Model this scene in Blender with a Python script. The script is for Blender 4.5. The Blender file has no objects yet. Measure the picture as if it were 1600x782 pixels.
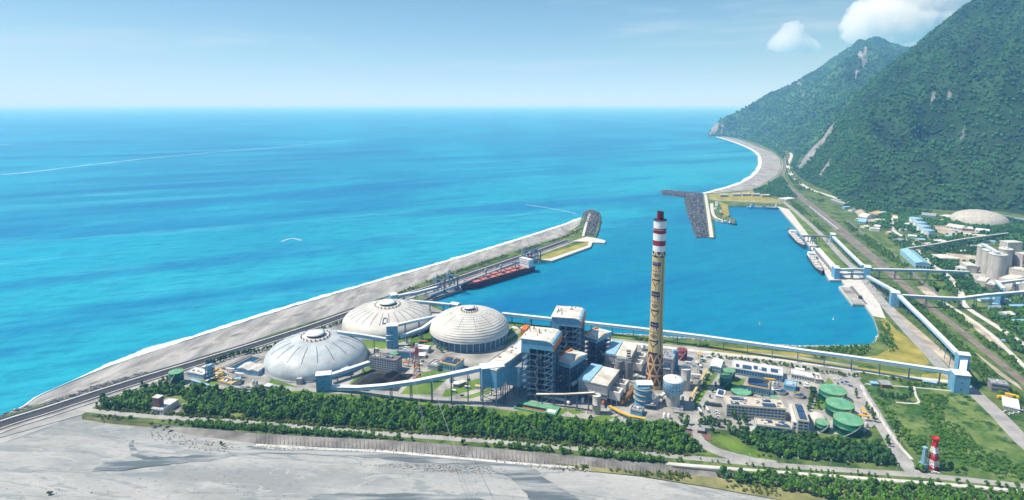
import bpy, math, random
from mathutils import Vector, noise
from mathutils.geometry import tessellate_polygon
R=math.radians
rnd=random.Random(7)
sc=bpy.context.scene
COL=sc.collection
# ---------------------------------------------------------------- camera maths (metres; camera 322 m above the sea)
F=930.;P0=R(8.3);CY=298.7;H=322.;Z0=4.0
cP,sP=math.cos(P0),math.sin(P0)
def ray(px,py):
    x=(px-800)/F; y=(CY-py)/F
    return (x, cP+y*sP, -sP+y*cP)
def G(px,py,z=Z0):
    "ground point seen at a photo pixel, on the level z"
    d=ray(px,py); t=(z-H)/d[2]
    return Vector((d[0]*t,d[1]*t,z))
def RY(px,py,Y):
    d=ray(px,py); t=Y/d[1]
    return Vector((d[0]*t,Y,H+d[2]*t))
def Q(X,Y,Z):
    dz=Z-H; dep=Y*cP-dz*sP; up=Y*sP+dz*cP
    return (800+F*X/dep, CY-F*up/dep)
def hgt(px,pb,pt,z=Z0):
    "height of an upright thing from its base and top pixel rows"
    X,Y,_=G(px,pb,z); lo,hi=-10,1500
    for _ in range(50):
        m=(lo+hi)/2
        if Q(X,Y,m)[1]>pt: lo=m
        else: hi=m
    return lo-z
# ---------------------------------------------------------------- objects
def tag(o,label=None,cat=None,group=None,kind=None):
    if label: o['label']=label
    if cat: o['category']=cat
    if group: o['group']=group
    if kind: o['kind']=kind
    return o
def thing(name,label,cat,loc=(0,0,0),rz=0.,group=None):
    o=bpy.data.objects.new(name,None); COL.objects.link(o)
    o.location=loc; o.rotation_euler=(0,0,rz); o.empty_display_size=2
    return tag(o,label,cat,group)
def kids(o): return [c for c in KID.get(o.name,[])]
KID={}
def setpar(o,p):
    o.parent=p; KID.setdefault(p.name,[]).append(o)
def copy_tree(o,loc=None,rz=None,label=None,group=None,parent=None):
    c=o.copy(); COL.objects.link(c)
    if parent: setpar(c,parent)
    if loc is not None: c.location=loc
    if rz is not None: c.rotation_euler=(0,0,rz)
    if label: c['label']=label
    if group: c['group']=group
    for k in kids(o): copy_tree(k,parent=c)
    return c
class MB:
    "collects shapes; build() links them as ONE mesh object"
    def __init__(s): s.v=[];s.f=[];s.m=[];s.s=[]
    def add(s,vs,fs,m=0,sm=False):
        n=len(s.v); s.v+= [tuple(v) for v in vs]
        for f in fs: s.f.append([i+n for i in f]); s.m.append(m); s.s.append(sm)
        return s
    def box(s,x0,x1,y0,y1,z0,z1,m=0,top=None):
        vs=[(x0,y0,z0),(x1,y0,z0),(x1,y1,z0),(x0,y1,z0),(x0,y0,z1),(x1,y0,z1),(x1,y1,z1),(x0,y1,z1)]
        s.add(vs,[(3,2,1,0),(0,1,5,4),(1,2,6,5),(2,3,7,6),(3,0,4,7)],m)
        s.add(vs[4:],[(0,1,2,3)],m if top is None else top); return s
    def prism(s,poly,z0,z1,m=0,top=None,bottom=True):
        n=len(poly); vs=[(p[0],p[1],z0) for p in poly]+[(p[0],p[1],z1) for p in poly]
        s.add(vs,[(i,(i+1)%n,(i+1)%n+n,i+n) for i in range(n)],m)
        tr=tessellate_polygon([[Vector((p[0],p[1],0)) for p in poly]])
        s.add(vs[n:],[up(t,poly) for t in tr],m if top is None else top)
        if bottom: s.add(vs[:n],[tuple(reversed(up(t,poly))) for t in tr],m)
        return s
    def lathe(s,prof,x=0,y=0,n=32,m=0,sm=True,ms=None,a0=0):
        vs=[];fs=[]
        for r,z in prof:
            for k in range(n):
                a=a0+2*math.pi*k/n; vs.append((x+r*math.cos(a),y+r*math.sin(a),z))
        for i in range(len(prof)-1):
            fs=[(i*n+k,i*n+(k+1)%n,(i+1)*n+(k+1)%n,(i+1)*n+k) for k in range(n)]
            if i==0: base=len(s.v); s.v+=vs
            for f in fs: s.f.append([q+base for q in f]); s.m.append(m if ms is None else ms[i]); s.s.append(sm)
        return s
    def cyl(s,x,y,z0,z1,r,r1=None,n=24,m=0,top=None,sm=True):
        r1=r if r1 is None else r1
        s.lathe([(r,z0),(r1,z1)],x,y,n,m,sm)
        s.add([(x+r1*math.cos(2*math.pi*k/n),y+r1*math.sin(2*math.pi*k/n),z1) for k in range(n)],[tuple(range(n))],m if top is None else top)
        return s
    def beam(s,p,q,w,h=None,m=0,top=None):
        "box with its length from p to q, width w, height h"
        h=w if h is None else h
        p=Vector(p);q=Vector(q);d=(q-p).normalized()
        u=Vector((0,0,1)) if abs(d.z)<.95 else Vector((0,1,0))
        a=d.cross(u).normalized()*w/2; b=a.cross(d).normalized()*h/2
        vs=[p-a-b,p+a-b,p+a+b,p-a+b,q-a-b,q+a-b,q+a+b,q-a+b]
        s.add(vs,[(0,1,2,3),(7,6,5,4),(0,4,5,1),(1,5,6,2),(3,7,4,0)],m)
        s.add(vs,[(2,6,7,3)],m if top is None else top); return s
    def tube(s,p,q,r,r1=None,n=10,m=0):
        r1=r if r1 is None else r1
        p=Vector(p);q=Vector(q);d=(q-p).normalized()
        u=Vector((0,0,1)) if abs(d.z)<.95 else Vector((0,1,0))
        a=d.cross(u).normalized();b=a.cross(d).normalized()
        vs=[p+(a*math.cos(t)+b*math.sin(t))*r for t in [2*math.pi*k/n for k in range(n)]]+[q+(a*math.cos(t)+b*math.sin(t))*r1 for t in [2*math.pi*k/n for k in range(n)]]
        s.add(vs,[(k,(k+1)%n,(k+1)%n+n,k+n) for k in range(n)],m,True)
        s.add(vs,[tuple(range(n-1,-1,-1)),tuple(range(n,2*n))],m); return s
    def gable(s,x0,x1,y0,y1,z0,z1,m=0,axis='x',over=0.):
        if axis=='x':
            ym=(y0+y1)/2; vs=[(x0-over,y0-over,z0),(x1+over,y0-over,z0),(x1+over,y1+over,z0),(x0-over,y1+over,z0),(x0-over,ym,z1),(x1+over,ym,z1)]
            s.add(vs,[(0,1,5,4),(2,3,4,5),(1,2,5),(3,0,4),(3,2,1,0)],m)
        else:
            xm=(x0+x1)/2; vs=[(x0-over,y0-over,z0),(x1+over,y0-over,z0),(x1+over,y1+over,z0),(x0-over,y1+over,z0),(xm,y0-over,z1),(xm,y1+over,z1)]
            s.add(vs,[(3,0,4,5),(1,2,5,4),(0,1,4),(2,3,5),(3,2,1,0)],m)
        return s
    def build(s,name,mats,parent=None,label=None,loc=None):
        me=bpy.data.meshes.new(name); me.from_pydata(s.v,[],s.f)
        if not isinstance(mats,(list,tuple)): mats=[mats]
        for m in mats: me.materials.append(m)
        me.polygons.foreach_set('material_index',[min(i,len(mats)-1) for i in s.m])
        me.polygons.foreach_set('use_smooth',s.s); me.update()
        o=bpy.data.objects.new(name,me); COL.objects.link(o)
        if parent: setpar(o,parent)
        if label: o['label']=label
        if loc is not None: o.location=loc
        return o
def up(t,poly):
    a,b,c=[poly[i] for i in t]
    ar=(b[0]-a[0])*(c[1]-a[1])-(b[1]-a[1])*(c[0]-a[0])
    return tuple(t) if ar>0 else tuple(reversed(t))
# ---------------------------------------------------------------- materials
def mat(name,col,rough=.7,var=.12,scale=.25,metal=0.,col2=None,spec=.3,coord='Object',bump=0.,bscale=None,detail=4,stretch=None,wave=None,contrast=(.35,.65)):
    m=bpy.data.materials.new(name); m.use_nodes=True; nt=m.node_tree; N=nt.nodes; L=nt.links
    b=N['Principled BSDF']; b.inputs['Roughness'].default_value=rough; b.inputs['Metallic'].default_value=metal
    b.inputs['Specular IOR Level'].default_value=spec
    if coord=='Object': tc=N.new('ShaderNodeTexCoord'); src=tc.outputs['Object']
    else: tc=N.new('ShaderNodeNewGeometry'); src=tc.outputs['Position']
    if stretch:
        mp=N.new('ShaderNodeMapping'); mp.inputs['Scale'].default_value=stretch[0:3]
        if len(stretch)>3: mp.inputs['Rotation'].default_value=(0,0,stretch[3])
        L.new(src,mp.inputs['Vector']); src=mp.outputs[0]
    nz=N.new('ShaderNodeTexNoise'); nz.inputs['Scale'].default_value=scale; nz.inputs['Detail'].default_value=detail; nz.inputs['Roughness'].default_value=.65
    L.new(src,nz.inputs['Vector'])
    rp=N.new('ShaderNodeValToRGB'); e=rp.color_ramp.elements
    e[0].position,e[1].position=contrast
    c=Vector(col); c2=Vector(col2) if col2 else None
    lo=[max(0,x*(1-var)) for x in c]; hi=[min(1,x*(1+var)) for x in (c2 if c2 else c)]
    e[0].color=(*lo,1); e[1].color=(*hi,1)
    L.new(nz.outputs['Fac'],rp.inputs['Fac']); L.new(rp.outputs['Color'],b.inputs['Base Color'])
    if bump or wave:
        bp=N.new('ShaderNodeBump'); bp.inputs['Strength'].default_value=bump or .4; bp.inputs['Distance'].default_value=.3
        if wave:
            w=N.new('ShaderNodeTexWave'); w.inputs['Scale'].default_value=wave[0]; w.bands_direction=wave[1]; L.new(src,w.inputs['Vector']); L.new(w.outputs['Fac'],bp.inputs['Height'])
        else:
            n2=N.new('ShaderNodeTexNoise'); n2.inputs['Scale'].default_value=bscale or scale*4; n2.inputs['Detail'].default_value=5
            L.new(src,n2.inputs['Vector']); L.new(n2.outputs['Fac'],bp.inputs['Height'])
        L.new(bp.outputs[0],b.inputs['Normal'])
    return m
M={}
M['blue']=mat('blue_cladding',(.13,.34,.52),.5,.14,.18,wave=(1.2,'X'))
M['pale_blue']=mat('pale_blue_cladding',(.26,.47,.62),.5,.12,.2)
M['white']=mat('white_paint',(.72,.74,.75),.45,.07,.3)
M['roof']=mat('white_roof',(.60,.60,.58),.6,.18,.10,col2=(.72,.72,.71),detail=8)
M['dirty_roof']=mat('stained_roof',(.50,.45,.36),.7,.2,.08,col2=(.70,.69,.66),detail=8)
M['dome']=mat('dome_shell',(.39,.44,.47),.45,.15,.04,col2=(.49,.53,.54),detail=8)
M['dome_white']=mat('white_dome_shell',(.55,.54,.50),.5,.14,.05,detail=8)
M['concrete']=mat('concrete',(.42,.41,.38),.85,.18,.15,stretch=(1,1,.25))
M['pale_concrete']=mat('pale_concrete',(.55,.54,.51),.85,.14,.12)
M['dark_concrete']=mat('dark_concrete',(.20,.20,.20),.9,.25,.15)
M['steel']=mat('blue_steel',(.09,.15,.23),.5,.25,.4)
M['dark']=mat('dark_steel',(.035,.045,.06),.6,.3,.4)
M['grey']=mat('grey_metal',(.30,.32,.34),.5,.2,.4)
M['rust']=mat('orange_rust',(.55,.17,.04),.85,.35,.3)
M['office_wall']=mat('office_wall',(.40,.41,.39),.8,.12,.3)
M['glass']=mat('window_glass',(.05,.11,.17),.12,.3,.5,spec=.6)
M['solar']=mat('solar_panel',(.03,.07,.16),.2,.2,1.2,spec=.5)
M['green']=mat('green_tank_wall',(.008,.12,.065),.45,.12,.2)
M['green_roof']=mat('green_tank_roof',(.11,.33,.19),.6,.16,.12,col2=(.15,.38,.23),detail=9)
M['red_band']=mat('dark_red_paint',(.26,.02,.03),.6,.12,.2)
M['red_flue']=mat('crimson_paint',(.20,.006,.02),.6,.12,.2)
M['red']=mat('red_paint',(.55,.03,.02),.5,.12,.3)
M['red_tank']=mat('maroon_tank',(.22,.03,.035),.5,.15,.3)
M['yellow']=mat('yellow_paint',(.75,.45,.03),.5,.1,.3)
M['cream']=mat('cream_render',(.52,.395,.19),.75,.08,.2)
M['beige']=mat('beige_tiles',(.50,.46,.38),.8,.12,.3)
M['maroon']=mat('maroon_paint',(.14,.035,.045),.7,.1,.3)
M['black']=mat('black_paint',(.02,.018,.025),.7,.1,.3)
M['navy']=mat('navy_paint',(.03,.035,.16),.6,.1,.3)
M['brick']=mat('brown_brick',(.19,.10,.09),.85,.25,.8)
M['brown']=mat('brown_deck',(.25,.13,.06),.8,.2,.4)
M['hull']=mat('red_hull',(.10,.006,.016),.5,.2,.12,stretch=(.3,1,1))
M['deck']=mat('red_deck',(.08,.014,.022),.7,.25,.15)
M['hatch']=mat('salmon_hatch',(.50,.19,.15),.6,.15,.2)
M['coal']=mat('coal',(.018,.018,.02),.9,.4,.3,coord='W',bump=.6)
M['teal']=mat('pool_water',(.01,.06,.13),.1,.2,.3,spec=.5)
M['tyre']=mat('tyre_rubber',(.02,.02,.02),.9,.2,2)
M['trunk']=mat('bark',(.12,.09,.06),.9,.2,1)
def leafmat(name,c1,c2,big=.035,wgt=1.0):
    m=bpy.data.materials.new(name); m.use_nodes=True; nt=m.node_tree; N=nt.nodes; L=nt.links
    b=N['Principled BSDF']; b.inputs['Roughness'].default_value=.65; b.inputs['Specular IOR Level'].default_value=.25
    oi=N.new('ShaderNodeObjectInfo'); g=N.new('ShaderNodeNewGeometry')
    nz=N.new('ShaderNodeTexNoise'); nz.inputs['Scale'].default_value=big; nz.inputs['Detail'].default_value=5; L.new(g.outputs['Position'],nz.inputs['Vector'])
    ad=N.new('ShaderNodeMath'); ad.operation='ADD'; wm=N.new('ShaderNodeMath'); wm.operation='MULTIPLY_ADD'; wm.inputs[1].default_value=wgt; wm.inputs[2].default_value=.5-.5*wgt; L.new(nz.outputs['Fac'],wm.inputs[0]); L.new(wm.outputs[0],ad.inputs[0]); L.new(g.outputs['Random Per Island'],ad.inputs[1])
    a2=N.new('ShaderNodeMath'); a2.operation='ADD'; L.new(ad.outputs[0],a2.inputs[0]); L.new(oi.outputs['Random'],a2.inputs[1])
    mr=N.new('ShaderNodeMapRange'); mr.inputs['From Min'].default_value=.55; mr.inputs['From Max'].default_value=2.2; L.new(a2.outputs[0],mr.inputs['Value'])
    rp=N.new('ShaderNodeValToRGB'); e=rp.color_ramp.elements; e[0].color=(*c1,1); e[1].color=(*c2,1); L.new(mr.outputs[0],rp.inputs['Fac'])
    L.new(rp.outputs['Color'],b.inputs['Base Color'])
    return m
M['leaf']=leafmat('foliage',(.014,.085,.008),(.120,.270,.018))
M['leaf_dark']=leafmat('dark_foliage',(.010,.060,.014),(.060,.175,.024))
M['leaf_dry']=leafmat('dry_foliage',(.05,.10,.012),(.15,.20,.03))
EXPO=0.45;SUN_E=4.6;SUN_EL=57;SUN_AZ=.05;SKY_S=.082;HAZE=1.0e-4;HAZE_C=(.21,.51,.95);CLOUDS=1;SKY_T=(.75,.90,.91)
sc.cycles.volume_bounces=10; sc.cycles.max_bounces=12; sc.cycles.transparent_max_bounces=12
# ---------------------------------------------------------------- render, camera, light
sc.view_settings.view_transform='Standard'; sc.view_settings.look='None'; sc.view_settings.gamma=1; sc.view_settings.exposure=EXPO
cam=bpy.data.cameras.new('camera'); co=bpy.data.objects.new('camera',cam); COL.objects.link(co); sc.camera=co
co.location=(0,0,H); co.rotation_euler=(R(90)-P0,0,0)
cam.sensor_width=36; cam.lens=36*F/1600; cam.shift_y=(CY-391)/1600.; cam.clip_start=1; cam.clip_end=500000
SUN=Vector((-math.cos(R(SUN_EL))*math.cos(SUN_AZ),math.cos(R(SUN_EL))*math.sin(SUN_AZ),math.sin(R(SUN_EL))))
sl=bpy.data.lights.new('sun','SUN'); sl.energy=SUN_E; sl.angle=R(.5); sl.color=(1,.95,.87)
so=bpy.data.objects.new('sun',sl); COL.objects.link(so); so.rotation_euler=(-SUN).to_track_quat('-Z','Y').to_euler(); so.location=(0,0,3000)
w=bpy.data.worlds.new('World'); sc.world=w; w.use_nodes=True
nt=w.node_tree; N=nt.nodes; L=nt.links
bg=N['Background']; sky=N.new('ShaderNodeTexSky'); sky.sky_type='NISHITA'; sky.sun_disc=False
sky.sun_elevation=R(SUN_EL); sky.sun_rotation=math.atan2(SUN.x,SUN.y); sky.altitude=300; sky.air_density=1.0; sky.dust_density=.3; sky.ozone_density=3.0
bg.inputs['Strength'].default_value=SKY_S
# high thin cirrus, stretched noise by direction
tc=N.new('ShaderNodeTexCoord'); mp=N.new('ShaderNodeMapping'); mp.inputs['Scale'].default_value=(1.2,1.2,11); mp.inputs['Rotation'].default_value=(.05,.06,0)
L.new(tc.outputs['Generated'],mp.inputs['Vector'])
nz=N.new('ShaderNodeTexNoise'); nz.inputs['Scale'].default_value=2.2; nz.inputs['Detail'].default_value=7; nz.inputs['Roughness'].default_value=.6; L.new(mp.outputs[0],nz.inputs['Vector'])
mr=N.new('ShaderNodeMapRange'); mr.inputs['From Min'].default_value=.47; mr.inputs['From Max'].default_value=.8; mr.inputs['To Max'].default_value=.75; mr.interpolation_type='SMOOTHSTEP'; L.new(nz.outputs['Fac'],mr.inputs['Value'])
mx=N.new('ShaderNodeMix'); mx.data_type='RGBA'; mx.inputs['B'].default_value=(5.2,6.6,7.6,1)
tn=N.new('ShaderNodeMix'); tn.data_type='RGBA'; tn.blend_type='MULTIPLY'; tn.inputs['Factor'].default_value=1; tn.inputs['B'].default_value=(*SKY_T,1); L.new(sky.outputs[0],tn.inputs['A'])
L.new(mr.outputs[0],mx.inputs['Factor']); L.new(tn.outputs['Result'],mx.inputs['A']); L.new(mx.outputs['Result'],bg.inputs['Color'])
# ---------------------------------------------------------------- air
def volmat(name,col,dens,absb=(0,0,0),an=0.):
    m=bpy.data.materials.new(name); m.use_nodes=True; N=m.node_tree.nodes; L=m.node_tree.links
    N.remove(N['Principled BSDF']); v=N.new('ShaderNodeVolumePrincipled'); v.inputs['Color'].default_value=(*col,1); v.inputs['Absorption Color'].default_value=(1,1,1,1); v.inputs['Density'].default_value=dens; v.inputs['Anisotropy'].default_value=an
    L.new(v.outputs[0],N['Material Output'].inputs['Volume']); return m,v,N,L
HZX,HZT=140000,1320
if HAZE:
    hm,_,_,_=volmat('haze_air',HAZE_C,HAZE)
    tag(MB().box(-HZX,HZX,-3000,HZX,-8,HZT).build('haze',hm),kind='stuff')
# ---------------------------------------------------------------- sea
def seamat():
    m=bpy.data.materials.new('sea_water'); m.use_nodes=True; nt=m.node_tree; N=nt.nodes; L=nt.links; b=N['Principled BSDF']
    g=N.new('ShaderNodeNewGeometry'); P=g.outputs['Position']
    def mth(op,a,c=None,d=None):
        n=N.new('ShaderNodeMath'); n.operation=op
        for i,x in enumerate((a,c,d)):
            if x is None: continue
            if isinstance(x,(int,float)): n.inputs[i].default_value=x
            else: L.new(x,n.inputs[i])
        return n.outputs[0]
    def nse(sc_,det,stretch=None,rot=0,rough=.55,dist=0):
        v=P
        if stretch:
            mp=N.new('ShaderNodeMapping'); mp.inputs['Scale'].default_value=stretch; mp.inputs['Rotation'].default_value=(0,0,rot); L.new(P,mp.inputs['Vector']); v=mp.outputs[0]
        n=N.new('ShaderNodeTexNoise'); n.inputs['Scale'].default_value=sc_; n.inputs['Detail'].default_value=det; n.inputs['Roughness'].default_value=rough; n.inputs['Distortion'].default_value=dist; L.new(v,n.inputs['Vector']); return n.outputs['Fac']
    def rng(v,a,c,lo=0,hi=1):
        r=N.new('ShaderNodeMapRange'); r.interpolation_type='SMOOTHSTEP'; r.inputs['From Min'].default_value=a; r.inputs['From Max'].default_value=c; r.inputs['To Min'].default_value=lo; r.inputs['To Max'].default_value=hi; L.new(v,r.inputs['Value']); return r.outputs[0]
    def mixc(f,a,c):
        x=N.new('ShaderNodeMix'); x.data_type='RGBA'; L.new(f,x.inputs['Factor'])
        for k,y in (('A',a),('B',c)):
            if isinstance(y,tuple): x.inputs[k].default_value=(*y,1)
            else: L.new(y,x.inputs[k])
        return x.outputs['Result']
    def nd(scale,det,th,asp,rough=.6,dist=0.):
        m1=N.new('ShaderNodeMapping'); m1.inputs['Rotation'].default_value=(0,0,-R(th)); L.new(P,m1.inputs['Vector'])
        m2=N.new('ShaderNodeMapping'); m2.inputs['Scale'].default_value=(1./asp,1,1); L.new(m1.outputs[0],m2.inputs['Vector'])
        n=N.new('ShaderNodeTexNoise'); n.inputs['Scale'].default_value=scale; n.inputs['Detail'].default_value=det; n.inputs['Roughness'].default_value=rough; n.inputs['Distortion'].default_value=dist; L.new(m2.outputs[0],n.inputs['Vector']); return n.outputs['Fac']
    sx=N.new('ShaderNodeSeparateXYZ'); L.new(P,sx.inputs[0])
    # distance offshore from the long beach line
    A=G(100,597,0);B=G(905,343,0); d=(B-A).normalized(); nx,ny=-d.y,d.x
    off=mth('ADD',mth('MULTIPLY',mth('SUBTRACT',sx.outputs[0],A.x),nx),mth('MULTIPLY',mth('SUBTRACT',sx.outputs[1],A.y),ny))
    big=nse(.0016,5,(1,1,1),0,.6,.8)
    offn=mth('ADD',off,mth('MULTIPLY',mth('SUBTRACT',big,.5),900))
    turb=rng(offn,1000,10,0,.9)                     # pale silty water near the shore
    sea=mixc(rng(nse(.0011,5,(1,.35,1),-.3),.4,.62),(.001,.215,.365),(.002,.310,.460))
    col=mixc(turb,sea,(.016,.345,.450))
    harb=rng(offn,60,-260,0,1)                      # the basin is deep and sheltered
    col=mixc(harb,col,(.001,.205,.335))
    # slicks and long foam lines left by boats and current
    sl1=rng(nd(.009,7,24,10,.66,.8),.50,.72,0,.8)
    inv=mth('SUBTRACT',1,harb)
    col=mixc(mth('MULTIPLY',sl1,mth('ADD',mth('MULTIPLY',inv,.85),.15)),col,(.06,.42,.56))
    col=mixc(rng(nd(.0035,5,28,5),.44,.64,0,.7),col,(.0005,.125,.32))
    col=mixc(rng(nd(.05,7,20,3.5,.75),.40,.70,0,.55),col,(.0005,.095,.26))
    caps=mth('MULTIPLY',rng(nd(.05,6,22,5,.78),.66,.78,0,.7),rng(nd(.002,3,30,3),.5,.65))
    col=mixc(mth('MULTIPLY',caps,inv),col,(.5,.66,.72))
    L.new(col,b.inputs['Base Color'])
    b.inputs['Roughness'].default_value=.38; b.inputs['Specular IOR Level'].default_value=.06
    bp=N.new('ShaderNodeBump'); bp.inputs['Strength'].default_value=.9; bp.inputs['Distance'].default_value=1.3
    h=mth('ADD',nse(.05,6,(1,.45,1),-.7,.6),mth('MULTIPLY',nse(.012,2,(1,.3,1),-.8),2.0)); 
    L.new(h,bp.inputs['Height']); L.new(bp.outputs[0],b.inputs['Normal'])
    return m
M['sea']=seamat()
tag(MB().add([(-HZX+50,-2900,0),(HZX-50,-2900,0),(HZX-50,HZX-50,0),(-HZX+50,HZX-50,0)],[(0,1,2,3)]).build('sea',M['sea']),kind='structure')
# ---------------------------------------------------------------- land sheets
def inside(x,y,P):
    c=False; j=len(P)-1
    for i in range(len(P)):
        if (P[i].y>y)!=(P[j].y>y) and x<(P[j].x-P[i].x)*(y-P[i].y)/(P[j].y-P[i].y)+P[i].x: c=not c
        j=i
    return c
OCC=set(); CELL=2.5
def occ_pt(x,y): OCC.add((int(x//CELL),int(y//CELL)))
def occ_poly(P):
    xs=[p.x for p in P];ys=[p.y for p in P]; x=min(xs)
    while x<=max(xs):
        y=min(ys)
        while y<=max(ys):
            if inside(x,y,P): occ_pt(x,y)
            y+=CELL
        x+=CELL
def occ_rect(loc,rz,x0,x1,y0,y1):
    c,s=math.cos(rz),math.sin(rz); x=x0
    while x<=x1:
        y=y0
        while y<=y1: occ_pt(loc.x+x*c-y*s,loc.y+x*s+y*c); y+=1.8
        x+=1.8
def wpoly(px,z): return [G(p[0],p[1],z) if len(p)==2 else Vector((p[0],p[1],z)) for p in px]
def sheet(name,px,z,m,kind='structure',thick=0.):
    P=wpoly(px,z); b=MB()
    if thick: b.prism([(p.x,p.y) for p in P],z-thick,z,0)
    else:
        tr=tessellate_polygon([[Vector((p.x,p.y,0)) for p in P]]); b.add(P,[up(t,P) for t in tr])
    return tag(b.build(name,m),kind=kind)
def smooth(pts,n=6):
    out=[]
    for i in range(len(pts)-1):
        p0=pts[max(i-1,0)];p1=pts[i];p2=pts[i+1];p3=pts[min(i+2,len(pts)-1)]
        for k in range(n):
            t=k/n; out.append(.5*((2*p1)+(p2-p0)*t+(2*p0-5*p1+4*p2-p3)*t*t+(3*p1-p0-3*p2+p3)*t**3))
    out.append(pts[-1]); return out
def ribbon(px,w,z,n=6,off=0.):
    pts=smooth([G(*p,z) for p in px],n); L_=[];R_=[]
    for i,p in enumerate(pts):
        t=(pts[min(i+1,len(pts)-1)]-pts[max(i-1,0)]); t.z=0; t.normalize(); s=Vector((-t.y,t.x,0))
        ww=w(i/(len(pts)-1)) if callable(w) else w
        L_.append(p+s*(off+ww/2)); R_.append(p+s*(off-ww/2))
    return L_,R_
def road(name,px,w,z,m,n=6,off=0.,thick=0.):
    L_,R_=ribbon(px,w,z,n,off); b=MB(); k=len(L_)
    b.add(L_+R_,[(k+i,k+i+1,i+1,i) for i in range(k-1)])
    if thick:
        lo=[p-Vector((0,0,thick)) for p in L_]; ro=[p-Vector((0,0,thick)) for p in R_]
        b.add(L_+lo,[(i,i+1,k+i+1,k+i) for i in range(k-1)]); b.add(R_+ro,[(i+1,i,k+i,k+i+1) for i in range(k-1)])
        b.add([R_[0],L_[0],lo[0],ro[0]],[(0,1,2,3)]); b.add([L_[-1],R_[-1],ro[-1],lo[-1]],[(0,1,2,3)])
    for a,c in zip(L_,R_):
        for q in range(int((a-c).length/1.5)+2): e=a.lerp(c,q/(int((a-c).length/1.5)+1)); occ_pt(e.x,e.y)
    for k2 in range(k-1):
        for f1 in(.2,.4,.6,.8):
            a=L_[k2].lerp(L_[k2+1],f1);c=R_[k2].lerp(R_[k2+1],f1)
            for q in range(int((a-c).length/1.5)+2): e=a.lerp(c,q/(int((a-c).length/1.5)+1)); occ_pt(e.x,e.y)
    return tag(b.build(name,m),kind='structure')
M['ground']=mat('grassy_ground',(.040,.110,.014),.95,.3,.03,col2=(.125,.165,.045),coord='W',detail=8)
M['meadow']=mat('rough_meadow',(.040,.140,.012),.95,.3,.030,col2=(.150,.190,.055),coord='W',detail=10,contrast=(.38,.66))
def patchy(m,c,sc_,lo,hi):
    nt=m.node_tree; N=nt.nodes; L=nt.links; b=N['Principled BSDF']; src=b.inputs['Base Color'].links[0].from_socket
    g=N.new('ShaderNodeNewGeometry'); n=N.new('ShaderNodeTexNoise'); n.inputs['Scale'].default_value=sc_; n.inputs['Detail'].default_value=9; n.inputs['Roughness'].default_value=.7; L.new(g.outputs['Position'],n.inputs['Vector'])
    r=N.new('ShaderNodeMapRange'); r.interpolation_type='SMOOTHSTEP'; r.inputs['From Min'].default_value=lo; r.inputs['From Max'].default_value=hi; L.new(n.outputs['Fac'],r.inputs['Value'])
    x=N.new('ShaderNodeMix'); x.data_type='RGBA'; L.new(r.outputs[0],x.inputs['Factor']); L.new(src,x.inputs['A']); x.inputs['B'].default_value=(*c,1); L.new(x.outputs['Result'],b.inputs['Base Color'])
patchy(M['meadow'],(.30,.30,.20),.045,.565,.66); patchy(M['meadow'],(.014,.070,.010),.09,.49,.60); patchy(M['meadow'],(.42,.40,.35),.022,.625,.665)
patchy(M['ground'],(.020,.075,.010),.05,.52,.64)
M['lawn']=mat('lawn',(.075,.165,.016),.95,.2,.03,col2=(.13,.205,.03),coord='W',detail=6)
M['dry_lawn']=mat('yellow_lawn',(.22,.235,.045),.95,.2,.04,col2=(.32,.27,.05),coord='W',detail=6)
M['paving']=mat('yard_concrete',(.23,.225,.21),.9,.25,.03,col2=(.35,.345,.325),coord='W',detail=8)
M['road']=mat('pale_road',(.28,.28,.275),.9,.10,.06,col2=(.36,.355,.345),coord='W',detail=6)
M['asphalt']=mat('dark_asphalt',(.045,.048,.055),.85,.2,.06,coord='W',detail=6)
M['grey_road']=mat('grey_asphalt',(.17,.17,.17),.9,.12,.05,coord='W',detail=6)
M['paint']=mat('road_paint',(.78,.78,.76),.7,.06,.1,coord='W')
M['river']=mat('river_gravel',(.155,.170,.170),.95,.22,.022,col2=(.31,.32,.31),coord='W',detail=15,bump=.8,bscale=.10,stretch=(.42,1.7,1,.12),contrast=(.33,.62))
M['stream']=mat('silty_stream',(.125,.155,.17),.35,.12,.06,col2=(.33,.345,.345),coord='W',detail=14,spec=.25,stretch=(.20,1.9,1,.15),contrast=(.44,.62))
M['beach']=mat('grey_beach',(.22,.225,.225),.95,.2,.03,col2=(.34,.335,.325),coord='W',detail=10,stretch=(1.5,.35,1,-.78))
M['sandbar']=mat('brown_shingle',(.22,.205,.185),.95,.3,.05,col2=(.32,.305,.28),coord='W',detail=10)
M['ballast']=mat('rail_ballast',(.15,.135,.11),.95,.25,.05,col2=(.22,.21,.18),coord='W',detail=8)
M['rockpile']=mat('armour_rock',(.095,.105,.115),.95,.35,.15,coord='W',detail=8)
M['dirt']=mat('bare_earth',(.33,.27,.20),.95,.25,.03,col2=(.45,.40,.33),coord='W',detail=9)
M['revet']=mat('levee_concrete',(.15,.145,.135),.9,.25,.04,col2=(.25,.24,.225),coord='W',detail=9,stretch=(1,1,1))
M['bank']=mat('scrub_bank',(.10,.135,.03),.95,.3,.03,col2=(.24,.225,.10),coord='W',detail=9)
crest=[(-120,722),(0,684),(100,656),(128,648),(175,656),(240,661),(300,668),(400,677),(500,683),(600,687),(700,694),(800,703),(900,712),(1000,722),(1080,728),(1150,733),(1300,745),(1450,757),(1600,768),(1900,800)]
inner=[(905,352),(880,368),(800,392),(700,425),(620,455),(560,478),(450,513),(350,546),(250,578),(150,606),(60,633),(0,652),(-120,690)]
bay_in=[(1112,213.5),(1130,214),(1155,218),(1180,228),(1205,238),(1218,248),(1221,262),(1212,275),(1200,283),(1185,291),(1172,297),(1130,301)]
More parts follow.
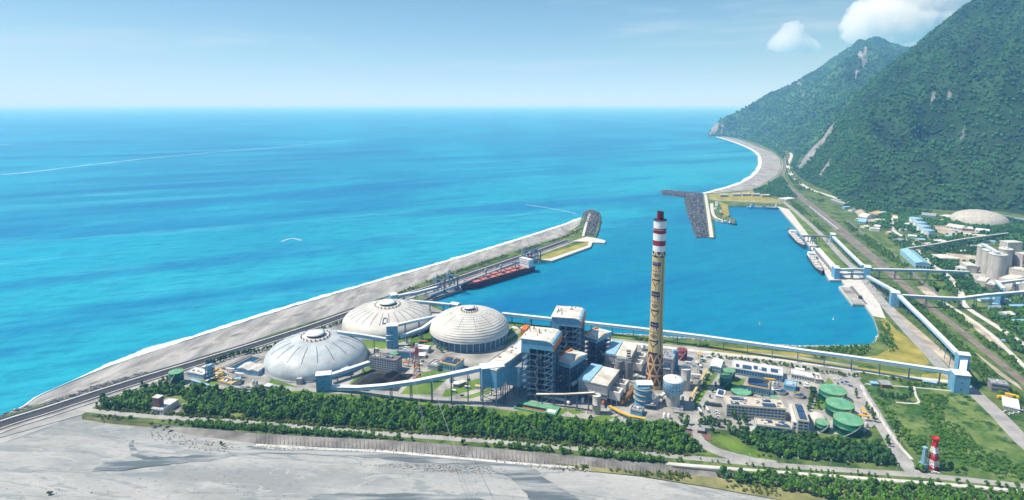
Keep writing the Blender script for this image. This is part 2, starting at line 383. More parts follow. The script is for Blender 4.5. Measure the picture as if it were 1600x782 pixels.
harbour=[(1098,304),(1108,371),(1117,371),(1114,340),(1122,345),(1148,347),(1150,343),(1136,338),(1136,322.5),(1214,322.5),(1218,326),(1243,355),(1264,384),(1287,423),(1296,438),(1315,438),(1320,446),(1310,448),(1332,476),(1351,476),(1364,494),(1372,515),(1373,527),(1368,534),(1353,540),(1294,543),(1230,542),(1170,538),(1110,533),(1060,529),(960,522),(900,515),(800,503),(720,490),(690,482),(676,474),(670,470),(732,447),(839,407),(843,408),(862,408),(923,386),(926,379),(945,380),(946,376),(930,372),(936,358),(938,345),(932,334),(920,333),(911,337)]
land=crest+[(9000,300,0),(9000,9000,0)]+bay_in+harbour+inner
LP=wpoly(land,Z0); b=MB(); n=len(LP)
tr=tessellate_polygon([[Vector((p.x,p.y,0)) for p in LP]]); b.add(LP,[up(t,LP) for t in tr],0)
lo=[Vector((p.x,p.y,-6)) for p in LP]; b.add(LP+lo,[(i,n+i,n+(i+1)%n,(i+1)%n) for i in range(n)],1)
tag(b.build('ground',[M['ground'],M['concrete']]),kind='structure')
# river bed: gently uneven gravel
ZR=.9
b=MB(); nx,ny=150,60; vs=[]
for j in range(ny+1):
    for i in range(nx+1):
        x=-900+2400*i/nx; y=180+ (j/ny)*480
        vs.append((x,y,ZR+.35*noise.fractal(Vector((x*.012,y*.03,3)),1,2,5)-.25))
RA,RB=G(-120,716),G(300,585)
def river_side(i): p=Vector(vs[i]); return (RB.x-RA.x)*(p.y-RA.y)-(RB.y-RA.y)*(p.x-RA.x)<0
b.add(vs,[(j*(nx+1)+i,j*(nx+1)+i+1,(j+1)*(nx+1)+i+1,(j+1)*(nx+1)+i) for j in range(ny) for i in range(nx) if river_side(j*(nx+1)+i) and river_side((j+1)*(nx+1)+i)],0,True)
def rivermat():
    m=bpy.data.materials.new('river_gravel'); m.use_nodes=True; nt=m.node_tree; N=nt.nodes; L=nt.links; b=N['Principled BSDF']; b.inputs['Roughness'].default_value=.9; b.inputs['Specular IOR Level'].default_value=.2
    g=N.new('ShaderNodeNewGeometry'); P=g.outputs['Position']
    def nd(scale,det,th=0,asp=1.,rough=.6,dist=0.):
        m1=N.new('ShaderNodeMapping'); m1.inputs['Rotation'].default_value=(0,0,-R(th)); L.new(P,m1.inputs['Vector']); m2=N.new('ShaderNodeMapping'); m2.inputs['Scale'].default_value=(1./asp,1,1); L.new(m1.outputs[0],m2.inputs['Vector'])
        n=N.new('ShaderNodeTexNoise'); n.inputs['Scale'].default_value=scale; n.inputs['Detail'].default_value=det; n.inputs['Roughness'].default_value=rough; n.inputs['Distortion'].default_value=dist; L.new(m2.outputs[0],n.inputs['Vector']); return n.outputs['Fac']
    def rng(v,a,c,lo=0,hi=1):
        r=N.new('ShaderNodeMapRange'); r.interpolation_type='SMOOTHSTEP'; r.inputs['From Min'].default_value=a; r.inputs['From Max'].default_value=c; r.inputs['To Min'].default_value=lo; r.inputs['To Max'].default_value=hi; L.new(v,r.inputs['Value']); return r.outputs[0]
    def mixc(f,a,c):
        x=N.new('ShaderNodeMix'); x.data_type='RGBA'; L.new(f,x.inputs['Factor'])
        for k,y in (('A',a),('B',c)):
            if isinstance(y,tuple): x.inputs[k].default_value=(*y,1)
            else: L.new(y,x.inputs[k])
        return x.outputs['Result']
    def mth(op,a,c):
        n=N.new('ShaderNodeMath'); n.operation=op
        for i,x in enumerate((a,c)):
            if isinstance(x,(int,float)): n.inputs[i].default_value=x
            else: L.new(x,n.inputs[i])
        return n.outputs[0]
    col=mixc(rng(nd(.016,6,-6,3),.36,.64),(.26,.28,.285),(.39,.40,.395))
    col=mixc(rng(nd(.05,8,-10,4,.7),.48,.72,0,.8),col,(.49,.495,.48))         # pale gravel bars
    thin=mth('ABSOLUTE',mth('SUBTRACT',nd(.022,5,-9,5,.55,.9),.5),0)
    col=mixc(rng(thin,.022,.002,0,.7),col,(.20,.235,.25))                      # braided rills
    thin2=mth('ABSOLUTE',mth('SUBTRACT',nd(.05,4,4,6,.5,.6),.46),0)
    col=mixc(rng(thin2,.016,.002,0,.5),col,(.47,.475,.46))
    col=mixc(rng(nd(.22,5,0,1.5,.85),.53,.70,0,.6),col,(.15,.15,.145))           # cobbles and drift wood
    col=mixc(rng(nd(.022,5,12,2),.60,.74,0,.5),col,(.29,.27,.22))
    L.new(col,b.inputs['Base Color'])
    bp=N.new('ShaderNodeBump'); bp.inputs['Strength'].default_value=1; bp.inputs['Distance'].default_value=1.1; L.new(nd(.13,12,-8,2.,.78),bp.inputs['Height']); L.new(bp.outputs[0],b.inputs['Normal']); return m
M['river']=rivermat()
tag(b.build('riverbed',M['river']),kind='structure')
def flat(name,px,z,m):
    P=[G(*p,z) for p in px]; out=[]
    for a,c in zip(P,P[1:]+P[:1]):
        n=max(2,int((c-a).length/5))
        for k in range(n):
            p=a.lerp(c,k/n); q=noise.noise_vector(Vector((p.x*.055,p.y*.055,2)))*5+noise.noise_vector(Vector((p.x*.2,p.y*.2,5)))*1.6; out.append((p.x+q.x*1.4,p.y+q.y*.7,0))
    return sheet(name,out,z,m)
flat('stream',[(165,722),(230,718),(330,711),(420,700),(370,711),(330,720),(260,727),(200,733),(140,736)],ZR+0.13,M['stream'])
flat('stream',[(330,712),(395,700),(450,694),(520,697),(600,704),(700,713),(760,718),(790,722),(800,730),(740,728),(640,721),(560,714),(480,709),(420,708),(360,713)],ZR+0.14,M['stream'])
flat('stream',[(765,722),(800,722),(830,728),(845,742),(870,760),(895,775),(930,800),(850,800),(830,770),(800,750),(775,737)],ZR+0.15,M['stream'])
flat('stream',[(205,690),(199,700),(203,712),(225,717),(300,716),(290,713.5),(230,714),(210,709),(207,700),(211,690)],ZR+0.15,M['stream'])
flat('stream',[(500,772),(620,770),(720,774),(800,786),(560,790),(470,782)],ZR+0.15,M['stream'])
# sloping levee face with ribs
def slope(name,top,bot,zt,zb,m,nsub=1):
    T=[G(*p,zt) for p in top]; Bm=[G(*p,zb) for p in bot]; k=len(T); b=MB()
    b.add(T+Bm,[(k+i,k+i+1,i+1,i) for i in range(k-1)]); return tag(b.build(name,m),kind='structure')
ct=[(240,662),(300,668.5),(400,677.5),(500,683.5),(600,687.5),(700,694.5),(800,703.5),(900,712.5),(1000,722.5),(1080,728.5),(1150,733.5),(1300,745.5),(1450,757.5),(1600,768.5),(1900,800)]
cb=[(236,668),(300,680),(400,694),(500,700),(600,704),(700,713),(800,722),(900,730),(1000,739),(1080,745),(1150,750),(1300,762),(1450,774),(1600,786),(1900,820)]
slope('levee',ct,cb,Z0+.02,ZR-.3,M['revet'])
b=MB()
for i in range(2,9):
    for k in range(16):
        t=k/16; p=Vector(ct[i]).lerp(Vector(ct[i+1]),t); q=Vector(cb[i]).lerp(Vector(cb[i+1]),t)
        b.beam(G(p.x,p.y,Z0-.1),G(q.x,q.y,ZR),.45,.5)
tag(b.build('levee_ribs',M['dark_concrete']),kind='structure')
slope('levee_toe',[(x,y-.3) for x,y in cb[2:8]],[(x,y+3.2) for x,y in cb[2:8]],ZR+.75,ZR+.3,M['pale_concrete'])
slope('road_bank',[(-130,726),(0,685),(100,657),(128,649)],[(-130,740),(0,694),(100,664),(128,656)],Z0,ZR-.3,M['pale_concrete'])
slope('river_bank',[(128,649),(175,657),(240,662)],[(128,656),(175,663),(236,668)],Z0,ZR-.3,M['bank'])
sheet('scrub_bank',[(860,722),(905,728),(1000,737),(1100,745),(1300,760),(1500,775),(1900,812),(1900,860),(1320,800),(1230,783),(1100,760),(1000,744),(900,734)],ZR+.55,M['bank'])
# beaches: outer edge in the water, wet band, dry shingle
def beach(name,outer,inn,mats,zin):
    O=smooth([G(*p,0) for p in outer],8); I=smooth([G(*p,zin) for p in inn],8)
    def samp(P,n):
        L_=[0]
        for i in range(1,len(P)): L_.append(L_[-1]+(P[i]-P[i-1]).length)
        out=[];j=0
        for k in range(n+1):
            s=L_[-1]*k/n
            while j<len(P)-2 and L_[j+1]<s: j+=1
            t=(s-L_[j])/max(1e-6,L_[j+1]-L_[j]); out.append(P[j].lerp(P[j+1],t))
        return out
    n=160;O=samp(O,n);I=samp(I,n); b=MB(); prof=[(-.06,-.8),(0.,-.02),(.08,.8),(.16,1.5),(.5,zin*.8),(.62,zin*.95),(1,zin+.03)]
    vs=[]
    for s,z in prof:
        for k in range(n+1):
            w=.015*noise.noise(Vector((k*.25,7,s*3))); p=O[k].lerp(I[k],max(-.1,s+w)); vs.append((p.x,p.y,z))
    ms=[1,1,0,0,2,0]
    for r in range(len(prof)-1):
        base=len(b.v) if r else 0
        if r==0: b.v+=vs
        for k in range(n):
            b.f.append([r*(n+1)+k+1,r*(n+1)+k,(r+1)*(n+1)+k,(r+1)*(n+1)+k+1]); b.m.append(ms[r]); b.s.append(True)
    tag(b.build(name,mats),kind='structure'); return O
M['wet']=mat('wet_sand',(.115,.12,.12),.45,.15,.05,coord='W',spec=.5)
b_out=[(-130,712),(0,650),(60,622),(95,603),(200,561),(330,519),(430,487),(500,466),(600,437),(700,408.5),(800,378),(880,352.5),(909,341)]
b_in=[(-120,722),(0,667),(75,638),(110,626),(210,594),(340,552),(440,517),(520,492),(620,457),(700,427),(800,394),(880,369),(908,355)]
b_out[1:4]=[(0,653),(40,634),(72,614)]
SH=beach('beach',b_out,b_in,[M['beach'],M['wet'],M['sandbar']],Z0)
y_out=[(1100,303),(1140,292.5),(1165,282.5),(1183,269),(1189,254),(1184,240),(1165,229),(1140,220),(1118,213.6)]
y_in=[(1130,302.5),(1172,298.5),(1186,292),(1202,284.5),(1215,275),(1223,262),(1219,248),(1190,230),(1130,213.2)]
SH2=beach('far_beach',y_out,y_in,[M['beach'],M['wet'],M['beach']],Z0)
# surf: broken white water along the shoreline
def foammat():
    m=mat('surf',(.80,.84,.86),.7,.06,.2,coord='W'); nt=m.node_tree; N=nt.nodes; L=nt.links
    uv=N.new('ShaderNodeUVMap'); sp=N.new('ShaderNodeSeparateXYZ'); L.new(uv.outputs[0],sp.inputs[0])
    g=N.new('ShaderNodeNewGeometry'); nz=N.new('ShaderNodeTexNoise'); nz.inputs['Scale'].default_value=.055; nz.inputs['Detail'].default_value=8; nz.inputs['Roughness'].default_value=.7; L.new(g.outputs['Position'],nz.inputs['Vector'])
    def mth(op,a,c):
        n=N.new('ShaderNodeMath'); n.operation=op
        for i,x in enumerate((a,c)):
            if isinstance(x,(int,float)): n.inputs[i].default_value=x
            else: L.new(x,n.inputs[i])
        return n.outputs[0]
    edge=mth('ABSOLUTE',mth('SUBTRACT',sp.outputs[0],.42),0)
    v=mth('SUBTRACT',mth('MULTIPLY',nz.outputs['Fac'],1.5),mth('MULTIPLY',edge,1.7))
    r=N.new('ShaderNodeMapRange'); r.interpolation_type='SMOOTHSTEP'; r.inputs['From Min'].default_value=.02; r.inputs['From Max'].default_value=.34; L.new(v,r.inputs['Value'])
    L.new(r.outputs[0],N['Principled BSDF'].inputs['Alpha']); return m
M['foam']=foammat()
def surf(name,O,wf,sgn):
    n=len(O); vs=[];uv=[]
    for k in range(n):
        t=(O[min(k+1,n-1)]-O[max(k-1,0)]).normalized(); s=Vector((-t.y,t.x,0))*sgn; w=wf(k/(n-1))*(.85+.35*noise.noise(Vector((k*.21,sgn,2))))
        vs+= [O[k]-s*w*.30+Vector((0,0,.75)),O[k]+s*w*.25+Vector((0,0,.45)),O[k]+s*w+Vector((0,0,.06))]
    b=MB(); fs=[]
    for k in range(n-1):
        for j in range(2): fs.append((3*k+j,3*k+j+1,3*k+j+4,3*k+j+3))
    b.add(vs,fs,0,True); o=b.build(name,M['foam']); me=o.data; lay=me.uv_layers.new(name='UVMap')
    for lp in me.loops: lay.data[lp.index].uv=((lp.vertex_index%3)/2.,(lp.vertex_index//3)/n)
    return tag(o,kind='stuff')
surf('surf_foam',SH,lambda t:3+13*min(1,max(0,(t-.13)/.05))+11*math.exp(-((t-.165)/.03)**2),1)
surf('surf_foam',SH2,lambda t:26,1)
# a long wake line and current lines drawn by foam on the open sea
def wake(px,w):
    L_,R_=ribbon(px,w,.12,10); b=MB(); k=len(L_); mid=[(a+c)/2 for a,c in zip(L_,R_)]; vs=[]
    for a,c in zip(L_,R_): vs+=[a,(a+c)/2,c]
    fs=[]
    for i in range(k-1):
        for j in range(2): fs.append((3*i+j+1,3*i+j,3*i+j+3,3*i+j+4))
    b.add(vs,fs); o=b.build('wake_foam',M['foam_soft']); lay=o.data.uv_layers.new(name='UVMap')
    for lp in o.data.loops: lay.data[lp.index].uv=((lp.vertex_index%3)/2.,0)
    tag(o,kind='stuff')
M['foam_soft']=foammat(); M['foam_soft'].name='faint_foam'
for nd in M['foam_soft'].node_tree.nodes:
    if nd.type=='MAP_RANGE': nd.inputs['To Max'].default_value=.55; nd.inputs['From Max'].default_value=.75
    if nd.type=='TEX_NOISE': nd.inputs['Scale'].default_value=.012
wake([(-60,278),(40,270),(140,258),(250,246),(350,237),(450,229),(560,217)],lambda t:42*(1-.5*t))
wake([(-30,229),(10,226),(25,225)],60)
wake([(440,378),(455,373),(470,376)],14)
wake([(820,320),(860,326),(900,334)],10)
# ---------------------------------------------------------------- mountains
def rockmat(name,c1,c2,sc_):
    return mat(name,c1,.95,.25,sc_,col2=c2,coord='W',detail=10,bump=1.0,bscale=sc_*6)
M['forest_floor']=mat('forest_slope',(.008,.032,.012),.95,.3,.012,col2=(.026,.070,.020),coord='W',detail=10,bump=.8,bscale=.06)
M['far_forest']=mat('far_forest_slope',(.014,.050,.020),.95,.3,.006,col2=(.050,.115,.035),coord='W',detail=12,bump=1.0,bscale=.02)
M['cliff']=mat('bare_rock',(.13,.14,.13),.95,.25,.03,col2=(.27,.27,.26),coord='W',detail=9,bump=.8)
def interp(P,n):
    L_=[0]
    for i in range(1,len(P)): L_.append(L_[-1]+math.hypot(P[i][0]-P[i-1][0],P[i][1]-P[i-1][1]))
    return L_
def loft(foot,ridge,ncol,nrow,power,amp,gul,seed,back):
    "heightfield slope between a foot line and a ridge line (same count of stations)"
    Fp=smooth(foot,12); Rp=smooth(ridge,12)
    def rs(P):
        out=[]
        for k in range(ncol+1):
            s=(len(P)-1)*k/ncol; j=min(int(s),len(P)-2); out.append(P[j].lerp(P[j+1],s-j))
        return out
    Fp=rs(Fp);Rp=rs(Rp); V=[]
    for r in range(nrow+1):
        t=r/nrow
        for k in range(ncol+1):
            f,g=Fp[k],Rp[k]; p=f.lerp(g,t); hgt_=g.z-f.z
            z=f.z+hgt_*(t**power)
            e=math.sin(math.pi*min(1,t))**.8
            n1=noise.ridged_multi_fractal(Vector((p.x*gul*.6,p.y*gul*.6,seed)),.9,2.1,5,1.0,1.9)*.75-.75
            z+=amp*hgt_*e*n1*.25
            V.append(Vector((p.x,p.y,z)))
    for r in range(1,back+1):
        t=r/back
        for k in range(ncol+1):
            g=Rp[k]; d=(Rp[k]-Fp[k]); d.z=0; d.normalize() if d.length>1 else None
            V.append(Vector((g.x+d.x*(g.z*1.2)*t+ 5*t,g.y+d.y*(g.z*1.2)*t+60*t,max(3.5,(g.z)*(1-t**1.2))-2*t)))
    fs=[];nr=nrow+back
    for r in range(nr):
        for k in range(ncol): fs.append((r*(ncol+1)+k,r*(ncol+1)+k+1,(r+1)*(ncol+1)+k+1,(r+1)*(ncol+1)+k))
    return V,fs
nf=[(1243,270),(1250,277),(1262,285),(1280,293),(1300,302),(1320,312),(1345,319),(1400,323),(1480,329),(1550,330),(1620,338),(1720,348),(1900,365)]
nrg=[(1244,267,2850),(1255,249,2900),(1272,227,2950),(1296,199,3000),(1325,165,3050),(1355,131,3080),(1390,101,3100),(1430,72,3110),(1478,37,3100),(1538,-8,3060),(1600,-30,3000),(1720,-30,2850),(1900,0,2600)]
V1,F1=loft([G(*p,Z0) for p in nf],[RY(*p) for p in nrg],130,90,.88,1.5,.0036,1.3,16)
scars=[[(1250,252),(1272,228),(1285,216),(1296,200),(1306,190),(1300,205),(1288,222),(1270,243),(1255,256)],[(1277,278),(1284,267),(1294,252),(1299,248),(1297,258),(1288,268),(1280,277)],[(1246,262),(1255,252),(1268,240),(1274,232),(1272,243),(1260,257),(1250,266)],
 [(1498,206),(1508,203),(1515,208),(1510,211),(1500,211)],[(1480,152),(1488,148),(1492,154),(1484,158)],[(1456,156),(1461,151),(1463,157),(1458,160)],[(1528,140),(1533,136),(1535,142),(1530,146)]]
SC=[[Vector(p) for p in s] for s in scars]
b=MB(); b.v=[tuple(v) for v in V1]; scarset=set()
for f in F1:
    c=(V1[f[0]]+V1[f[2]])/2; q=Q(*c); m=0
    if any(inside(q[0],q[1],s) for s in SC): m=1
    b.f.append(list(f)); b.m.append(m); b.s.append(True)
near_hill=tag(b.build('mountain',[M['forest_floor'],M['cliff']]),kind='structure')
ff=[(1107,213.5),(1120,213.5),(1140,214),(1165,219),(1190,226),(1215,232),(1245,243),(1280,262),(1330,275)]
fr=[(1108,207,6150),(1124,188,6250),(1160,171,6350),(1205,146,6500),(1250,126,6650),(1295,101,6800),(1340,75,6900),(1370,60,6950),(1400,72,7000),(1470,84,7000)]
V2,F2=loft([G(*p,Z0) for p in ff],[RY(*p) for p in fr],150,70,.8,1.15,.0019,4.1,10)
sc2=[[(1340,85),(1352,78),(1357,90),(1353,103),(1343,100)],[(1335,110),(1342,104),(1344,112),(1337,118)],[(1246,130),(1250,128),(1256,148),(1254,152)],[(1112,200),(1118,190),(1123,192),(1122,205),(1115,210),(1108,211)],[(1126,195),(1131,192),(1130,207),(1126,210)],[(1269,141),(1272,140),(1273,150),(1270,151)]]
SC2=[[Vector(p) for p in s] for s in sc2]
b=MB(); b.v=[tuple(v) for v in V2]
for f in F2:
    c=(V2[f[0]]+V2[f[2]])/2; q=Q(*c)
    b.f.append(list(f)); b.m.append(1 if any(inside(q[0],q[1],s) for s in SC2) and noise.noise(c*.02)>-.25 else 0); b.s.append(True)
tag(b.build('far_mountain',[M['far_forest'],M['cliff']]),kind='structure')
# ================================================================ yards, lawns, roads
sheet('plant_yard',[(262,604),(246,592),(300,582),(380,548),(470,516),(560,488),(640,466),(668,476),(690,486),(780,507),(900,522),(960,529),(1110,545),(1240,556),(1340,572),(1345,590),(1362,630),(1372,660),(1345,680),(1290,678),(1130,672),(1062,664),(900,652),(700,632),(480,612),(300,606)],Z0+.03,M['paving'])
for i,pp in enumerate([
 [(425,590),(440,597),(470,606),(478,609),(440,606),(420,598)],
 [(545,600),(575,572),(590,570),(600,578),(570,600)],
 [(420,603),(480,610),(520,616),(520,624),(420,613)],
 [(520,615),(600,621),(700,629),(720,633),(700,637),(600,629),(520,622)],
 [(625,616),(655,584),(700,572),(707,585),(672,617)],
 [(695,610),(745,592),(760,590),(770,605),(765,615),(735,623),(690,620)],
 [(700,637),(720,633),(800,642),(900,655),(1000,662),(1040,668),(1040,672),(900,662),(780,650)],
 [(630,560),(690,535),(730,540),(790,540),(820,522),(810,515),(700,500),(650,510)],
 [(560,530),(590,528),(640,505),(640,495),(690,493),(670,520),(600,545),(570,545)],
 [(795,512),(960,527),(1110,543),(1110,540),(960,523),(800,506)],
 [(1085,620),(1120,575),(1128,578),(1100,632),(1085,645)],
 [(1128,600),(1140,590),(1165,592),(1160,605),(1140,612),(1120,612)],
 [(1280,610),(1295,590),(1302,598),(1290,640),(1270,640)],
 [(300,597),(345,590),(350,600),(320,603)],
 ]): sheet('lawn',pp,Z0+.06,M['lawn'])
for pp in [[(1110,541),(1240,551),(1340,565),(1420,577),(1440,575),(1452,568),(1440,545),(1400,515),(1384,498),(1375,500),(1400,540),(1370,556),(1300,560),(1230,556),(1150,547)],
 [(800,509),(960,531),(1110,549),(1110,552),(960,534),(800,513)],[(1110,549),(1240,562),(1340,578),(1430,590),(1430,586),(1340,574),(1240,559),(1110,546)],
 [(1440,585),(1495,582),(1496,596),(1440,596)],
 [(843,404),(860,404),(918,384),(920,377),(885,388),(850,399)],
 [(1130,340),(1128,325),(1122,315),(1125,316),(1137,320),(1140,337)],
 [(1105,304),(1174,299),(1210,311),(1226,315),(1220,319),(1110,313)]]: sheet('dry_lawn',pp,Z0+.07,M['dry_lawn'])
for pp in [[(1232,327),(1240,326),(1300,400),(1322,418),(1314,420),(1285,395)],[(1445,445),(1460,440),(1470,450),(1465,458)],[(1452,425),(1475,455),(1480,470),(1462,455)],[(1350,360),(1400,395),(1440,430),(1430,432),(1380,395)]]: sheet('lawn',pp,Z0+.076,M['lawn'])
sheet('road_shoulder',[(-120,700),(0,664),(75,641),(170,611),(250,586),(300,572),(325,570),(262,596),(215,617),(150,634),(128,648),(100,656),(0,684),(-120,722)],Z0+.05,M['road'])
sheet('road_shoulder',[(325,570),(350,556),(400,541),(500,508),(560,487),(560,494),(500,516),(440,538),(400,553),(350,572)],Z0+.05,M['paving'])
for pp in ([(1114,683),(1127,680),(1160,694),(1200,712),(1213,717.5),(1180,716),(1142,705)],[(1070,674),(1080,688),(1096,701),(1118,711),(1098,709.5),(1068,694)],[(925,652),(945,648),(962,652),(950,657),(930,656)],[(884,640),(905,640),(915,645),(895,648)],[(810,641),(870,652),(880,657),(800,646)]): sheet('lawn',pp,Z0+.155,M['lawn'])
for pp in ([(1066,670),(1081,671),(1083,683),(1072,681)],[(1097,674),(1111,679),(1110,688),(1101,688)]): sheet('brick_paving',pp,Z0+.16,M['brick'])
# quay aprons
sheet('quay_apron',[(1214,322.5),(1218,326),(1243,355),(1264,384),(1287,423),(1296,438),(1315,438),(1320,446),(1310,448),(1332,476),(1351,476),(1364,494),(1384,498),(1372,470),(1345,432),(1322,424),(1310,420),(1283,385),(1236,328)],Z0+.05,M['pale_concrete'])
sheet('quay_apron',[(672,470),(732,447.5),(839,407.5),(843,404),(838,399),(760,424),(690,449),(655,466)],Z0+.05,M['grey_road'])
sheet('quay_apron',[(843,405),(862,408),(923,386),(926,379),(945,380),(946,376),(930,372),(916,370),(895,377),(918,378),(910,385),(860,404)],Z0+.06,M['pale_concrete'])
sheet('dock',[(1313,448.5),(1333,476),(1350,475.5),(1327,449)],Z0+.09,M['paving'])
sheet('dark_yard',[(1327,449),(1352,476),(1356,476),(1332,447)],Z0+.10,M['grey_road'])
sheet('meadow',[(1342,592),(1360,596),(1420,602),(1500,611),(1548,634),(1600,684),(1700,760),(1700,775),(1600,754),(1475,741),(1430,715),(1395,675),(1365,625)],Z0+.04,M['meadow'])
for pp in 0*[[(1386,641),(1392,638),(1399,642),(1393,648),(1385,647)],[(1414,643),(1428,642),(1431,648),(1422,651)],[(1462,629),(1478,628),(1490,633),(1475,637)],[(1500,621),(1518,622),(1516,629),(1503,628)],[(1520,654),(1540,657),(1546,663),(1530,662)],[(1540,683),(1556,684),(1560,691),(1545,692)],[(1525,722),(1560,722),(1590,735),(1570,742),(1535,735)],[(1484,722),(1496,720),(1500,727),(1488,731)],[(1460,645),(1468,646),(1466,653),(1458,650)]]:
    C=sum((G(*p) for p in pp),Vector())/len(pp); P=[]
    for k in range(90):
        a=2*math.pi*k/90; r=max(abs((G(*pp[0])-C).length),7)*max(.12,.62+.75*noise.noise(Vector((math.cos(a)*1.6+C.x,math.sin(a)*1.6,C.y)))+.5*noise.noise(Vector((math.cos(a)*6+C.x,math.sin(a)*6,C.y))))
        P.append((C.x+r*1.15*math.cos(a),C.y+r*.75*math.sin(a),0))
    sheet('bare_patch',P,Z0+.08,M['dirt'])
for pp in [[(1432,448),(1450,446),(1470,455),(1474,462),(1452,466)],[(1500,488),(1520,500),(1560,528),(1575,545),(1560,545),(1530,520),(1510,503)],[(1520,548),(1590,600),(1600,612),(1560,585)],[(1335,330),(1345,327),(1362,340),(1372,350),(1350,348)],[(1380,470),(1395,480),(1470,545),(1500,575),(1490,580),(1455,545),(1400,500)],[(1456,352),(1520,358),(1535,366),(1480,368),(1462,362)],[(1470,395),(1530,400),(1530,410),(1490,410)]]: occ_poly(wpoly(pp,Z0)); sheet('bare_earth',pp,Z0+.065,M['dirt'])
# ---------------- roads
L0=[(-120,716),(0,667),(75,643),(170,612),(250,587),(300,572),(350,556.5),(400,541),(450,525),(500,508.5),(560,487),(620,467),(690,446),(760,422),(840,394.5),(890,376.5)]
road('coast_road',L0,34,Z0+.12,M['paving'])
road('coast_road_lane_and_shade',L0,21,Z0+.16,M['asphalt'],off=2)
road('coast_road_lane_and_shade',L0,5,Z0+.16,M['asphalt'],off=17)  # narrow strip seaward of the wall: riprap shadow painted as dark asphalt
road('coast_road_line',L0,.9,Z0+.2,M['paint'],off=-4)
road('levee_road',[(128,640),(200,648),(300,655),(400,661),(529,672),(658,682),(800,692),(889,700),(1001,708),(1084,716),(1212,727),(1369,738),(1440,743),(1520,751),(1620,762),(1750,778)],lambda t:7.5,Z0+.10,M['road'])
road('levee_path',[(1040,724),(1193,736),(1345,747),(1480,757),(1640,771)],4,Z0+.11,M['pale_concrete'])
road('plant_road',[(420,602),(450,607),(519,611.5),(632,620),(710,626.5),(800,637),(885,648),(943,654),(1013,660),(1062,661),(1085,660)],8.5,Z0+.10,M['road'])
road('entrance_road',[(1148,562),(1135,580),(1120,603),(1103,632),(1085,662),(1084,672),(1090,685),(1104,697),(1131,709),(1179,720),(1215,726)],lambda t:13 if t<.45 else 12,Z0+.13,M['road'])
road('plant_road',[(760,606),(735,614),(695,625)],8,Z0+.11,M['paving'])
road('plant_road',[(700,572),(745,549),(790,530),(812,516)],7,Z0+.11,M['road'])
road('harbour_path',[(800,511),(960,533),(1110,551),(1230,564),(1340,579),(1400,588),(1440,592),(1490,597)],8,Z0+.12,M['pale_concrete'])
road('meadow_road',[(1290,585),(1330,592),(1352,622),(1372,655),(1400,700),(1420,730),(1430,742)],13,Z0+.12,M['road'])
road('meadow_track',[(1346,602),(1352,617),(1372,648),(1400,690),(1425,718)],3,Z0+.17,M['pale_concrete'])
for iw,px in enumerate([[(1352,600),(1420,605),(1500,613),(1530,625),(1565,655),(1600,690)],[(1428,604),(1431,618),(1434,630),(1400,629)]]): road('field_wall_path',px,2.2,Z0+.13+.02*iw,M['pale_concrete'])
road('quay_road',[(1100,309.5),(1140,313.5),(1215,315),(1226,317),(1277,361),(1315,401),(1340,425),(1362,451),(1387,482),(1422,521),(1452,552),(1480,583),(1520,612),(1560,649),(1610,700),(1700,770)],lambda t:11+6*t,Z0+.14,M['road'],n=8)
road('quay_road',[(1102,304),(1107,335),(1112,371)],9,Z0+.15,M['pale_concrete'])
road('quay_road',[(1112,318),(1113,330),(1118,340),(1135,346)],9,Z0+.16,M['pale_concrete'])
RW=[(1150,210.5),(1186,220),(1211,230),(1223,238),(1227,256),(1224,275),(1235,294),(1252,309),(1285,336),(1325,370),(1380,417),(1438,468),(1492,510),(1552,559),(1600,598),(1700,680)]
road('railway',RW,lambda t:9+20*math.exp(-((t-.55)/.15)**2),Z0+.10,M['ballast'],n=10)
for o_ in (-4,0,5,11,-10): road('railway_track',RW[6:] if abs(o_)<6 else RW[6:11],1.6,Z0+.2,M['grey_road' if o_ else 'brown'],off=o_)
road('highway',[(1195,217),(1222,222),(1236,240),(1231,258),(1238,275),(1262,294),(1296,306),(1340,322)],lambda t:16,Z0+.12,M['pale_concrete'])
road('access_road',[(1396,340),(1393,352),(1398,362),(1420,376),(1452,410),(1480,430),(1500,455),(1508,478),(1560,512),(1610,545)],9,Z0+.12,M['pale_concrete'])
road('access_road',[(1470,470),(1500,488),(1540,516),(1575,548),(1620,592)],6,Z0+.13,M['pale_concrete'])
road('access_road',[(1325,345),(1350,366),(1400,400),(1440,440),(1480,470)],7,Z0+.145,M['grey_road'])
sheet('car_park',[(1098,638),(1130,634),(1133,652),(1118,660),(1096,655)],Z0+.15,M['paving'])
sheet('car_park',[(1298,590),(1325,588),(1342,603),(1318,606)],Z0+.15,M['paving'])
occ_poly(wpoly([(1510,430),(1560,455),(1640,470),(1640,410),(1570,405)],Z0))
sheet('cement_yard',[(1510,430),(1560,455),(1640,470),(1640,410),(1570,405)],Z0+.07,M['paving'])
sheet('pit_floor',[(803,636),(815,628),(890,640),(875,650)],Z0+.15,M['lawn'])
sheet('tennis_court',[(677,633),(681,628.5),(721,632),(716,638.5),(682,636.5)],Z0+.15,M['grey_road'])
sheet('coal_yard',[(545,603),(580,577),(640,585),(622,612),(560,608)],Z0+.10,M['asphalt'])
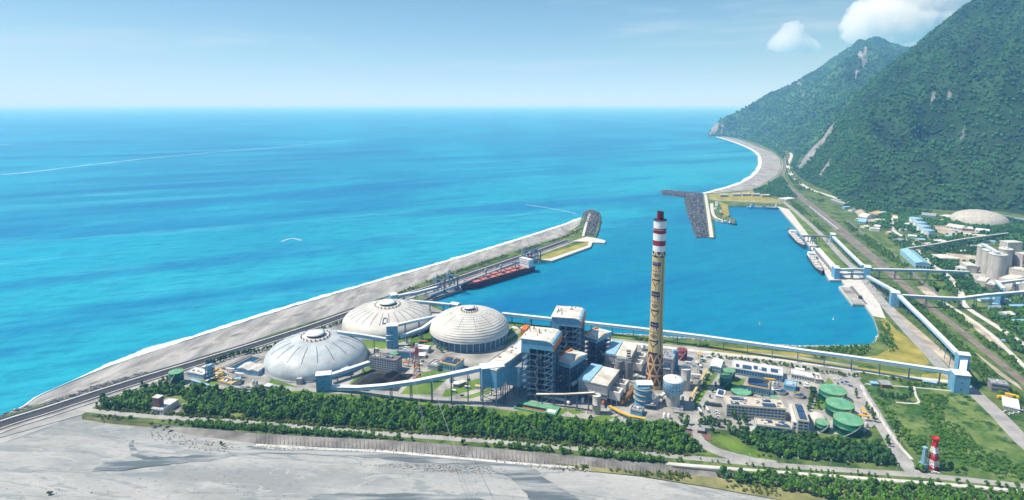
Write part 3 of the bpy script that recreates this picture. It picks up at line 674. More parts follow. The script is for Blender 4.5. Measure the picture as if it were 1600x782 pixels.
# seawall along the coast road
def wall(name,label,px,w,h,m,z=Z0,n=6,off=0,cat='wall'):
    L_,R_=ribbon(px,w,z+h,n,off); b=MB(); k=len(L_); lo=[p-Vector((0,0,h+.3)) for p in L_]; ro=[p-Vector((0,0,h+.3)) for p in R_]
    b.add(L_+R_,[(k+i,k+i+1,i+1,i) for i in range(k-1)]); b.add(L_+lo,[(i+1,i,k+i,k+i+1) for i in range(k-1)]); b.add(R_+ro,[(i,i+1,k+i+1,k+i) for i in range(k-1)])
    return tag(b.build(name,m),label,cat)
wall('sea_wall','long white parapet wall on the sea side of the dark coast road',L0,2.2,1.6,M['pale_concrete'],off=13.5)
wall('parapet_wall','low pale kerb wall on the river side of the coast road',L0,1.2,.9,M['pale_concrete'],off=-14)
wall('boundary_wall','pale boundary wall between the tree belt and the plant lawn',[(300,609),(420,614.5),(520,625),(600,631.5),(676,638),(720,642),(780,648)],.8,1.8,M['pale_concrete'])
wall('flood_wall','grey flood wall edging the levee road behind the young trees',[(1050,727),(1193,739.5),(1345,750.5),(1480,760),(1640,775)],.8,1.2,M['concrete'])
# rocks: armour on the moles, rubble at the levee toe
def rocks(name,px,z0,z1,n,smin,smax,m,base=None,seed=1,kind='stuff'):
    rr=random.Random(seed); P=wpoly(px,z0); b=MB()
    xs=[p.x for p in P];ys=[p.y for p in P]; c=0
    while c<n:
        x,y=rr.uniform(min(xs),max(xs)),rr.uniform(min(ys),max(ys))
        if not inside(x,y,P): continue
        c+=1
        d=min(((x-(a.x+(q.x-a.x)*t))**2+(y-(a.y+(q.y-a.y)*t))**2)**.5 for a,q in zip(P,P[1:]+P[:1]) for t in [max(0,min(1,((x-a.x)*(q.x-a.x)+(y-a.y)*(q.y-a.y))/max(1e-6,(q.x-a.x)**2+(q.y-a.y)**2)))])
        z=z0+(z1-z0)*min(1,d/14.); s=rr.uniform(smin,smax); vs=[]
        for sx in(-1,1):
            for sy in(-1,1):
                for sz in(-1,1): vs.append((x+sx*s*rr.uniform(.3,.6),y+sy*s*rr.uniform(.3,.6),z+sz*s*rr.uniform(.25,.5)))
        b.add(vs,[(0,1,3,2),(4,6,7,5),(0,4,5,1),(2,3,7,6),(1,5,7,3),(0,2,6,4)],rr.choice((0,0,1)))
    o=tag(b.build(name,m),kind=kind); return o
RM=[M['rockpile'],M['dark_concrete']]
arm1=[(1070,303),(1097,303.5),(1108,371),(1088,372),(1081,353),(1073,330),(1070,315)]
arm2=[(1031,299.5),(1040,298),(1075,301.5),(1098,302.8),(1098,306),(1070,309),(1036,304.5)]
arm3=[(908,366),(909,340),(914,331),(926,328.5),(937,333),(940,346),(932,373),(920,371)]
for pp,z in ((arm1,3.4),(arm2,3.0),(arm3,5.0)): 
    sheet('rock_mound',pp,1.2,M['rockpile'],thick=3)
rocks('armour_rocks',arm1,.6,5.2,2300,2.2,4.6,RM,seed=3)
rocks('armour_rocks',arm2,.6,4.6,1100,2.2,4.6,RM,seed=4)
rocks('armour_rocks',arm3,.6,6.2,1500,2.0,4.2,RM,seed=5)
road('mole_path',[(922,333),(916,350),(911,369)],6,Z0+3.2,M['pale_concrete'],thick=5)
rocks('rubble',[(380,697),(440,696),(520,701),(440,705)],ZR+.3,ZR+.5,350,.5,1.3,[M['pale_concrete'],M['concrete']],seed=6)
rocks('rubble',[(500,704),(600,706),(700,714),(780,722),(860,733),(930,738),(930,733),(860,725),(760,716),(600,702)],ZR+.3,ZR+.5,420,.5,1.2,[M['concrete'],M['rockpile']],seed=7)
rocks('rubble',[(560,726),(640,723),(790,731),(800,742),(700,738)],ZR+.3,ZR+.4,420,.3,.9,[M['concrete'],M['sandbar']],seed=8)
rocks('rubble',[(230,670),(330,690),(380,700),(330,709),(240,688)],ZR+.3,ZR+.4,220,.3,.8,[M['concrete'],M['rockpile']],seed=9)
rocks('rubble',[(-60,770),(300,720),(700,760),(1000,770),(1000,800),(-60,800)],ZR+.1,ZR+.2,150,.25,.7,[M['concrete'],M['dark_concrete']],seed=10)
rocks('shore_rocks',[(60,634),(140,606),(220,583),(235,582),(150,612),(70,641)],3.2,Z0+.4,360,1.2,2.6,RM,seed=11)
rocks('shore_rocks',[(-20,657),(30,638),(75,630),(80,635),(30,650),(-20,668)],2.4,Z0,220,1.2,2.8,[M['rockpile'],M['sandbar']],seed=12)
rocks('shore_rocks',[(960,521),(1110,531),(1240,541),(1360,540),(1374,520),(1376,528),(1365,545),(1240,548),(1110,536),(960,526)],.4,Z0+.3,900,1.0,2.2,[M['concrete'],M['pale_concrete']],seed=13)
# coal heap
b=MB(); n=26; C=G(602,594)
for k in range(1):
    vs=[]; 
    for j in range(n+1):
        for i in range(n+1):
            u=i/n*2-1;v=j/n*2-1; e=max(0,1-u*u)*max(0,1-v*v)
            vs.append((C.x+u*27+v*6,C.y+v*16,Z0+.2+9*e*(.5+1.1*noise.noise(Vector((u*2.3,v*2.1,4)))) if e>0 else Z0))
    b.add(vs,[(j*(n+1)+i,j*(n+1)+i+1,(j+1)*(n+1)+i+1,(j+1)*(n+1)+i) for j in range(n) for i in range(n)],0)
tag(b.build('coal_heap',M['coal']),'black coal heap in the yard beside the grey control building','coal heap')
# ================================================================ the power station
class Fr:
    "frame of a building: px corners (front left, front right, back left) seen at roof height h"
    def __init__(s,FL,FR,BL,h,prim='u',z=Z0,W=None):
        A=G(*FL,z+h);B=G(*FR,z+h);D=G(*BL,z+h)
        u=(B-A).normalized(); v=Vector((-u.y,u.x,0))
        if prim=='v':
            v=(D-A).normalized(); u=Vector((v.y,-v.x,0))
        s.w=W or (B-A).dot(u); s.d=(D-A).dot(v); s.h=h; s.loc=Vector((A.x,A.y,z)); s.rz=math.atan2(u.y,u.x)
def windows(root,Lx,y,z0,z1,rows,cols,m=None,x0=0.,axis='x',fw=.74,fh=.6,proud=.06,name='window'):
    "a grid of window panes on a wall, each a part sharing one mesh"
    cw=(Lx-x0*2)/cols; ch=(z1-z0)/rows; ww=cw*fw; hh=ch*fh; first=None
    for r in range(rows):
        for c in range(cols):
            cx=x0+cw*(c+.5); cz=z0+ch*(r+.5)
            if first is None:
                b=MB(); 
                if axis=='x': b.box(-ww/2,ww/2,-proud,.1,-hh/2,hh/2,0); b.box(-ww/2-.12,ww/2+.12,-proud-.18,0,-hh/2-.22,-hh/2,1)
                else: b.box(-.1,proud,-ww/2,ww/2,-hh/2,hh/2,0); b.box(0,proud+.18,-ww/2-.12,ww/2+.12,-hh/2-.22,-hh/2,1)
                o=b.build(name,[m or M['glass'],M['pale_concrete']],root); first=o
            else:
                o=first.copy(); COL.objects.link(o); setpar(o,root)
            o.location=(cx,y,cz) if axis=='x' else (y,cx,cz)
def bld(name,label,cat,FL,FR,BL,h,wall='blue',roof='roof',prim='u',W=None,style='flat',win=None,side=None,solar=(),units=0,group=None,z=Z0,seed=0,over=.4,legs=0):
    f=Fr(FL,FR,BL,h,prim,z,W); t=thing(name,label,cat,f.loc,f.rz,group); w,d=f.w,f.d; rr=random.Random(seed+int(FL[0]*7)); occ_rect(f.loc,f.rz,-2,w+2,-2,d+2)
    if legs:
        for i in range(6):
            for x in(1,w-1): MB().beam((x,1+(d-2)*i/5,-.2),(x,1+(d-2)*i/5,legs),.9).build('leg',M['steel'],t)
    if style=='flat':
        MB().box(0,w,0,d,legs or -.3,h-.5).build('wall',M[wall],t)
        b=MB(); b.box(-over,w+over,-over,d+over,h-.5,h)
        if w>8 and d>8:
            for q in ((0,w,0,.35),(0,w,d-.35,d),(0,.35,.36,d-.36),(w-.35,w,.36,d-.36)): b.box(*q,h+.001,h+.9)
        b.build('roof',M[roof],t)
    elif style in('gable','gabley'):
        MB().box(0,w,0,d,-.3,h).build('wall',M[wall],t); ax='x' if style=='gable' else 'y'
        MB().gable(0,w,0,d,h+.01,h+(d if ax=='x' else w)*.16,0,ax,over).build('roof',M[roof],t)
    for k in range(units):
        b=MB(); sx,sy,sz=rr.uniform(1.2,3.2),rr.uniform(1.2,2.6),rr.uniform(.9,2.2); x=rr.uniform(1,max(1.2,w-4));y=rr.uniform(1,max(1.2,d-4))
        b.box(x,x+sx,y,y+sy,h+.002,h+sz); b.build('roof_unit',M[rr.choice(('grey','white','concrete'))],t)
    for (a,c,e,g_) in solar:
        b=MB(); n_=max(1,int((c-a)*w/2.2)); 
        for i in range(n_):
            x0=w*a+(c-a)*w*i/n_; b.box(x0,x0+(c-a)*w/n_-.12,d*e,d*g_,h+.95,h+1.1)
        b.build('solar_panel',M['solar'],t)
    if win: windows(t,w,0,win[2] if len(win)>2 else .5,(win[3] if len(win)>3 else h-.8),win[0],win[1],x0=.4)
    if side: windows(t,d,w,.5,h-.8,side[0],side[1],axis='y',x0=.4)
    return t,f
# ---------------------------------------------------------------- coal domes
def dome(name,label,cx,rowc,wpx,htop,mm,ribs,vents,style='low',group='white domes over the coal stores'):
    C=G(cx,rowc); dep=C.y*cP+(H-Z0)*sP; Rr=wpx/2./F*dep
    t=thing(name,label,'storage dome',C,0,group); occ_rect(C,0,-Rr,Rr,-Rr,Rr)
    zw=Rr*.10 if style=='low' else 13; Hh=htop
    pr=[(Rr*1.0,-.2),(Rr*1.0,zw*.5)] if style=='low' else [(Rr*.93,-.2),(Rr*.93,zw)]
    N_=22 if style=='low' else 15; shell=[]
    for i in range(N_+1):
        a=math.pi/2*i/N_; r=Rr*math.cos(a)**.92; z=zw+(Hh-zw)*math.sin(a)**(1.12 if style=='low' else .95)
        if r<Rr*.10: break
        shell.append((r,z))
    if style!='low':
        MB().lathe(pr,n=72).build('ring_wall',M['steel'],t)
        for k in range(40):
            a=2*math.pi*k/40; MB().beam((Rr*.955*math.cos(a),Rr*.955*math.sin(a),0),(Rr*.955*math.cos(a),Rr*.955*math.sin(a),zw+.6),1.0).build('column',M['pale_blue'],t)
        b=MB(); sh=[]
        # overhanging shell made of stepped courses
        for i,(r,z) in enumerate(shell): sh+=[(r-.1,z),(r+.42,z+.3)] if i<len(shell)-1 else [(r,z)]
        b.lathe([(Rr*.94,zw-.2),(Rr*1.0,zw-.2)]+sh,n=96,sm=False); b.build('shell',M[mm],t)
    else:
        MB().lathe(pr+shell,n=96).build('shell',M[mm],t)
        b=MB(); b.lathe([(Rr*1.012,-.1),(Rr*1.012,2.2),(Rr*.99,2.4)],n=96); b.build('base_ring',M['grey'],t)
    rt,zt=shell[-1]
    MB().cyl(0,0,zt-.5,zt+1.0,rt*1.75,rt*1.6,40).build('crown_ring',M['pale_concrete'],t)
    MB().cyl(0,0,zt+1.002,zt+3.8,rt*1.02,n=40).build('vent_drum',M['dark'],t)
    c=MB(); c.lathe([(rt*1.12,zt+3.6),(rt*1.15,zt+4.2),(rt*.7,zt+5.2),(.02,zt+5.6)],n=48); c.build('vent_cap',M['white'],t)
    for k in range(20):
        a=2*math.pi*k/20; MB().box(rt*1.68*math.cos(a)-.55,rt*1.68*math.cos(a)+.55,rt*1.68*math.sin(a)-.55,rt*1.68*math.sin(a)+.55,zt+.2,zt+2.2).build('vent_hood',M['brown'],t)
    def surf_pt(a,f):
        i=f*(len(shell)-1); j=min(int(i),len(shell)-2); k=i-j; r=shell[j][0]*(1-k)+shell[j+1][0]*k; z=shell[j][1]*(1-k)+shell[j+1][1]*k
        return Vector((r*math.cos(a),r*math.sin(a),z))
    if ribs:
        for k in range(ribs):
            a=2*math.pi*(k+.5)/ribs; b=MB(); f0,f1=.40,.78
            pts=[surf_pt(a,f0+(f1-f0)*q/8) for q in range(9)]
            s=Vector((-math.sin(a),math.cos(a),0)); nrm=Vector((math.cos(a)*.5,math.sin(a)*.5,.85))
            for p,q in zip(pts,pts[1:]): b.add([p-s*.34+nrm*.3,p+s*.34+nrm*.3,q+s*.34+nrm*.3,q-s*.34+nrm*.3],[(0,1,2,3)])
            for p,q in zip(pts,pts[1:]):
                for e in(-.34,.34): b.add([p+s*e-nrm*.3,q+s*e-nrm*.3,q+s*e+nrm*.3,p+s*e+nrm*.3],[(0,1,2,3)])
            b.build('skylight_strip',M['steel'],t)
    return t,C,Rr,surf_pt
hA=hgt(494,564,519.5)
dA,cA,rA,sA=dome('coal_dome','pale grey coal dome nearest the beach road with dark skylight strips',495,563.5,153,hA-5,'dome',18,24)
hB=hgt(607,505,470)
dB,cB,rB,sB=dome('coal_dome','cream white coal dome between the other two with a square hatch',606.5,506,138,hB-5,'dome_white',26,24)
hC=hgt(734,527,478)
dC,cC,rC,sC=dome('coal_dome','ribbed white coal dome on a columned ring wall beside the harbour',734,528,123,hC-5,'dome_white',12,24,'ring')
# hatch frame on the middle dome
b=MB(); a=math.atan2(-1,.12); P=[sB(a+da,f) for da,f in((-.055,.62),(.055,.62),(.055,.46),(-.055,.46))]
for p,q in zip(P,P[1:]+P[:1]): b.beam(p+Vector((0,-.4,.8)),q+Vector((0,-.4,.8)),1.1)
b.build('hatch_frame',M['grey'],dB)
# small door house and stain marks at dome A
MB().box(-2,4,-rA-4,-rA+3,0,7,0).build('door_house',M['concrete'],dA)
# ---------------------------------------------------------------- conveyors
def gallery(label,pts,w=4.5,h=3.2,legs=8,wall='pale_blue',roof='white',legm='steel',group='covered conveyor galleries',lattice=True,gz=Z0,name='conveyor_gallery',leg_ts=None):
    "covered conveyor along 3-D points, with trestle legs that are parts"
    pts=[Vector(p) for p in pts]; t=thing(name,label,'conveyor',(pts[0].x,pts[0].y,gz),0,group); o=Vector((pts[0].x,pts[0].y,gz))
    P=[p-o for p in pts]; b=MB(); rb=MB()
    segs=list(zip(P,P[1:]))
    for p,q in segs:
        d=(q-p).normalized(); b.beam(p-d*.05,q+d*.05,w,h,0)
        rb.beam(p+Vector((0,0,h/2+.18)),q+Vector((0,0,h/2+.18)),w+.5,.32,0)
    b.build('gallery_wall',M[wall],t); rb.build('roof',M[roof],t)
    fl=MB(); wn=MB()
    for p,q in segs: fl.beam(p-Vector((0,0,h/2+.35)),q-Vector((0,0,h/2+.35)),w*.8,.6,0)
    fl.build('truss',M[legm],t)
    tot=sum((q-p).length for p,q in segs)
    ts=leg_ts if leg_ts is not None else [(i+.5)/legs for i in range(legs)]
    for tt in ts:
        s=tt*tot
        for p,q in segs:
            L_=(q-p).length
            if s<=L_: break
            s-=L_
        c=p.lerp(q,min(1,s/L_)); d=(q-p); d.z=0; d.normalize(); n_=Vector((-d.y,d.x,0)); zt=c.z-h/2-.6
        if zt<1.2: continue
        m=MB(); sp=min(2.4+zt*.05,5)
        for sg in(-1,1):
            a=Vector((c.x,c.y,0))+n_*sg*sp; e=Vector((c.x,c.y,zt))+n_*sg*w*.36; m.beam(a,e,.6)
        if lattice:
            k=max(1,int(zt/5))
            for i in range(k):
                z0,z1=zt*i/k,zt*(i+1)/k
                def pt(sg,z): f=z/zt; return Vector((c.x,c.y,z))+n_*sg*(sp*(1-f)+w*.36*f)
                m.beam(pt(-1,z0),pt(1,z1),.3); m.beam(pt(1,z0),pt(-1,z1),.3); m.beam(pt(-1,z1),pt(1,z1),.3)
        m.build('trestle',M[legm],t)
    return t
def gp(px,py,z): return G(px,py,Z0+z)
def tower(label,FL,FR,BL,h,wall='blue',roof='white',W=None,legs=0.,group='conveyor transfer towers',prim='u',steps=0,panes=6):
    f=Fr(FL,FR,BL,h,prim,W=W); t=thing('transfer_tower',label,'tower',f.loc,f.rz,group); w,d=f.w,f.d; occ_rect(f.loc,f.rz,-2,w+2,-2,d+2)
    MB().box(0,w,0,d,legs-.2 if legs else -.2,h-1.2).build('wall',M[wall],t)
    MB().gable(0,w,0,d,h-1.2,h+.6,0,'x',.5).build('roof',M[roof],t)
    if legs:
        for x in(1,w-1):
            for y in(1,d-1): MB().beam((x,y,-.2),(x,y,legs),.8).build('leg',M['steel'],t)
        b=MB()
        for (x0,y0,x1,y1) in((1,1,w-1,1),(1,d-1,w-1,d-1),(1,1,1,d-1),(w-1,1,w-1,d-1)):
            n_=max(1,int(legs/7))
            for i in range(n_):
                z0,z1=legs*i/n_,legs*(i+1)/n_; b.beam((x0,y0,z0),(x1,y1,z1),.35); b.beam((x1,y1,z0),(x0,y0,z1),.35); b.beam((x0,y0,z1),(x1,y1,z1),.4)
        b.build('bracing',M['steel'],t)
    for k in range(steps):
        z=h*(.35+.22*k); MB().box(-1.6,w*.55,-1.6,-.01,z,z+.6).build('ledge',M['white'],t)
    k=max(1,int(h-legs)//10)
    for i in range(min(k,4)):
        z=legs+4+(h-legs-7)*i/max(1,k); MB().box(w*.42,w*.42+1.6,-.1,.05,z,z+1.6).build('window',M['glass'],t)
    return t
tower('blue transfer tower in front of the dome nearest the beach road',(493,586),(517,584),(500,579),21,W=16,prim='u')
tower('tall stepped blue transfer tower between the three coal domes',(603.5,509),(621,508),(606,504),32,steps=2)
tower('small blue and white transfer house on the shoulder of the cream dome',(611,461),(621,459.5),(613,456.5),22,legs=8)
tower('small white transfer house at the harbour side behind the cream dome',(703,474),(714,476),(705,470),16,legs=6)
tower('big blue junction house on steel legs at the top of the rising conveyor',(753,575),(788,571),(757,566),43,legs=20)
gallery('white conveyor climbing from the tree belt up to the blue junction house',[gp(515,606,2.5),gp(560,607,6),gp(600,604,13),gp(650,597,22),gp(700,587,31),gp(757,575,40)],6,3.6,leg_ts=[.42,.55,.68,.8,.9])
gallery('short low conveyor rising from the grey dome foot to a transfer tower',[gp(515,588,9),gp(543,579,9),gp(577,567.5,9)],5,4,legs=3)
bld('conveyor_house','small blue conveyor house straddling the short low conveyor','building',(534,577),(545,574.5),(537,572),9,'blue','white')
gallery('conveyor between the stepped tower and the top of the grey dome',[gp(527,520,hA-7),gp(560,524,hA-11),gp(603,531,18)],4.5,3.5,legs=2)
gallery('upper of two conveyors between the stepped tower and the ribbed dome',[gp(622,508,27),gp(652,501,27),gp(684,494,25)],3.5,2.6,legs=3)
gallery('lower of two conveyors between the stepped tower and the ribbed dome',[gp(624,527,13),gp(660,514,17),gp(684,497,25),gp(706,490,hC-9)],4.5,3.2,legs=4)
gallery('white conveyor joining the cream dome to the harbour side transfer house',[gp(640,471,hB-14),gp(665,473,16),gp(703,477,13)],5,3.2,legs=3)
gallery('conveyor from the shoulder of the cream dome out to the jetty',[gp(621,463,18),gp(650,458,15),gp(687,448.5,9)],4.5,3.2,legs=4)
gallery('long jetty conveyor running behind the moored red carrier',[gp(672,462,6),gp(710,448,8),gp(760,428.5,8),gp(815,408,8),gp(838,399,8)],4,2.6,legs=14,roof='grey')
gallery('long conveyor on trestles along the south shore of the harbour',[gp(785,491,13),gp(860,499,13),gp(1000,514.5,13.5),gp(1100,527,14),gp(1250,548,15),gp(1360,563,16),gp(1494,583,18)],5,3.4,legs=19)
# ---------------------------------------------------------------- boiler houses
def boiler(label,FL,FR,BL,h,rust_left):
    f=Fr(FL,FR,BL,h); t=thing('boiler_house',label,'boiler house',f.loc,f.rz,'open steel boiler houses'); w,d=f.w,f.d
    b=MB(); b.box(0,w,0,d,h-11,h-1.2); b.box(-.2,w*.26,-.2,d*.4,h-16,h-11.01); b.build('cladding',M['blue'],t)
    b=MB(); pts=[(-.8,-.8,h-1.1),(w+.8,-.8,h-1.1),(w+.8,d+.8,h-1.1),(-.8,d+.8,h-1.1)]
    # roof tilts: a broad flat slab with a sloping right shoulder
    prof=[(-.8,h-.2),(w*.72,h+.5),(w*.9,h-.3),(w+1.0,h-3.2)]
    vs=[];fs=[]
    for x,z in prof: vs+=[(x,-1,z),(x,d+1,z),(x,-1,z-.8),(x,d+1,z-.8)]
    for i in range(3): a=4*i; fs+=[(a,a+4,a+5,a+1),(a+2,a+3,a+7,a+6),(a,a+2,a+6,a+4),(a+1,a+5,a+7,a+3)]
    fs+=[(0,1,3,2),(12,14,15,13)]; b.add(vs,fs); b.build('roof',M['dirty_roof'],t)
    b=MB(); b.box(w+.02,w+1.0,0,d,h-11,h-4.0); b.build('rusty_gable',M['rust'],t)
    if rust_left: MB().box(-7,-.9,d*.55,d*.98,h-6,h+1.5).build('rusty_penthouse',M['rust'],t)
    # open steel frame: columns, floors, braces
    nx,ny,nz=5,4,9; c=MB(); fl=MB(); br=MB()
    for i in range(nx):
        for j in range(ny):
            if 0<i<nx-1 and 0<j<ny-1: continue
            x,y=1+(w-2)*i/(nx-1),1+(d-2)*j/(ny-1); MB().beam((x,y,-.2),(x,y,h-11),1.1).build('column',M['steel'],t)
    for k in range(1,nz):
        z=(h-11)*k/nz; f_=MB(); f_.box(.4,w-.4,.4,d-.4,z,z+.35); f_.box(-.3,w+.3,-.3,.1,z+.36,z+1.0); f_.box(w+.1,w+.5,-.3,d,z+.36,z+1.0); f_.build('floor',M['steel'],t)
    for k in range(nz):
        z0,z1=(h-11)*k/nz,(h-11)*(k+1)/nz
        for i in(0,3):
            xa,xb=1+(w-2)*i/(nx-1),1+(w-2)*(i+1)/(nx-1); br.beam((xa,.6,z0),(xb,.6,z1),.45)
        br.beam((w-.6,1,z0),(w-.6,d*.4,z1),.45); br.beam((w-.6,d*.95,z0),(w-.6,d*.6,z1),.45)
    br.build('bracing',M['pale_blue'],t)
    # the furnace body inside and pipes on the landings
    MB().box(w*.18,w*.82,d*.2,d*.85,12,h-13).build('furnace',M['dark'],t)
    pp=MB(); rr=random.Random(int(FL[0]))
    for k in range(26):
        x=rr.uniform(1,w-1); z=rr.uniform(4,h-16); pp.tube((x,rr.uniform(.8,4),z),(x,rr.uniform(.8,4),z+rr.uniform(4,9)),.35,n=6)
    for k in range(18): z=rr.uniform(4,h-16); x=rr.uniform(1,w*.6); pp.tube((x,1.2,z),(x+rr.uniform(5,12),1.2,z),.3,n=6)
    pp.build('pipework',M['grey'],t)
    b=MB()
    for k in range(10): x=rr.uniform(1,w*.7);y=rr.uniform(d*.2,d*.9); b.tube((x,y,h),(x,y,h+rr.uniform(1.5,3.5)),.5,n=8)
    b.build('roof_ventilation',M['dark'],t)
    st=MB()
    for k in range(nz-1):
        z0,z1=(h-11)*k/nz,(h-11)*(k+1)/nz; xa,xb=(w*.44,w*.56) if k%2 else (w*.56,w*.44); st.beam((xa,-.9,z0),(xb,-.9,z1),1.2,.3)
    st.build('stairs',M['grey'],t)
    return t,f
boiler('front boiler house with an orange rusted roof edge beside the junction hall',(814.5,528),(864.5,534.5),(841,511.5),70,True)
boiler('rear boiler house standing against the harbour water',(862,494.5),(908,498.5),(882,479),70,False)
def scr(label,FL,FR,BL,h):
    f=Fr(FL,FR,BL,h); t=thing('catalyst_tower',label,'tower',f.loc,f.rz,'open steel catalyst towers'); w,d=f.w,f.d
    MB().box(0,w,0,d,h-6,h-.9).build('cladding',M['blue'],t)
    MB().gable(0,w,0,d,h-.9,h+2.0,0,'x',.6).build('roof',M['dirty_roof'],t)
    MB().box(-.9,1.2,d*.1,d*.9,h+.0,h+2.0).build('rusty_ridge',M['rust'],t)
    c=MB(); br=MB(); nz=6; hh=h-6
    for x in(.8,w/2,w-.8):
        for y in(.8,d/2,d-.8): MB().beam((x,y,-.2),(x,y,hh),.9).build('column',M['steel'],t)
    for k in range(1,nz): MB().box(.2,w-.2,.2,d-.2,hh*k/nz,hh*k/nz+.35).build('floor',M['steel'],t)
    for k in range(nz):
        z0,z1=hh*k/nz,hh*(k+1)/nz
        br.beam((.8,.5,z0),(w/2,.5,z1),.4); br.beam((w-.8,.5,z0),(w/2,.5,z1),.4); br.beam((w-.5,.8,z0),(w-.5,d/2,z1),.4); br.beam((w-.5,d-.8,z0),(w-.5,d/2,z1),.4)
    br.build('bracing',M['steel'],t)
    MB().box(w*.2,w*.8,d*.2,d*.8,6,hh-3).build('reactor',M['dark'],t)
    return t
scr('front catalyst tower with a patched roof beside the front boiler house',(869.5,562),(891,568.5),(888.5,543.5),40)
scr('rear catalyst tower with a white roof beside the rear boiler house',(912,524),(932,530),(926,509),40)
# bunker hall and annex
bld('bunker_hall','long white roofed bunker hall running back from the blue junction house','building',(752,573),(789,570),(818,528),41,'blue','dirty_roof',prim='v',units=7,legs=20)
f=Fr((791,572),(850,577),(797,564),34); t=thing('coal_bunker_annex','blue bunker annex on steel legs at the front boiler foot','building',f.loc,f.rz)
MB().box(0,f.w,0,f.d,12,33.2).build('wall',M['blue'],t); MB().box(-.3,f.w+.3,-.3,f.d+.3,33.2,34).build('roof',M['grey'],t)
MB().box(f.w*.3,f.w*.36,-.3,-.01,11,33).build('downpipe_duct',M['pale_blue'],t)
for i in range(7):
    for y in(.8,f.d-.8): MB().beam((1+(f.w-2)*i/6,y,-.2),(1+(f.w-2)*i/6,y,12),.8).build('leg',M['steel'],t)
bld('turbine_hall','pale turbine hall with a white roof behind the front boiler house','building',(800,540),(838,545),(842,515),24,'pale_blue','roof',prim='v',W=48,units=6)
# ---------------------------------------------------------------- filter houses (precipitators)
def filt(label,FL,FR,BL,h):
    f=Fr(FL,FR,BL,h); t=thing('filter_house',label,'filter house',f.loc,f.rz,'twin filter houses'); w,d=f.w,f.d
    MB().box(0,w,0,d,7,h-1).build('wall',M['grey'],t)
    b=MB(); vs=[(0,0,h-1),(w*.42,0,h+1.5),(w*.42,d,h+1.5),(0,d,h-1)]; b.prism([(-.4,-.4),(w*.40,-.4),(w*.40,d+.4),(-.4,d+.4)],h-1,h+1.2); b.build('side_roof',M['pale_blue'],t)
    MB().box(w*.405,w+.4,-.4,d+.4,h-1,h+.2,0).build('roof',M['dirty_roof'],t)
    b=MB()
    for i in range(7):
        x=.8+(w-1.6)*i/6
        for y in(.8,d-.8): MB().beam((x,y,-.2),(x,y,7),.7).build('leg',M['steel'],t)
    for i in range(4):
        for j in range(3):
            x=w*(i+.5)/4;y=d*(j+.5)/3; MB().lathe([(.5,2.5),(w*.11,7)],x,y,4,a0=math.pi/4,sm=False).build('hopper',M['grey'],t)
    for j in range(2):
        y=d*(.12+.5*j); c=MB(); c.box(w+.42,w+10,y,y+2.2,6,h-8); c.box(w+.42,w+10,y+d*.26,y+d*.26+2.2,6,h-8); c.box(w+10.01,w+12.4,y,y+d*.26+2.2,6,h-8); c.box(w+.6,w+10,y+2.21,y+d*.26-.01,5,6.2)
        for q in(w+3,w+9): c.beam((q,y+1,-.2),(q,y+1,6),.7); c.beam((q,y+d*.26+1,-.2),(q,y+d*.26+1,6),.7)
        c.build('outlet_duct',M['pale_concrete'],t)
    for i in range(5): MB().box(1+w*.18*i,1.8+w*.18*i,-1.4,-.02,7,9).build('valve_box',M['white'],t)
    MB().box(-.1,w,-1.2,-.02,h*.55,h*.55+.3).build('walkway',M['grey'],t)
filt('front filter house with a blue and brown roof beside the front boiler',(904,593),(949,603),(927,570),23)
filt('rear filter house with a blue and brown roof nearer the harbour',(945,553),(985,559.5),(963,533.5),23)
# ducts behind the catalyst towers
def duct(label,pts,r,m='white',group=None,legs=2,name='flue_duct'):
    pts=[Vector(p) for p in pts]; o=Vector((pts[0].x,pts[0].y,Z0)); t=thing(name,label,'duct',o,0,group); P=[p-o for p in pts]; b=MB()
    for p,q in zip(P,P[1:]): b.tube(p,q,r,n=14)
    for p in P[1:-1]: b.lathe([(.01,p.z-r),(r*.7,p.z-r*.7),(r,p.z),(r*.7,p.z+r*.7),(.01,p.z+r)],p.x,p.y,14)
    b.build('duct',M[m],t)
    for i in range(legs):
        c=P[0].lerp(P[-1],(i+.5)/legs)
        if c.z-r>1: MB().beam((c.x,c.y,0),(c.x,c.y,c.z-r+.2),.6).build('support',M['steel'],t)
for i,(a,c,lab) in enumerate([((934,541),(947,531),'front white arched duct between the rear tower and filter house'),((939,546),(953,536),'middle white arched duct between the rear tower and filter house'),((930,549),(944,555),'low white duct in front of the rear filter house')]):
    duct(lab,[gp(a[0],a[1],14),gp((a[0]+c[0])/2,(a[1]+c[1])/2-3,18),gp(c[0],c[1],14)],2.2,group='arched flue ducts')
duct('white flue duct between the front catalyst tower and filter house',[gp(893,602,12),gp(898,598,14),gp(905,595,12)],2.2,group='arched flue ducts')
duct('fat rusty brown duct bending round the scrubber foot',[gp(990,606,6),gp(983,618,6),gp(970,628,5)],3.2,'brown')
duct('white pipe on the ground beside the front filter house',[gp(850,620,2.5),gp(880,625,2.5),gp(890,630,2.5)],1.6,'white',legs=0)
# ---------------------------------------------------------------- chimney
C=G(1022,604); HC=193.
t=thing('chimney','tall banded chimney painted with dark tribal motifs on cream','chimney',C,0)
NA,NZ=96,330; zt=HC
def rad(z): return 6.8+.45*(1-z/HC)+2.5*(max(0,83-z)/83)**1.25
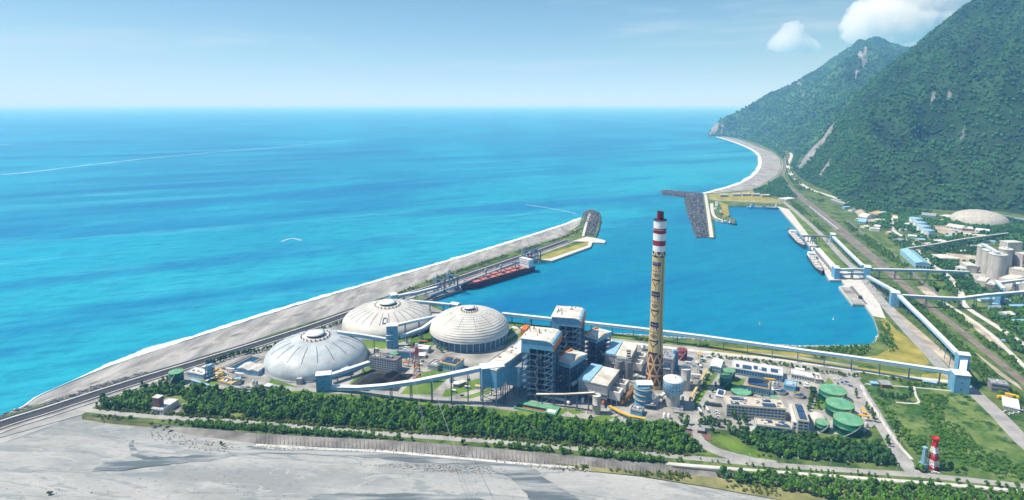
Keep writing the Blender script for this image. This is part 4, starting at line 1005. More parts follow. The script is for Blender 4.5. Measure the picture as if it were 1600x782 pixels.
# heights as fractions measured down the stack (0 top, 1 base)
def pat(a,f):
    "0 cream 1 white 2 red 3 maroon 4 black 5 navy; a = angle in turns, 0 faces the camera"
    if f<.045: return 1
    if f<.077: return 2
    if f<.114: return 1
    if f<.146: return 2
    if f<.180: return 1
    if f<.213:
        u=(a*6)%1; v=(f-.180)/.033; q=abs(2*u-1)
        return 4 if v>q+.25 or v<q-.35 else 0
    if f>.787:
        g=(f-.787)/.0676
        if g>2.85: return 0
        k=int(g); v=g%1
        if v>.80: return 0
        v/=.80; u=(a*7+.5*(k%2)+.2)%1; q=abs(2*u-1)
        return 3 if v>q+.16 or v<q-.30 else 0
    # two painted panels round the shaft, each repeated in three tiers
    for ctr,kind in((-.06,'m'),(.125,'z'),(.44,'m'),(.625,'z'),(-.30,'z')):
        x=(a-ctr+.5)%1-.5
        if kind=='z' and abs(x)<.022:
            return 4 if (f*150)%1<.45 else 0
        if kind=='m' and abs(x)<.125:
            u=x/.125; g=((f-.238)/.182)%1
            if f<.238: return 0
            if g<.09: return 5 if (abs((u*3)%1-.5)<.36 or g<.03 or g>.07) else 0
            if .09<=g<.12: return 4
            if .12<=g<.27:
                if abs(u)<.06 or (abs(u)<.35 and .14<g<.16): return 4
                return 4 if .5<abs(u)<.62 and g<.22 else 0
            if .27<=g<.33: return 4 if ((u*5)%1<.45) else 0
            if .33<=g<.52:
                q=abs(u)*.55+abs(g-.425)*5.2
                return 5 if q<.18 else 0 if q<.28 else 4 if q<.42 else 0
            if .55<=g<.60: return 4 if abs(u)<.9 else 0
            if .60<=g<.78: return 4 if abs(abs(u)-.9*(1-(g-.60)/.18))<.09 else 0
            if .78<=g<.95: return 4 if abs(u)<.07 else 0
            if g>=.95: return 4 if abs(u)<.9 else 0
            if abs(u)>.88: return 4
    return 0
b=MB(); vs=[]
for j in range(NZ+1):
    z=HC*j/NZ; r=rad(z)
    for i in range(NA):
        a=2*math.pi*i/NA; vs.append((r*math.cos(a),r*math.sin(a),z-.1 if j==0 else z))
b.v=vs; cam_ang=math.atan2(-C.y,-C.x)
for j in range(NZ):
    f=1-(j+.5)/NZ
    for i in range(NA):
        a=((2*math.pi*(i+.5)/NA-cam_ang)/(2*math.pi)+.5)%1-.5
        b.f.append([j*NA+i,j*NA+(i+1)%NA,(j+1)*NA+(i+1)%NA,(j+1)*NA+i]); b.m.append(pat(a,f)); b.s.append(True)
b.build('shaft',[M['cream'],M['white'],M['red_band'] if 'red_band' in M else M['red'],M['maroon'],M['black'],M['navy']],t)
rt=rad(HC)
MB().lathe([(rt+.01,HC-.5),(rt+.5,HC-.5),(rt+.5,HC+.6),(rt-1.0,HC+.6),(rt-1.0,HC-.2),(.05,HC-.2)],n=48).build('rim',M['dark'],t)
for k,(dx,dy,hh) in enumerate(((-1.2,-.6,9.5),(1.6,1.4,8.5))):
    m=MB(); m.cyl(dx,dy,HC-.2,HC+hh,2.5,2.5,24); m.build('flue',M['red_flue'] if 'red_flue' in M else M['red'],t); MB().cyl(dx,dy,HC+hh-.9,HC+hh+.4,2.65,2.65,24,top=0).build('flue_collar',M['dark'],t)
for z in(HC*.945,HC*.80): MB().lathe([(rad(z)+.02,z),(rad(z)+1.0,z),(rad(z)+1.0,z+.25),(rad(z)+.02,z+.25)],n=48).build('platform',M['grey'],t)
# ---------------------------------------------------------------- tanks, silos, vessels
def tank(name,label,cx,cy,rpx,h,wall,roof,group=None,z=Z0,rail=True,cat='tank',stairs=True):
    "round tank: px centre of its roof and px radius"
    c=G(cx,cy,z+h); dep=c.y*cP+(H-z-h)*sP; r=rpx/F*dep; t=thing(name,label,cat,(c.x,c.y,z),0,group); occ_rect(c,0,-r,r,-r,r)
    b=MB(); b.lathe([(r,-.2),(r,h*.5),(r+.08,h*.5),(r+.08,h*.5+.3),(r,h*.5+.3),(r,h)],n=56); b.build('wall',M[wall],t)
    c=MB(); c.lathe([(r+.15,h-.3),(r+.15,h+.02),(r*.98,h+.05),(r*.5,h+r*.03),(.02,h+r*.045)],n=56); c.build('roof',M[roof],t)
    if rail:
        b=MB(); n=28
        for k in range(n):
            a,a2=2*math.pi*k/n,2*math.pi*(k+1)/n; p=Vector((r*.985*math.cos(a),r*.985*math.sin(a),h)); q=Vector((r*.985*math.cos(a2),r*.985*math.sin(a2),h)); b.beam(p,p+Vector((0,0,1.1)),.1); b.beam(p+Vector((0,0,1.1)),q+Vector((0,0,1.1)),.12)
        b.build('railing',M['yellow'] if wall=='green' else M['grey'],t)
    if stairs and h>6:
        b=MB(); n=14
        for k in range(n):
            a=-2.3+1.1*k/n; b.beam((r*math.cos(a),r*math.sin(a),h*k/n),((r+1.4)*math.cos(a),(r+1.4)*math.sin(a),h*k/n+.1),1.3,.2)
        b.build('stair',M['grey'],t)
    MB().cyl(0,0,h+r*.04,h+r*.045+.7,.6,n=10).build('vent',M['grey'],t)
    return t
gt='large green fuel tanks'
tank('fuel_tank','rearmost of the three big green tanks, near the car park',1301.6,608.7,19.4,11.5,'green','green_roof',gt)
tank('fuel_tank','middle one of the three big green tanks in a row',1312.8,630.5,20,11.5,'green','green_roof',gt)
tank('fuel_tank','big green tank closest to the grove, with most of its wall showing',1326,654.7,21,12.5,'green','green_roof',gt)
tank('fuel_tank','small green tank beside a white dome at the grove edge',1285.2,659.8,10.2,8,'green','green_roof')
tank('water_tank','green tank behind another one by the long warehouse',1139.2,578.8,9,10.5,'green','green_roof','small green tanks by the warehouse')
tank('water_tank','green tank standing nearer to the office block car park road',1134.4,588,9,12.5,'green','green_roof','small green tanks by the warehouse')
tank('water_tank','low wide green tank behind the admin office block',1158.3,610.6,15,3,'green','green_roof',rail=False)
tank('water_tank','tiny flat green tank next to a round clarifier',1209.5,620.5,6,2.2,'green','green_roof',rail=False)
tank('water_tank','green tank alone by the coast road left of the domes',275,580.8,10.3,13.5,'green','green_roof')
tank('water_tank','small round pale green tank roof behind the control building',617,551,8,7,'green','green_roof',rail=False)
tank('oil_tank','dark maroon tank with a flat roof near the harbour conveyor',1066,546.5,7.9,12,'red_tank','red_tank')
tank('cement_silo','tall plain grey concrete silo behind the blue water tower',1070.7,575,8.7,25,'concrete','pale_concrete',cat='silo',rail=False,stairs=False)
tank('ash_silo','grey ash silo under the end of the brown pipe conveyor',932.5,617.5,6.4,20,'concrete','pale_concrete',cat='silo',rail=False,stairs=False)
tank('process_tank','small white tank between the rear filter house and the chimney',1005,538,3.2,8,'white','white',rail=False)
tank('process_tank','small grey green tank just right of the chimney base',1036,585,5,9,'concrete','pale_concrete',rail=False)
# twin ash silos
c0=gp(968,563,30); t=thing('ash_silos','twin dark concrete ash silos with a steel headframe between filter houses','silo',(c0.x,c0.y,Z0),R(-12))
for k in(0,1): MB().cyl(0+10.2*k,0,-.2,30,4.9,n=32).build('silo',M['dark_concrete'],t)
MB().box(-3,13,-2.5,2.5,30.01,33).build('head_house',M['grey'],t); b=MB()
for x,y in((8,-2),(12,-2),(12,2),(8,2)): b.beam((x,y,33),(x,y,42),.4)
for k in range(3): b.box(7.8,12.2,-2.2,2.2,35.5+3*k,35.8+3*k)
b.build('headframe',M['dark'],t)
# water tower: blue drum on a concrete column
c0=G(1051,634); t=thing('water_tower','round blue water tower with a white top on a concrete shaft','water tower',c0,0); hw=hgt(1051,634,592); r=10.6
MB().cyl(0,0,-.2,hw-14,7.2,n=16,sm=False).build('shaft',M['concrete'],t)
b=MB(); b.lathe([(7.2,hw-16),(r,hw-14),(r,hw-.6)],n=56); b.build('drum',M['pale_blue'],t)
c=MB(); c.lathe([(r+.15,hw-.9),(r+.15,hw),(r*.5,hw+.5),(.02,hw+.7)],n=56); c.build('roof',M['white'],t)
for rr_ in range(2):
    for k in range(20):
        a=2*math.pi*k/20; q=MB(); q.box(-.55,.55,-.12,.12,-.6,.6); o=q.build('window',M['glass'],t); o.location=((r+.02)*math.cos(a),(r+.02)*math.sin(a),hw-5-4.5*rr_); o.rotation_euler=(0,0,a+math.pi/2)
MB().cyl(2,1,hw+.5,hw+1.6,.6,n=10).build('vent',M['dark'],t)
for k in range(8):
    a=2*math.pi*k/8+.2; MB().beam((6.9*math.cos(a),6.9*math.sin(a),0),(6.9*math.cos(a),6.9*math.sin(a),hw-14),1.0).build('pilaster',M['pale_concrete'],t)
# scrubber
c0=G(1004,632); t=thing('scrubber','blue scrubber vessel with yellow railings and a white roof left of the chimney','scrubber',c0,0); hs=hgt(1004,632,602)
MB().cyl(0,0,-.2,hs,8.6,n=40).build('vessel',M['blue'],t)
for z in(hs*.35,hs*.62,hs*.9):
    b=MB(); b.lathe([(8.6,z),(10.2,z),(10.2,z+.25),(8.6,z+.25)],n=40); b.build('gallery',M['grey'],t)
    b=MB(); b.lathe([(10.15,z+1.0),(10.25,z+1.0),(10.25,z+1.25),(10.15,z+1.25),(10.15,z+1.0)],n=40)
    for k in range(20):
        a=2*math.pi*k/20; b.beam((10.2*math.cos(a),10.2*math.sin(a),z+.2),(10.2*math.cos(a),10.2*math.sin(a),z+1.1),.15)
    b.build('railing',M['yellow'],t)
MB().gable(-7,9,-5,6,hs+2.6,hs+5,0,'x',.4).build('roof',M['white'],t); MB().box(-7,9,-5,6,hs,hs+2.6).build('head_house',M['pale_blue'],t)
for k in range(4): MB().box(-6.5+4*k,-4.0+4*k,-5.2,-5.01,hs+.5,hs+2).build('window',M['glass'],t)
b=MB()
for k in range(5): b.tube((9+1.6*k,-3,0),(9+1.6*k,-3,hs*.8-2*k),.55,n=8)
b.build('risers',M['white'],t)
bld('pump_house','low blue pump house at the scrubber foot by the belt road','building',(985,640),(1003,644),(989,633),5,'blue','grey',units=6)
bld('fan_house','concrete fan house with a flat roof between ash silos and scrubber','building',(979,594),(1000,601),(987,583),9,'pale_concrete','concrete',units=5)
bld('gypsum_house','grey process building right behind the painted chimney','building',(1034,560),(1052,563),(1036,545),20,'grey','grey',units=5)
bld('duct_tower','narrow dark duct tower standing right of the chimney','building',(1036,576),(1046,577.5),(1039,566),26,'dark_concrete','grey',units=3)
t=thing('absorber_column','slim pale blue column between chimney and the maroon tank','tower',G(1052,577),0); hh=hgt(1052,577,547)
MB().cyl(0,0,-.2,hh,2.6,n=24).build('column',M['pale_blue'],t); MB().box(-1.2,1.2,-1.5,1.5,hh,hh+1.5).build('cap',M['white'],t)
b=MB(); b.box(2.2,5,-2,2,-.2,hh*.95); b.build('service_shaft',M['blue'],t)
# brown pipe conveyor to the ash silo
gallery('thin brown pipe conveyor leading to the ash silo',[gp(838,617,11),gp(880,617,14),gp(929,614.5,22)],2.4,1.4,legs=5,wall='brown',roof='dirty_roof')
gallery('yellow pipe bridge curving along the road to the pump house',[gp(952,635,4),gp(970,645,4),gp(985,651,4),gp(1008,655,3.5)],2.2,1.0,legs=7,wall='yellow',roof='yellow',lattice=False,name='pipe_bridge')
gallery('yellow pipe rack beside the green lawn strip right of the silos',[gp(1078,625,5),gp(1092,600,5),gp(1104,578,5)],2.2,1.0,legs=6,wall='yellow',roof='cream',lattice=False,name='pipe_bridge')
gallery('grey pipe rack between the chimney base and water tower',[gp(1018,632,6),gp(1032,620,6),gp(1042,612,6)],3.0,1.4,legs=4,wall='grey',roof='pale_concrete',lattice=False,name='pipe_bridge')
# settling pond with green deck near the front
f=Fr((803,638),(868,650),(820,627),1.2); t=thing('settling_pond','sunken settling pond with a green deck in front of the boiler','pond',f.loc,f.rz)
b=MB(); 
for q in((0,f.w,0,1),(0,f.w,f.d-9,f.d),(0,1,1,f.d-9),(f.w-12,f.w,1,f.d-9)): b.box(*q,-.1,2.2)
b.build('deck',M['green_roof'],t); MB().box(1,f.w-12,1,f.d-9,-.1,.4).build('water',M['brown'],t)
MB().box(f.w-10,f.w-1,2,8,2.2,3.0).build('cover',M['white'],t)
b=MB(); b.box(1,f.w-12,f.d-10.5,f.d-9.2,1.4,2.0); b.build('rake',M['dark'],t)
# ================================================================ offices, workshops, yards
bld('admin_building','long beige office block with window rows and solar panels facing the grove','office building',(1135.7,632.5),(1228,640),(1135,618),14,'office_wall','beige',win=(4,16),side=(4,5),solar=((.08,.22,.05,.3),(.12,.38,.55,.8),(.62,.85,.08,.4),(.66,.8,.6,.8)),units=16)
bld('annex_building','low office annex with roof solar panels in front of the long office block','office building',(1182,664),(1238,671),(1184,654),7,'pale_blue','beige',win=(1,9),solar=((.3,.48,.5,.8),(.55,.95,.1,.4),(.7,.85,.55,.85)),units=8)
bld('office_wing','narrow office wing with blue solar roof at the end of the office block','office building',(1247,657),(1260,657),(1238,630),14,'office_wall','beige',prim='v',W=10,win=(4,2),side=(4,9),solar=((.15,.85,.08,.45),(.15,.85,.5,.9)))
bld('office_stair_wing','pale perforated stair wing alongside the solar roofed office wing','office building',(1239,659),(1245,657.5),(1233,631),9,'white','pale_concrete',prim='v',W=5,win=(2,1))
t,f_=bld('warehouse','long flat warehouse with roof solar panels below the harbour conveyor','warehouse',(1144.3,574.8),(1223.5,587.5),(1150,563.5),8,'blue','roof',win=(1,18),solar=((.06,.13,.15,.5),(.2,.38,.1,.5),(.42,.5,.2,.6),(.58,.68,.15,.55),(.76,.9,.2,.6)),units=2)
bld('lean_to','white roofed lean-to in front of the long warehouse','shed',(1196,586),(1222,591),(1197,580),5,'blue','roof',units=1)
bld('workshop','workshop hall with a large blue solar roof behind the office block','workshop',(1168.5,602.5),(1202,608.5),(1173,591),9,'blue','cream',solar=((.04,.94,.12,.5),(.04,.7,.52,.9)),win=(1,8))
bld('workshop_shed','narrow white shed at the right end of the workshop hall','shed',(1203,609),(1209,609.5),(1207,596),6,'white','white')
bld('switch_house','small cabin with solar roof beside the entrance road','building',(1118.5,617.5),(1130,620),(1121,608),5,'pale_concrete','white',solar=((.15,.85,.15,.8),))
bld('store_shed','white roofed store shed left of the car park','warehouse',(1236.5,584),(1273.5,591),(1240,578.5),6,'pale_concrete','roof',win=(1,9))
bld('store_house','small grey house between the store shed and the car park','building',(1274,592),(1285,593),(1277,583),6,'concrete','pale_concrete',units=2)
bld('cooling_house','pale blue slatted cooling house left of the long warehouse','building',(1110,572),(1126,575),(1116,561),8,'pale_blue','white',style='gabley',units=0,win=(2,6))
bld('canopy','tiny white canopy behind the store shed','shed',(1243,577),(1257,579),(1244,574.5),4,'pale_concrete','white')
bld('settling_house','blue water treatment house behind two clarifiers','building',(1225,601),(1243,605),(1228,594),6,'blue','pale_blue',units=3)
bld('brown_house','small brown house among shrubs left of the field','house',(1378,601),(1393,602),(1380,594),4.5,'brown','grey',style='gable')
bld('field_shed','tiny blue shed beside the brown house in the shrubs','shed',(1362,599),(1373,600),(1364,596),3.5,'blue','pale_blue')
bld('gate_shed','long low blue shed at the foot of the right transfer tower','shed',(1443,596),(1464,599),(1444,594),3.5,'blue','pale_blue')
bld('guard_house','low dark roofed gatehouse beside the entrance road','building',(1090,672),(1101,673.5),(1091,667.5),3.5,'brick','grey')
bld('gate_building','grey gatehouse under trees across the entrance road','building',(1097,668),(1112,669.5),(1098,665),3.5,'concrete','grey')
for (px,py,r,lab) in((1219.5,614,9.6,'round clarifier basin behind the office block, left of two'),(1248.5,620,8.4,'round clarifier basin with a yellow walkway, right of two')):
    c=G(px,py); dep=c.y*cP+H*sP; r=r/F*dep; t=thing('clarifier',lab,'basin',c,0,'round clarifiers')
    MB().lathe([(r,-.2),(r,3.2),(r-.7,3.2),(r-.7,-.1)],n=48).build('wall',M['dark_concrete'],t); MB().cyl(0,0,-.1,2.3,r-.72,n=48,sm=False).build('water',M['teal'],t)
    MB().beam((-r,0,3.7),(r*.2,r*.1,3.7),1.2,.5).build('walkway',M['yellow'] if px>1240 else M['white'],t); MB().cyl(0,0,2.31,4.2,.9,n=12).build('hub',M['grey'],t)
c=G(1276.6,655); t=thing('small_dome','small white half dome between the grove and green tanks','storage dome',c,0); r=9.2
MB().lathe([(r*math.cos(a),r*.72*math.sin(a)-.1) for a in [math.pi/2*k/12 for k in range(12)]]+[(.02,r*.72)],n=40).build('shell',M['dome_white'],t); MB().lathe([(r+.1,-.1),(r+.5,-.1),(r+.5,.8),(r+.1,.8)],n=40).build('kerb',M['pale_concrete'],t)
bld('control_building','grey control building with six window rows beside the coal heap','office building',(577,558),(619,564.5),(583,550.5),15,'concrete','dark_concrete',win=(5,11),side=(5,4),solar=((.45,.8,.3,.6),),units=7)
bld('pump_hall','blue pump hall behind the control building near the pylon','building',(620,549.5),(648,551),(622,543),9,'blue','grey',units=3)
bld('storehouse','pale storehouse with solar panels beside the ribbed dome','building',(684,566),(712,572),(692,555),9,'pale_blue','cream',solar=((.12,.9,.15,.45),(.12,.5,.5,.85),(.6,.9,.5,.85)),win=(1,6))
bld('storehouse_annex','low grey annex left of the storehouse with solar panels','building',(668,570),(684,573.5),(675,561),6,'grey','grey',units=4)
bld('tent_shed','white tent roofed shed beside the ribbed dome foot','shed',(650,544),(668,546),(653,538),6,'pale_concrete','white',style='gable')
bld('tent_shed','smaller white shed near the red pylon','shed',(652,556),(664,556),(655,551),4,'pale_concrete','white',style='gable')
bld('transformer_cabin','white transformer cabin in the fenced yard below the conveyor','building',(708,600),(716,600.5),(709,596),4.5,'grey','white')
bld('transformer_cabin','grey equipment cabin next to a white one below the conveyor','building',(716,601),(728,596),(714,597),4,'dark_concrete','pale_concrete')
bld('yellow_roof_cabin','small cream roofed cabin near the junction house legs','building',(742,603.5),(754,604.5),(743,601),3.5,'pale_concrete','cream')
# left water works
bld('works_shed','white roofed works shed right of the lone green tank','building',(292,581),(318,586),(305,575),6,'pale_blue','roof',units=3)
bld('works_shed','small white works shed behind a dark process tower','building',(316,573),(326,575),(319,569.5),6,'pale_blue','roof')
bld('solar_shed','twin gabled shed with solar roof left of the nearest dome, front half','workshop',(386,579),(405,583),(399,570),6,'pale_blue','pale_concrete',style='gabley',prim='v',W=14)
bld('solar_shed','twin gabled shed with solar roof left of the nearest dome, rear half','workshop',(370,576),(388,579),(384,567),6,'pale_blue','pale_concrete',style='gabley',prim='v',W=14)
bld('filter_works','cream flat roofed filter works with a solar patch near the pool','building',(340,595),(362,601),(351,587),5,'pale_concrete','cream',solar=((.2,.6,.3,.6),),units=4)
bld('pipe_shed','long dark pipe shed behind the boundary wall left of the domes','shed',(356,605),(403,609),(357,602),4,'dark_concrete','grey',units=5)
bld('pipe_shed','blue louvred shed beside the cream filter works','shed',(362,596),(376,594),(365,590),5,'blue','pale_blue',units=3)
bld('white_cabin','white cabin at the lawn edge below the nearest dome','building',(413,603),(421,604),(415,599),4.5,'white','white')
bld('white_cabin','low dark roofed cabin among pipes near the lawn edge','building',(417,606),(433,608),(420,603),2.5,'dark_concrete','green')
f=Fr((352,577.5),(366,580),(395,556.5),1,prim='v',W=16); t=thing('water_basin','long blue water basin beside the coast road','basin',f.loc,f.rz); b=MB()
for q in((0,f.w,0,1),(0,f.w,f.d-1,f.d),(0,1,1,f.d-1),(f.w-1,f.w,1,f.d-1)): b.box(*q,-.1,1.4)
b.build('wall',M['concrete'],t); MB().box(1.01,f.w-1.01,1.01,f.d-1.01,-.1,.7).build('water',M['teal'],t)
MB().box(-7,-1,0,f.d,-.1,2.2).build('side_channel',M['dark_concrete'],t)
t=thing('process_tower','dark steel process tower behind works sheds by the coast road','tower',G(329,594),.2)
for x in(-4,4):
    for y in(-3,3): MB().beam((x,y,-.1),(x,y,17),.7).build('column',M['steel'],t)
b=MB(); 
for z in(5,9,13,17): b.box(-4.5,4.5,-3.5,3.5,z,z+.4)
b.build('floors',M['steel'],t); MB().cyl(0,0,5.5,19,2.6,n=20).build('vessel',M['pale_blue'],t)
t=thing('settler','tan round settler tank beside the dark process tower','tank',G(342,586),0); MB().cyl(0,0,-.1,4,6,n=32).build('wall',M['cream'],t); MB().box(-6,6,-.5,.5,4.01,4.6).build('walkway',M['grey'],t)
gallery('low pipe rack from the works sheds towards the dome lawn',[gp(298,594,3),gp(322,601,3),gp(330,605,3)],2,1,legs=4,wall='pale_blue',roof='pale_blue',lattice=False,name='pipe_bridge')
gallery('long low pipe rack along the boundary wall left of the domes',[gp(345,608,2.5),gp(380,612,2.5),gp(415,614,2.5)],2,.9,legs=6,wall='dark',roof='grey',lattice=False,name='pipe_bridge')
t,f=bld('brick_tower_house','white roofed house with a red brick tower among the belt trees','house',(237,638),(252,641),(262,623),6,'pale_concrete','roof',prim='v',W=14,win=(1,4),units=2)
b=MB(); b.box(-1,7,f.d*.12,f.d*.42,-.1,16,0); b.build('brick_tower',M['brick'],t)
b=MB(); b.box(-1.3,7.3,f.d*.12-.3,f.d*.42+.3,16.01,16.7); b.build('tower_cap',M['pale_concrete'],t)
for k in range(2): MB().box(2.5,4.5,f.d*.12-.1,f.d*.12+.01,8+4*k,9.6+4*k).build('tower_window',M['glass'],t)
sheet('house_yard',[(263,645),(287,629),(295,631),(278,645)],Z0+.08,M['paving'])
# ---------------------------------------------------------------- pylon with cables, towers
def lattice(b,w0,w1,z0,z1,n,th=.35,mats=(0,)):
    for k in range(n):
        f0,f1=k/n,(k+1)/n; a=w0+(w1-w0)*f0; c=w0+(w1-w0)*f1; za,zb=z0+(z1-z0)*f0,z0+(z1-z0)*f1; m=mats[k%len(mats)]
        A=[(-a,-a,za),(a,-a,za),(a,a,za),(-a,a,za)];C_=[(-c,-c,zb),(c,-c,zb),(c,c,zb),(-c,c,zb)]
        for i in range(4):
            j=(i+1)%4; b.beam(A[i],C_[i],th*1.5,m=m); b.beam(A[i],C_[j],th,m=m); b.beam(A[j],C_[i],th,m=m); b.beam(C_[i],C_[j],th,m=m)
M['pale_red']=mat('weathered_red',(.50,.08,.05),.6,.15,.3)
pc=G(652,596); hp=hgt(652,596,537)
t=thing('pylon','red and white lattice pylon between the control building and storehouse','pylon',pc,.25)
b=MB(); lattice(b,4.5,1.0,0,hp,9,.38,(0,0,1)); b.build('mast',[M['pale_red'],M['white']],t)
ARM=[]
for z in(hp*.62,hp*.76,hp*.9):
    b=MB(); 
    for s in(-1,1): b.beam((0,-.8,z),(s*8,0,z+.6),.45); b.beam((0,.8,z),(s*8,0,z+.6),.45); b.beam((0,0,z+2.2),(s*8,0,z+.6),.35)
    b.build('cross_arm',M['pale_red'],t); ARM.append(z)
def cable(label,a,c,sag,r=.16):
    a=Vector(a);c=Vector(c); b=MB(); n=24; P=[]
    for k in range(n+1):
        u=k/n; p=a.lerp(c,u); p.z-=sag*4*u*(1-u); P.append(p-a)
    for p,q in zip(P,P[1:]): b.tube(p,q,r,n=5)
    o=b.build('power_cable',M['grey']); o.location=a; tag(o,label,'cable','overhead cables to the pylon')
ca,sa=math.cos(.25),math.sin(.25)
def armpt(s,z): return Vector((pc.x+s*8*ca,pc.y+s*8*sa,Z0+z+.3))
E1=G(735,860,40)
cable('bright overhead cable running from the red pylon down across the belt',armpt(1,ARM[1]),Vector((E1.x+6,E1.y,72)),10,.15)
cable('one of two faint overhead cables left of the bright one',armpt(-1,ARM[2]),Vector((E1.x-16,E1.y,74)),10,.09)
cable('one of two faint overhead cables left of the bright one',armpt(-1,ARM[1]),Vector((E1.x-16.9,E1.y,71)),10,.09)
tc_=G(1457,733); ht=hgt(1457,733,684)
t=thing('lattice_tower','red and white lattice signal tower by the levee road junction','tower',tc_,.3)
b=MB(); lattice(b,3.3,1.1,0,ht*.9,9,.40,(0,1,1,0,0,1,1,0,0)); b.build('mast',[M['red'],M['white']],t)
for k in range(1,6):
    z=ht*.9*k/6; a=3.3-2.2*k/6+.15; MB().box(-a,a,-a,a,z,z+.3).build('platform',M['red'] if k in(1,2,5) else M['white'],t)
b=MB(); b.lathe([(1.3,ht*.90),(3.0,ht*.96),(3.0,ht),(2.5,ht),(1.2,ht*.93)],n=8,sm=False); b.build('crown_platform',M['red'],t)
for s in(-1,1): MB().cyl(s*2.2,-2.0,ht*.55,ht*.55+.8,1.1,n=14).build('dish',M['white'],t)
t=thing('radio_mast','small pale blue lattice mast on a square equipment hut','mast',G(1442,731),.3)
MB().box(-3,3,-2.6,2.6,-.1,4.5).build('hut',M['pale_blue'],t); b=MB(); lattice(b,1.4,.7,4.5,19,6,.22); b.build('mast',M['pale_blue'],t); MB().box(-1.6,1.6,-1.6,1.6,19,19.6).build('head',M['pale_blue'],t)
MB().box(-2,-.5,-2.7,-2.59,0,2.2).build('door',M['grey'],t)
# small plant equipment: skids, cabins, tank sets, pipe stacks
def eq(kind,t,rr):
    if kind==0:
        MB().box(-3,3,-1.2,1.2,0,2.6).build('cabin',M[rr.choice(('white','grey','pale_blue'))],t); MB().box(-3.1,3.1,-1.3,1.3,2.61,2.8).build('roof',M['roof'],t); MB().box(-.5,.5,-1.26,-1.19,0,2.0).build('door',M['dark'],t)
    elif kind==1:
        for x in(-2.2,2.2): MB().lathe([(1.6,0),(1.6,4.6),(1.0,5.3),(.02,5.5)],x,0,18).build('vessel',M[rr.choice(('white','grey','pale_concrete'))],t)
        b=MB(); b.tube((-2.2,-1.9,1),(3.5,-1.9,1),.25); b.tube((3.5,-1.9,1),(3.5,-1.9,4),.25); b.build('pipework',M['grey'],t)
    elif kind==2:
        MB().box(-3.5,3.5,-2,2,0,.5).build('skid',M['concrete'],t); MB().box(-2.5,1,-1.2,1.2,.5,2.4).build('motor',M[rr.choice(('blue','steel','green'))],t); b=MB(); b.tube((1,0,1.5),(3.2,0,1.5),.6); b.tube((3.2,0,1.5),(3.2,0,4.5),.45); b.build('pipework',M['pale_concrete'],t)
    else:
        for x in(-3.5,3.5):
            for y in(-1.2,1.2): MB().beam((x,y,0),(x,y,5),.35).build('leg',M['steel'],t)
        b=MB(); 
        for y in(-.9,-.3,.3,.9): b.tube((-6,y,5.3),(6,y,5.3),.24,n=8)
        b.box(-3.7,3.7,-1.4,1.4,4.8,5.04); b.build('pipework',M[rr.choice(('white','rust','grey','yellow'))],t)
KL=[('plant_cabin','small flat roofed equipment cabin standing among the plant buildings','cabin'),('vessel_pair','pair of small upright vessels standing among the plant buildings','tank'),('pump_skid','pump skid on a concrete pad among the plant buildings','pump'),('pipe_rack','short pipe rack on steel legs among the plant buildings','pipe rack')]
re_=random.Random(21); P0_=[None]*4
for poly,n in (([(955,610),(1000,598),(1030,612),(1060,620),(1072,640),(1040,656),(1010,650),(960,632)],16),([(1035,565),(1085,560),(1100,575),(1085,600),(1058,604)],10),([(895,606),(950,608),(950,640),(900,634)],7),([(640,540),(668,535),(672,560),(650,585),(632,580)],11),([(548,535),(600,548),(575,556),(545,548)],7),([(305,584),(345,575),(400,592),(408,604),(350,604),(312,596)],16),([(1085,556),(1140,562),(1130,575),(1092,570)],7),([(1230,600),(1262,598),(1262,612),(1235,610)],4),([(1340,610),(1352,632),(1368,662),(1352,668),(1345,640)],5),([(1190,592),(1225,598),(1215,608)],3),([(1520,432),(1575,456),(1600,460),(1600,452)],8),([(1495,400),(1530,405),(1510,412)],4),([(700,596),(735,594),(740,612),(705,614)],4)):
    W_=wpoly(poly,Z0); xs=[p.x for p in W_];ys=[p.y for p in W_]; c=0; tries=0
    while c<n and tries<400:
        tries+=1; x,y=re_.uniform(min(xs),max(xs)),re_.uniform(min(ys),max(ys))
        if not inside(x,y,W_) or any((int((x+dx)//CELL),int((y+dy)//CELL)) in OCC for dx in(-4,0,4) for dy in(-3,0,3)): continue
        c+=1; k=re_.randrange(4); p=Vector((x,y,Z0+.1)); rz=R(-15)+re_.choice((0,math.pi/2)); occ_rect(p,rz,-4,4,-2,2)
        if P0_[k] is None or re_.random()<.25:
            t=thing(KL[k][0],KL[k][1],KL[k][2],p,rz,KL[k][2]+'s of the plant yard'); eq(k,t,re_); P0_[k]=t
        else: copy_tree(P0_[k],p,rz)
# ================================================================ harbour and conveyors on the right
tower('lower blue tower with a white ramp roof at the right conveyor corner',(1493,584),(1513,586),(1497,576),23,W=15)
tower('taller blue tower standing behind the lower one at the right conveyor corner',(1499,553),(1517,555),(1502,548),37)
f=Fr((1502,560),(1511,561),(1503,552),34); MB()
gallery('white sloping link roof between the two right corner towers',[gp(1504,581,22),gp(1507,559,31)],6,2.6,legs=0,leg_ts=[])
tower('blue transfer tower where the quay conveyors split towards the cement works',(1393.5,456.5),(1407,458),(1396,452),24)
tower('blue transfer tower at the head of the paired quay conveyors',(1351.5,417),(1361.5,418),(1354,413),24)
tower('blue transfer tower at the water end of the paired conveyors',(1305,418.5),(1313,419),(1307,414),22)
tower('blue transfer tower beside the rail yard near two moored ships',(1299,366),(1306,366.5),(1301,363),18)
gallery('long white conveyor running up beside the quay road',[gp(1504,562,28),gp(1470,527,12),gp(1440,497,11),gp(1420,478,14),gp(1401,459,20)],5.5,3.6,legs=10,lattice=False)
gallery('white conveyor between two transfer towers beside the dock yard',[gp(1398,455.5,20),gp(1375,443,16),gp(1356,432.5,10)],5.5,3.4,legs=5)
gallery('upper one of the paired short conveyors at the quay',[gp(1351,421.5,17),gp(1332,421,19),gp(1313,422,17)],4.5,3.2,legs=1,leg_ts=[.55])
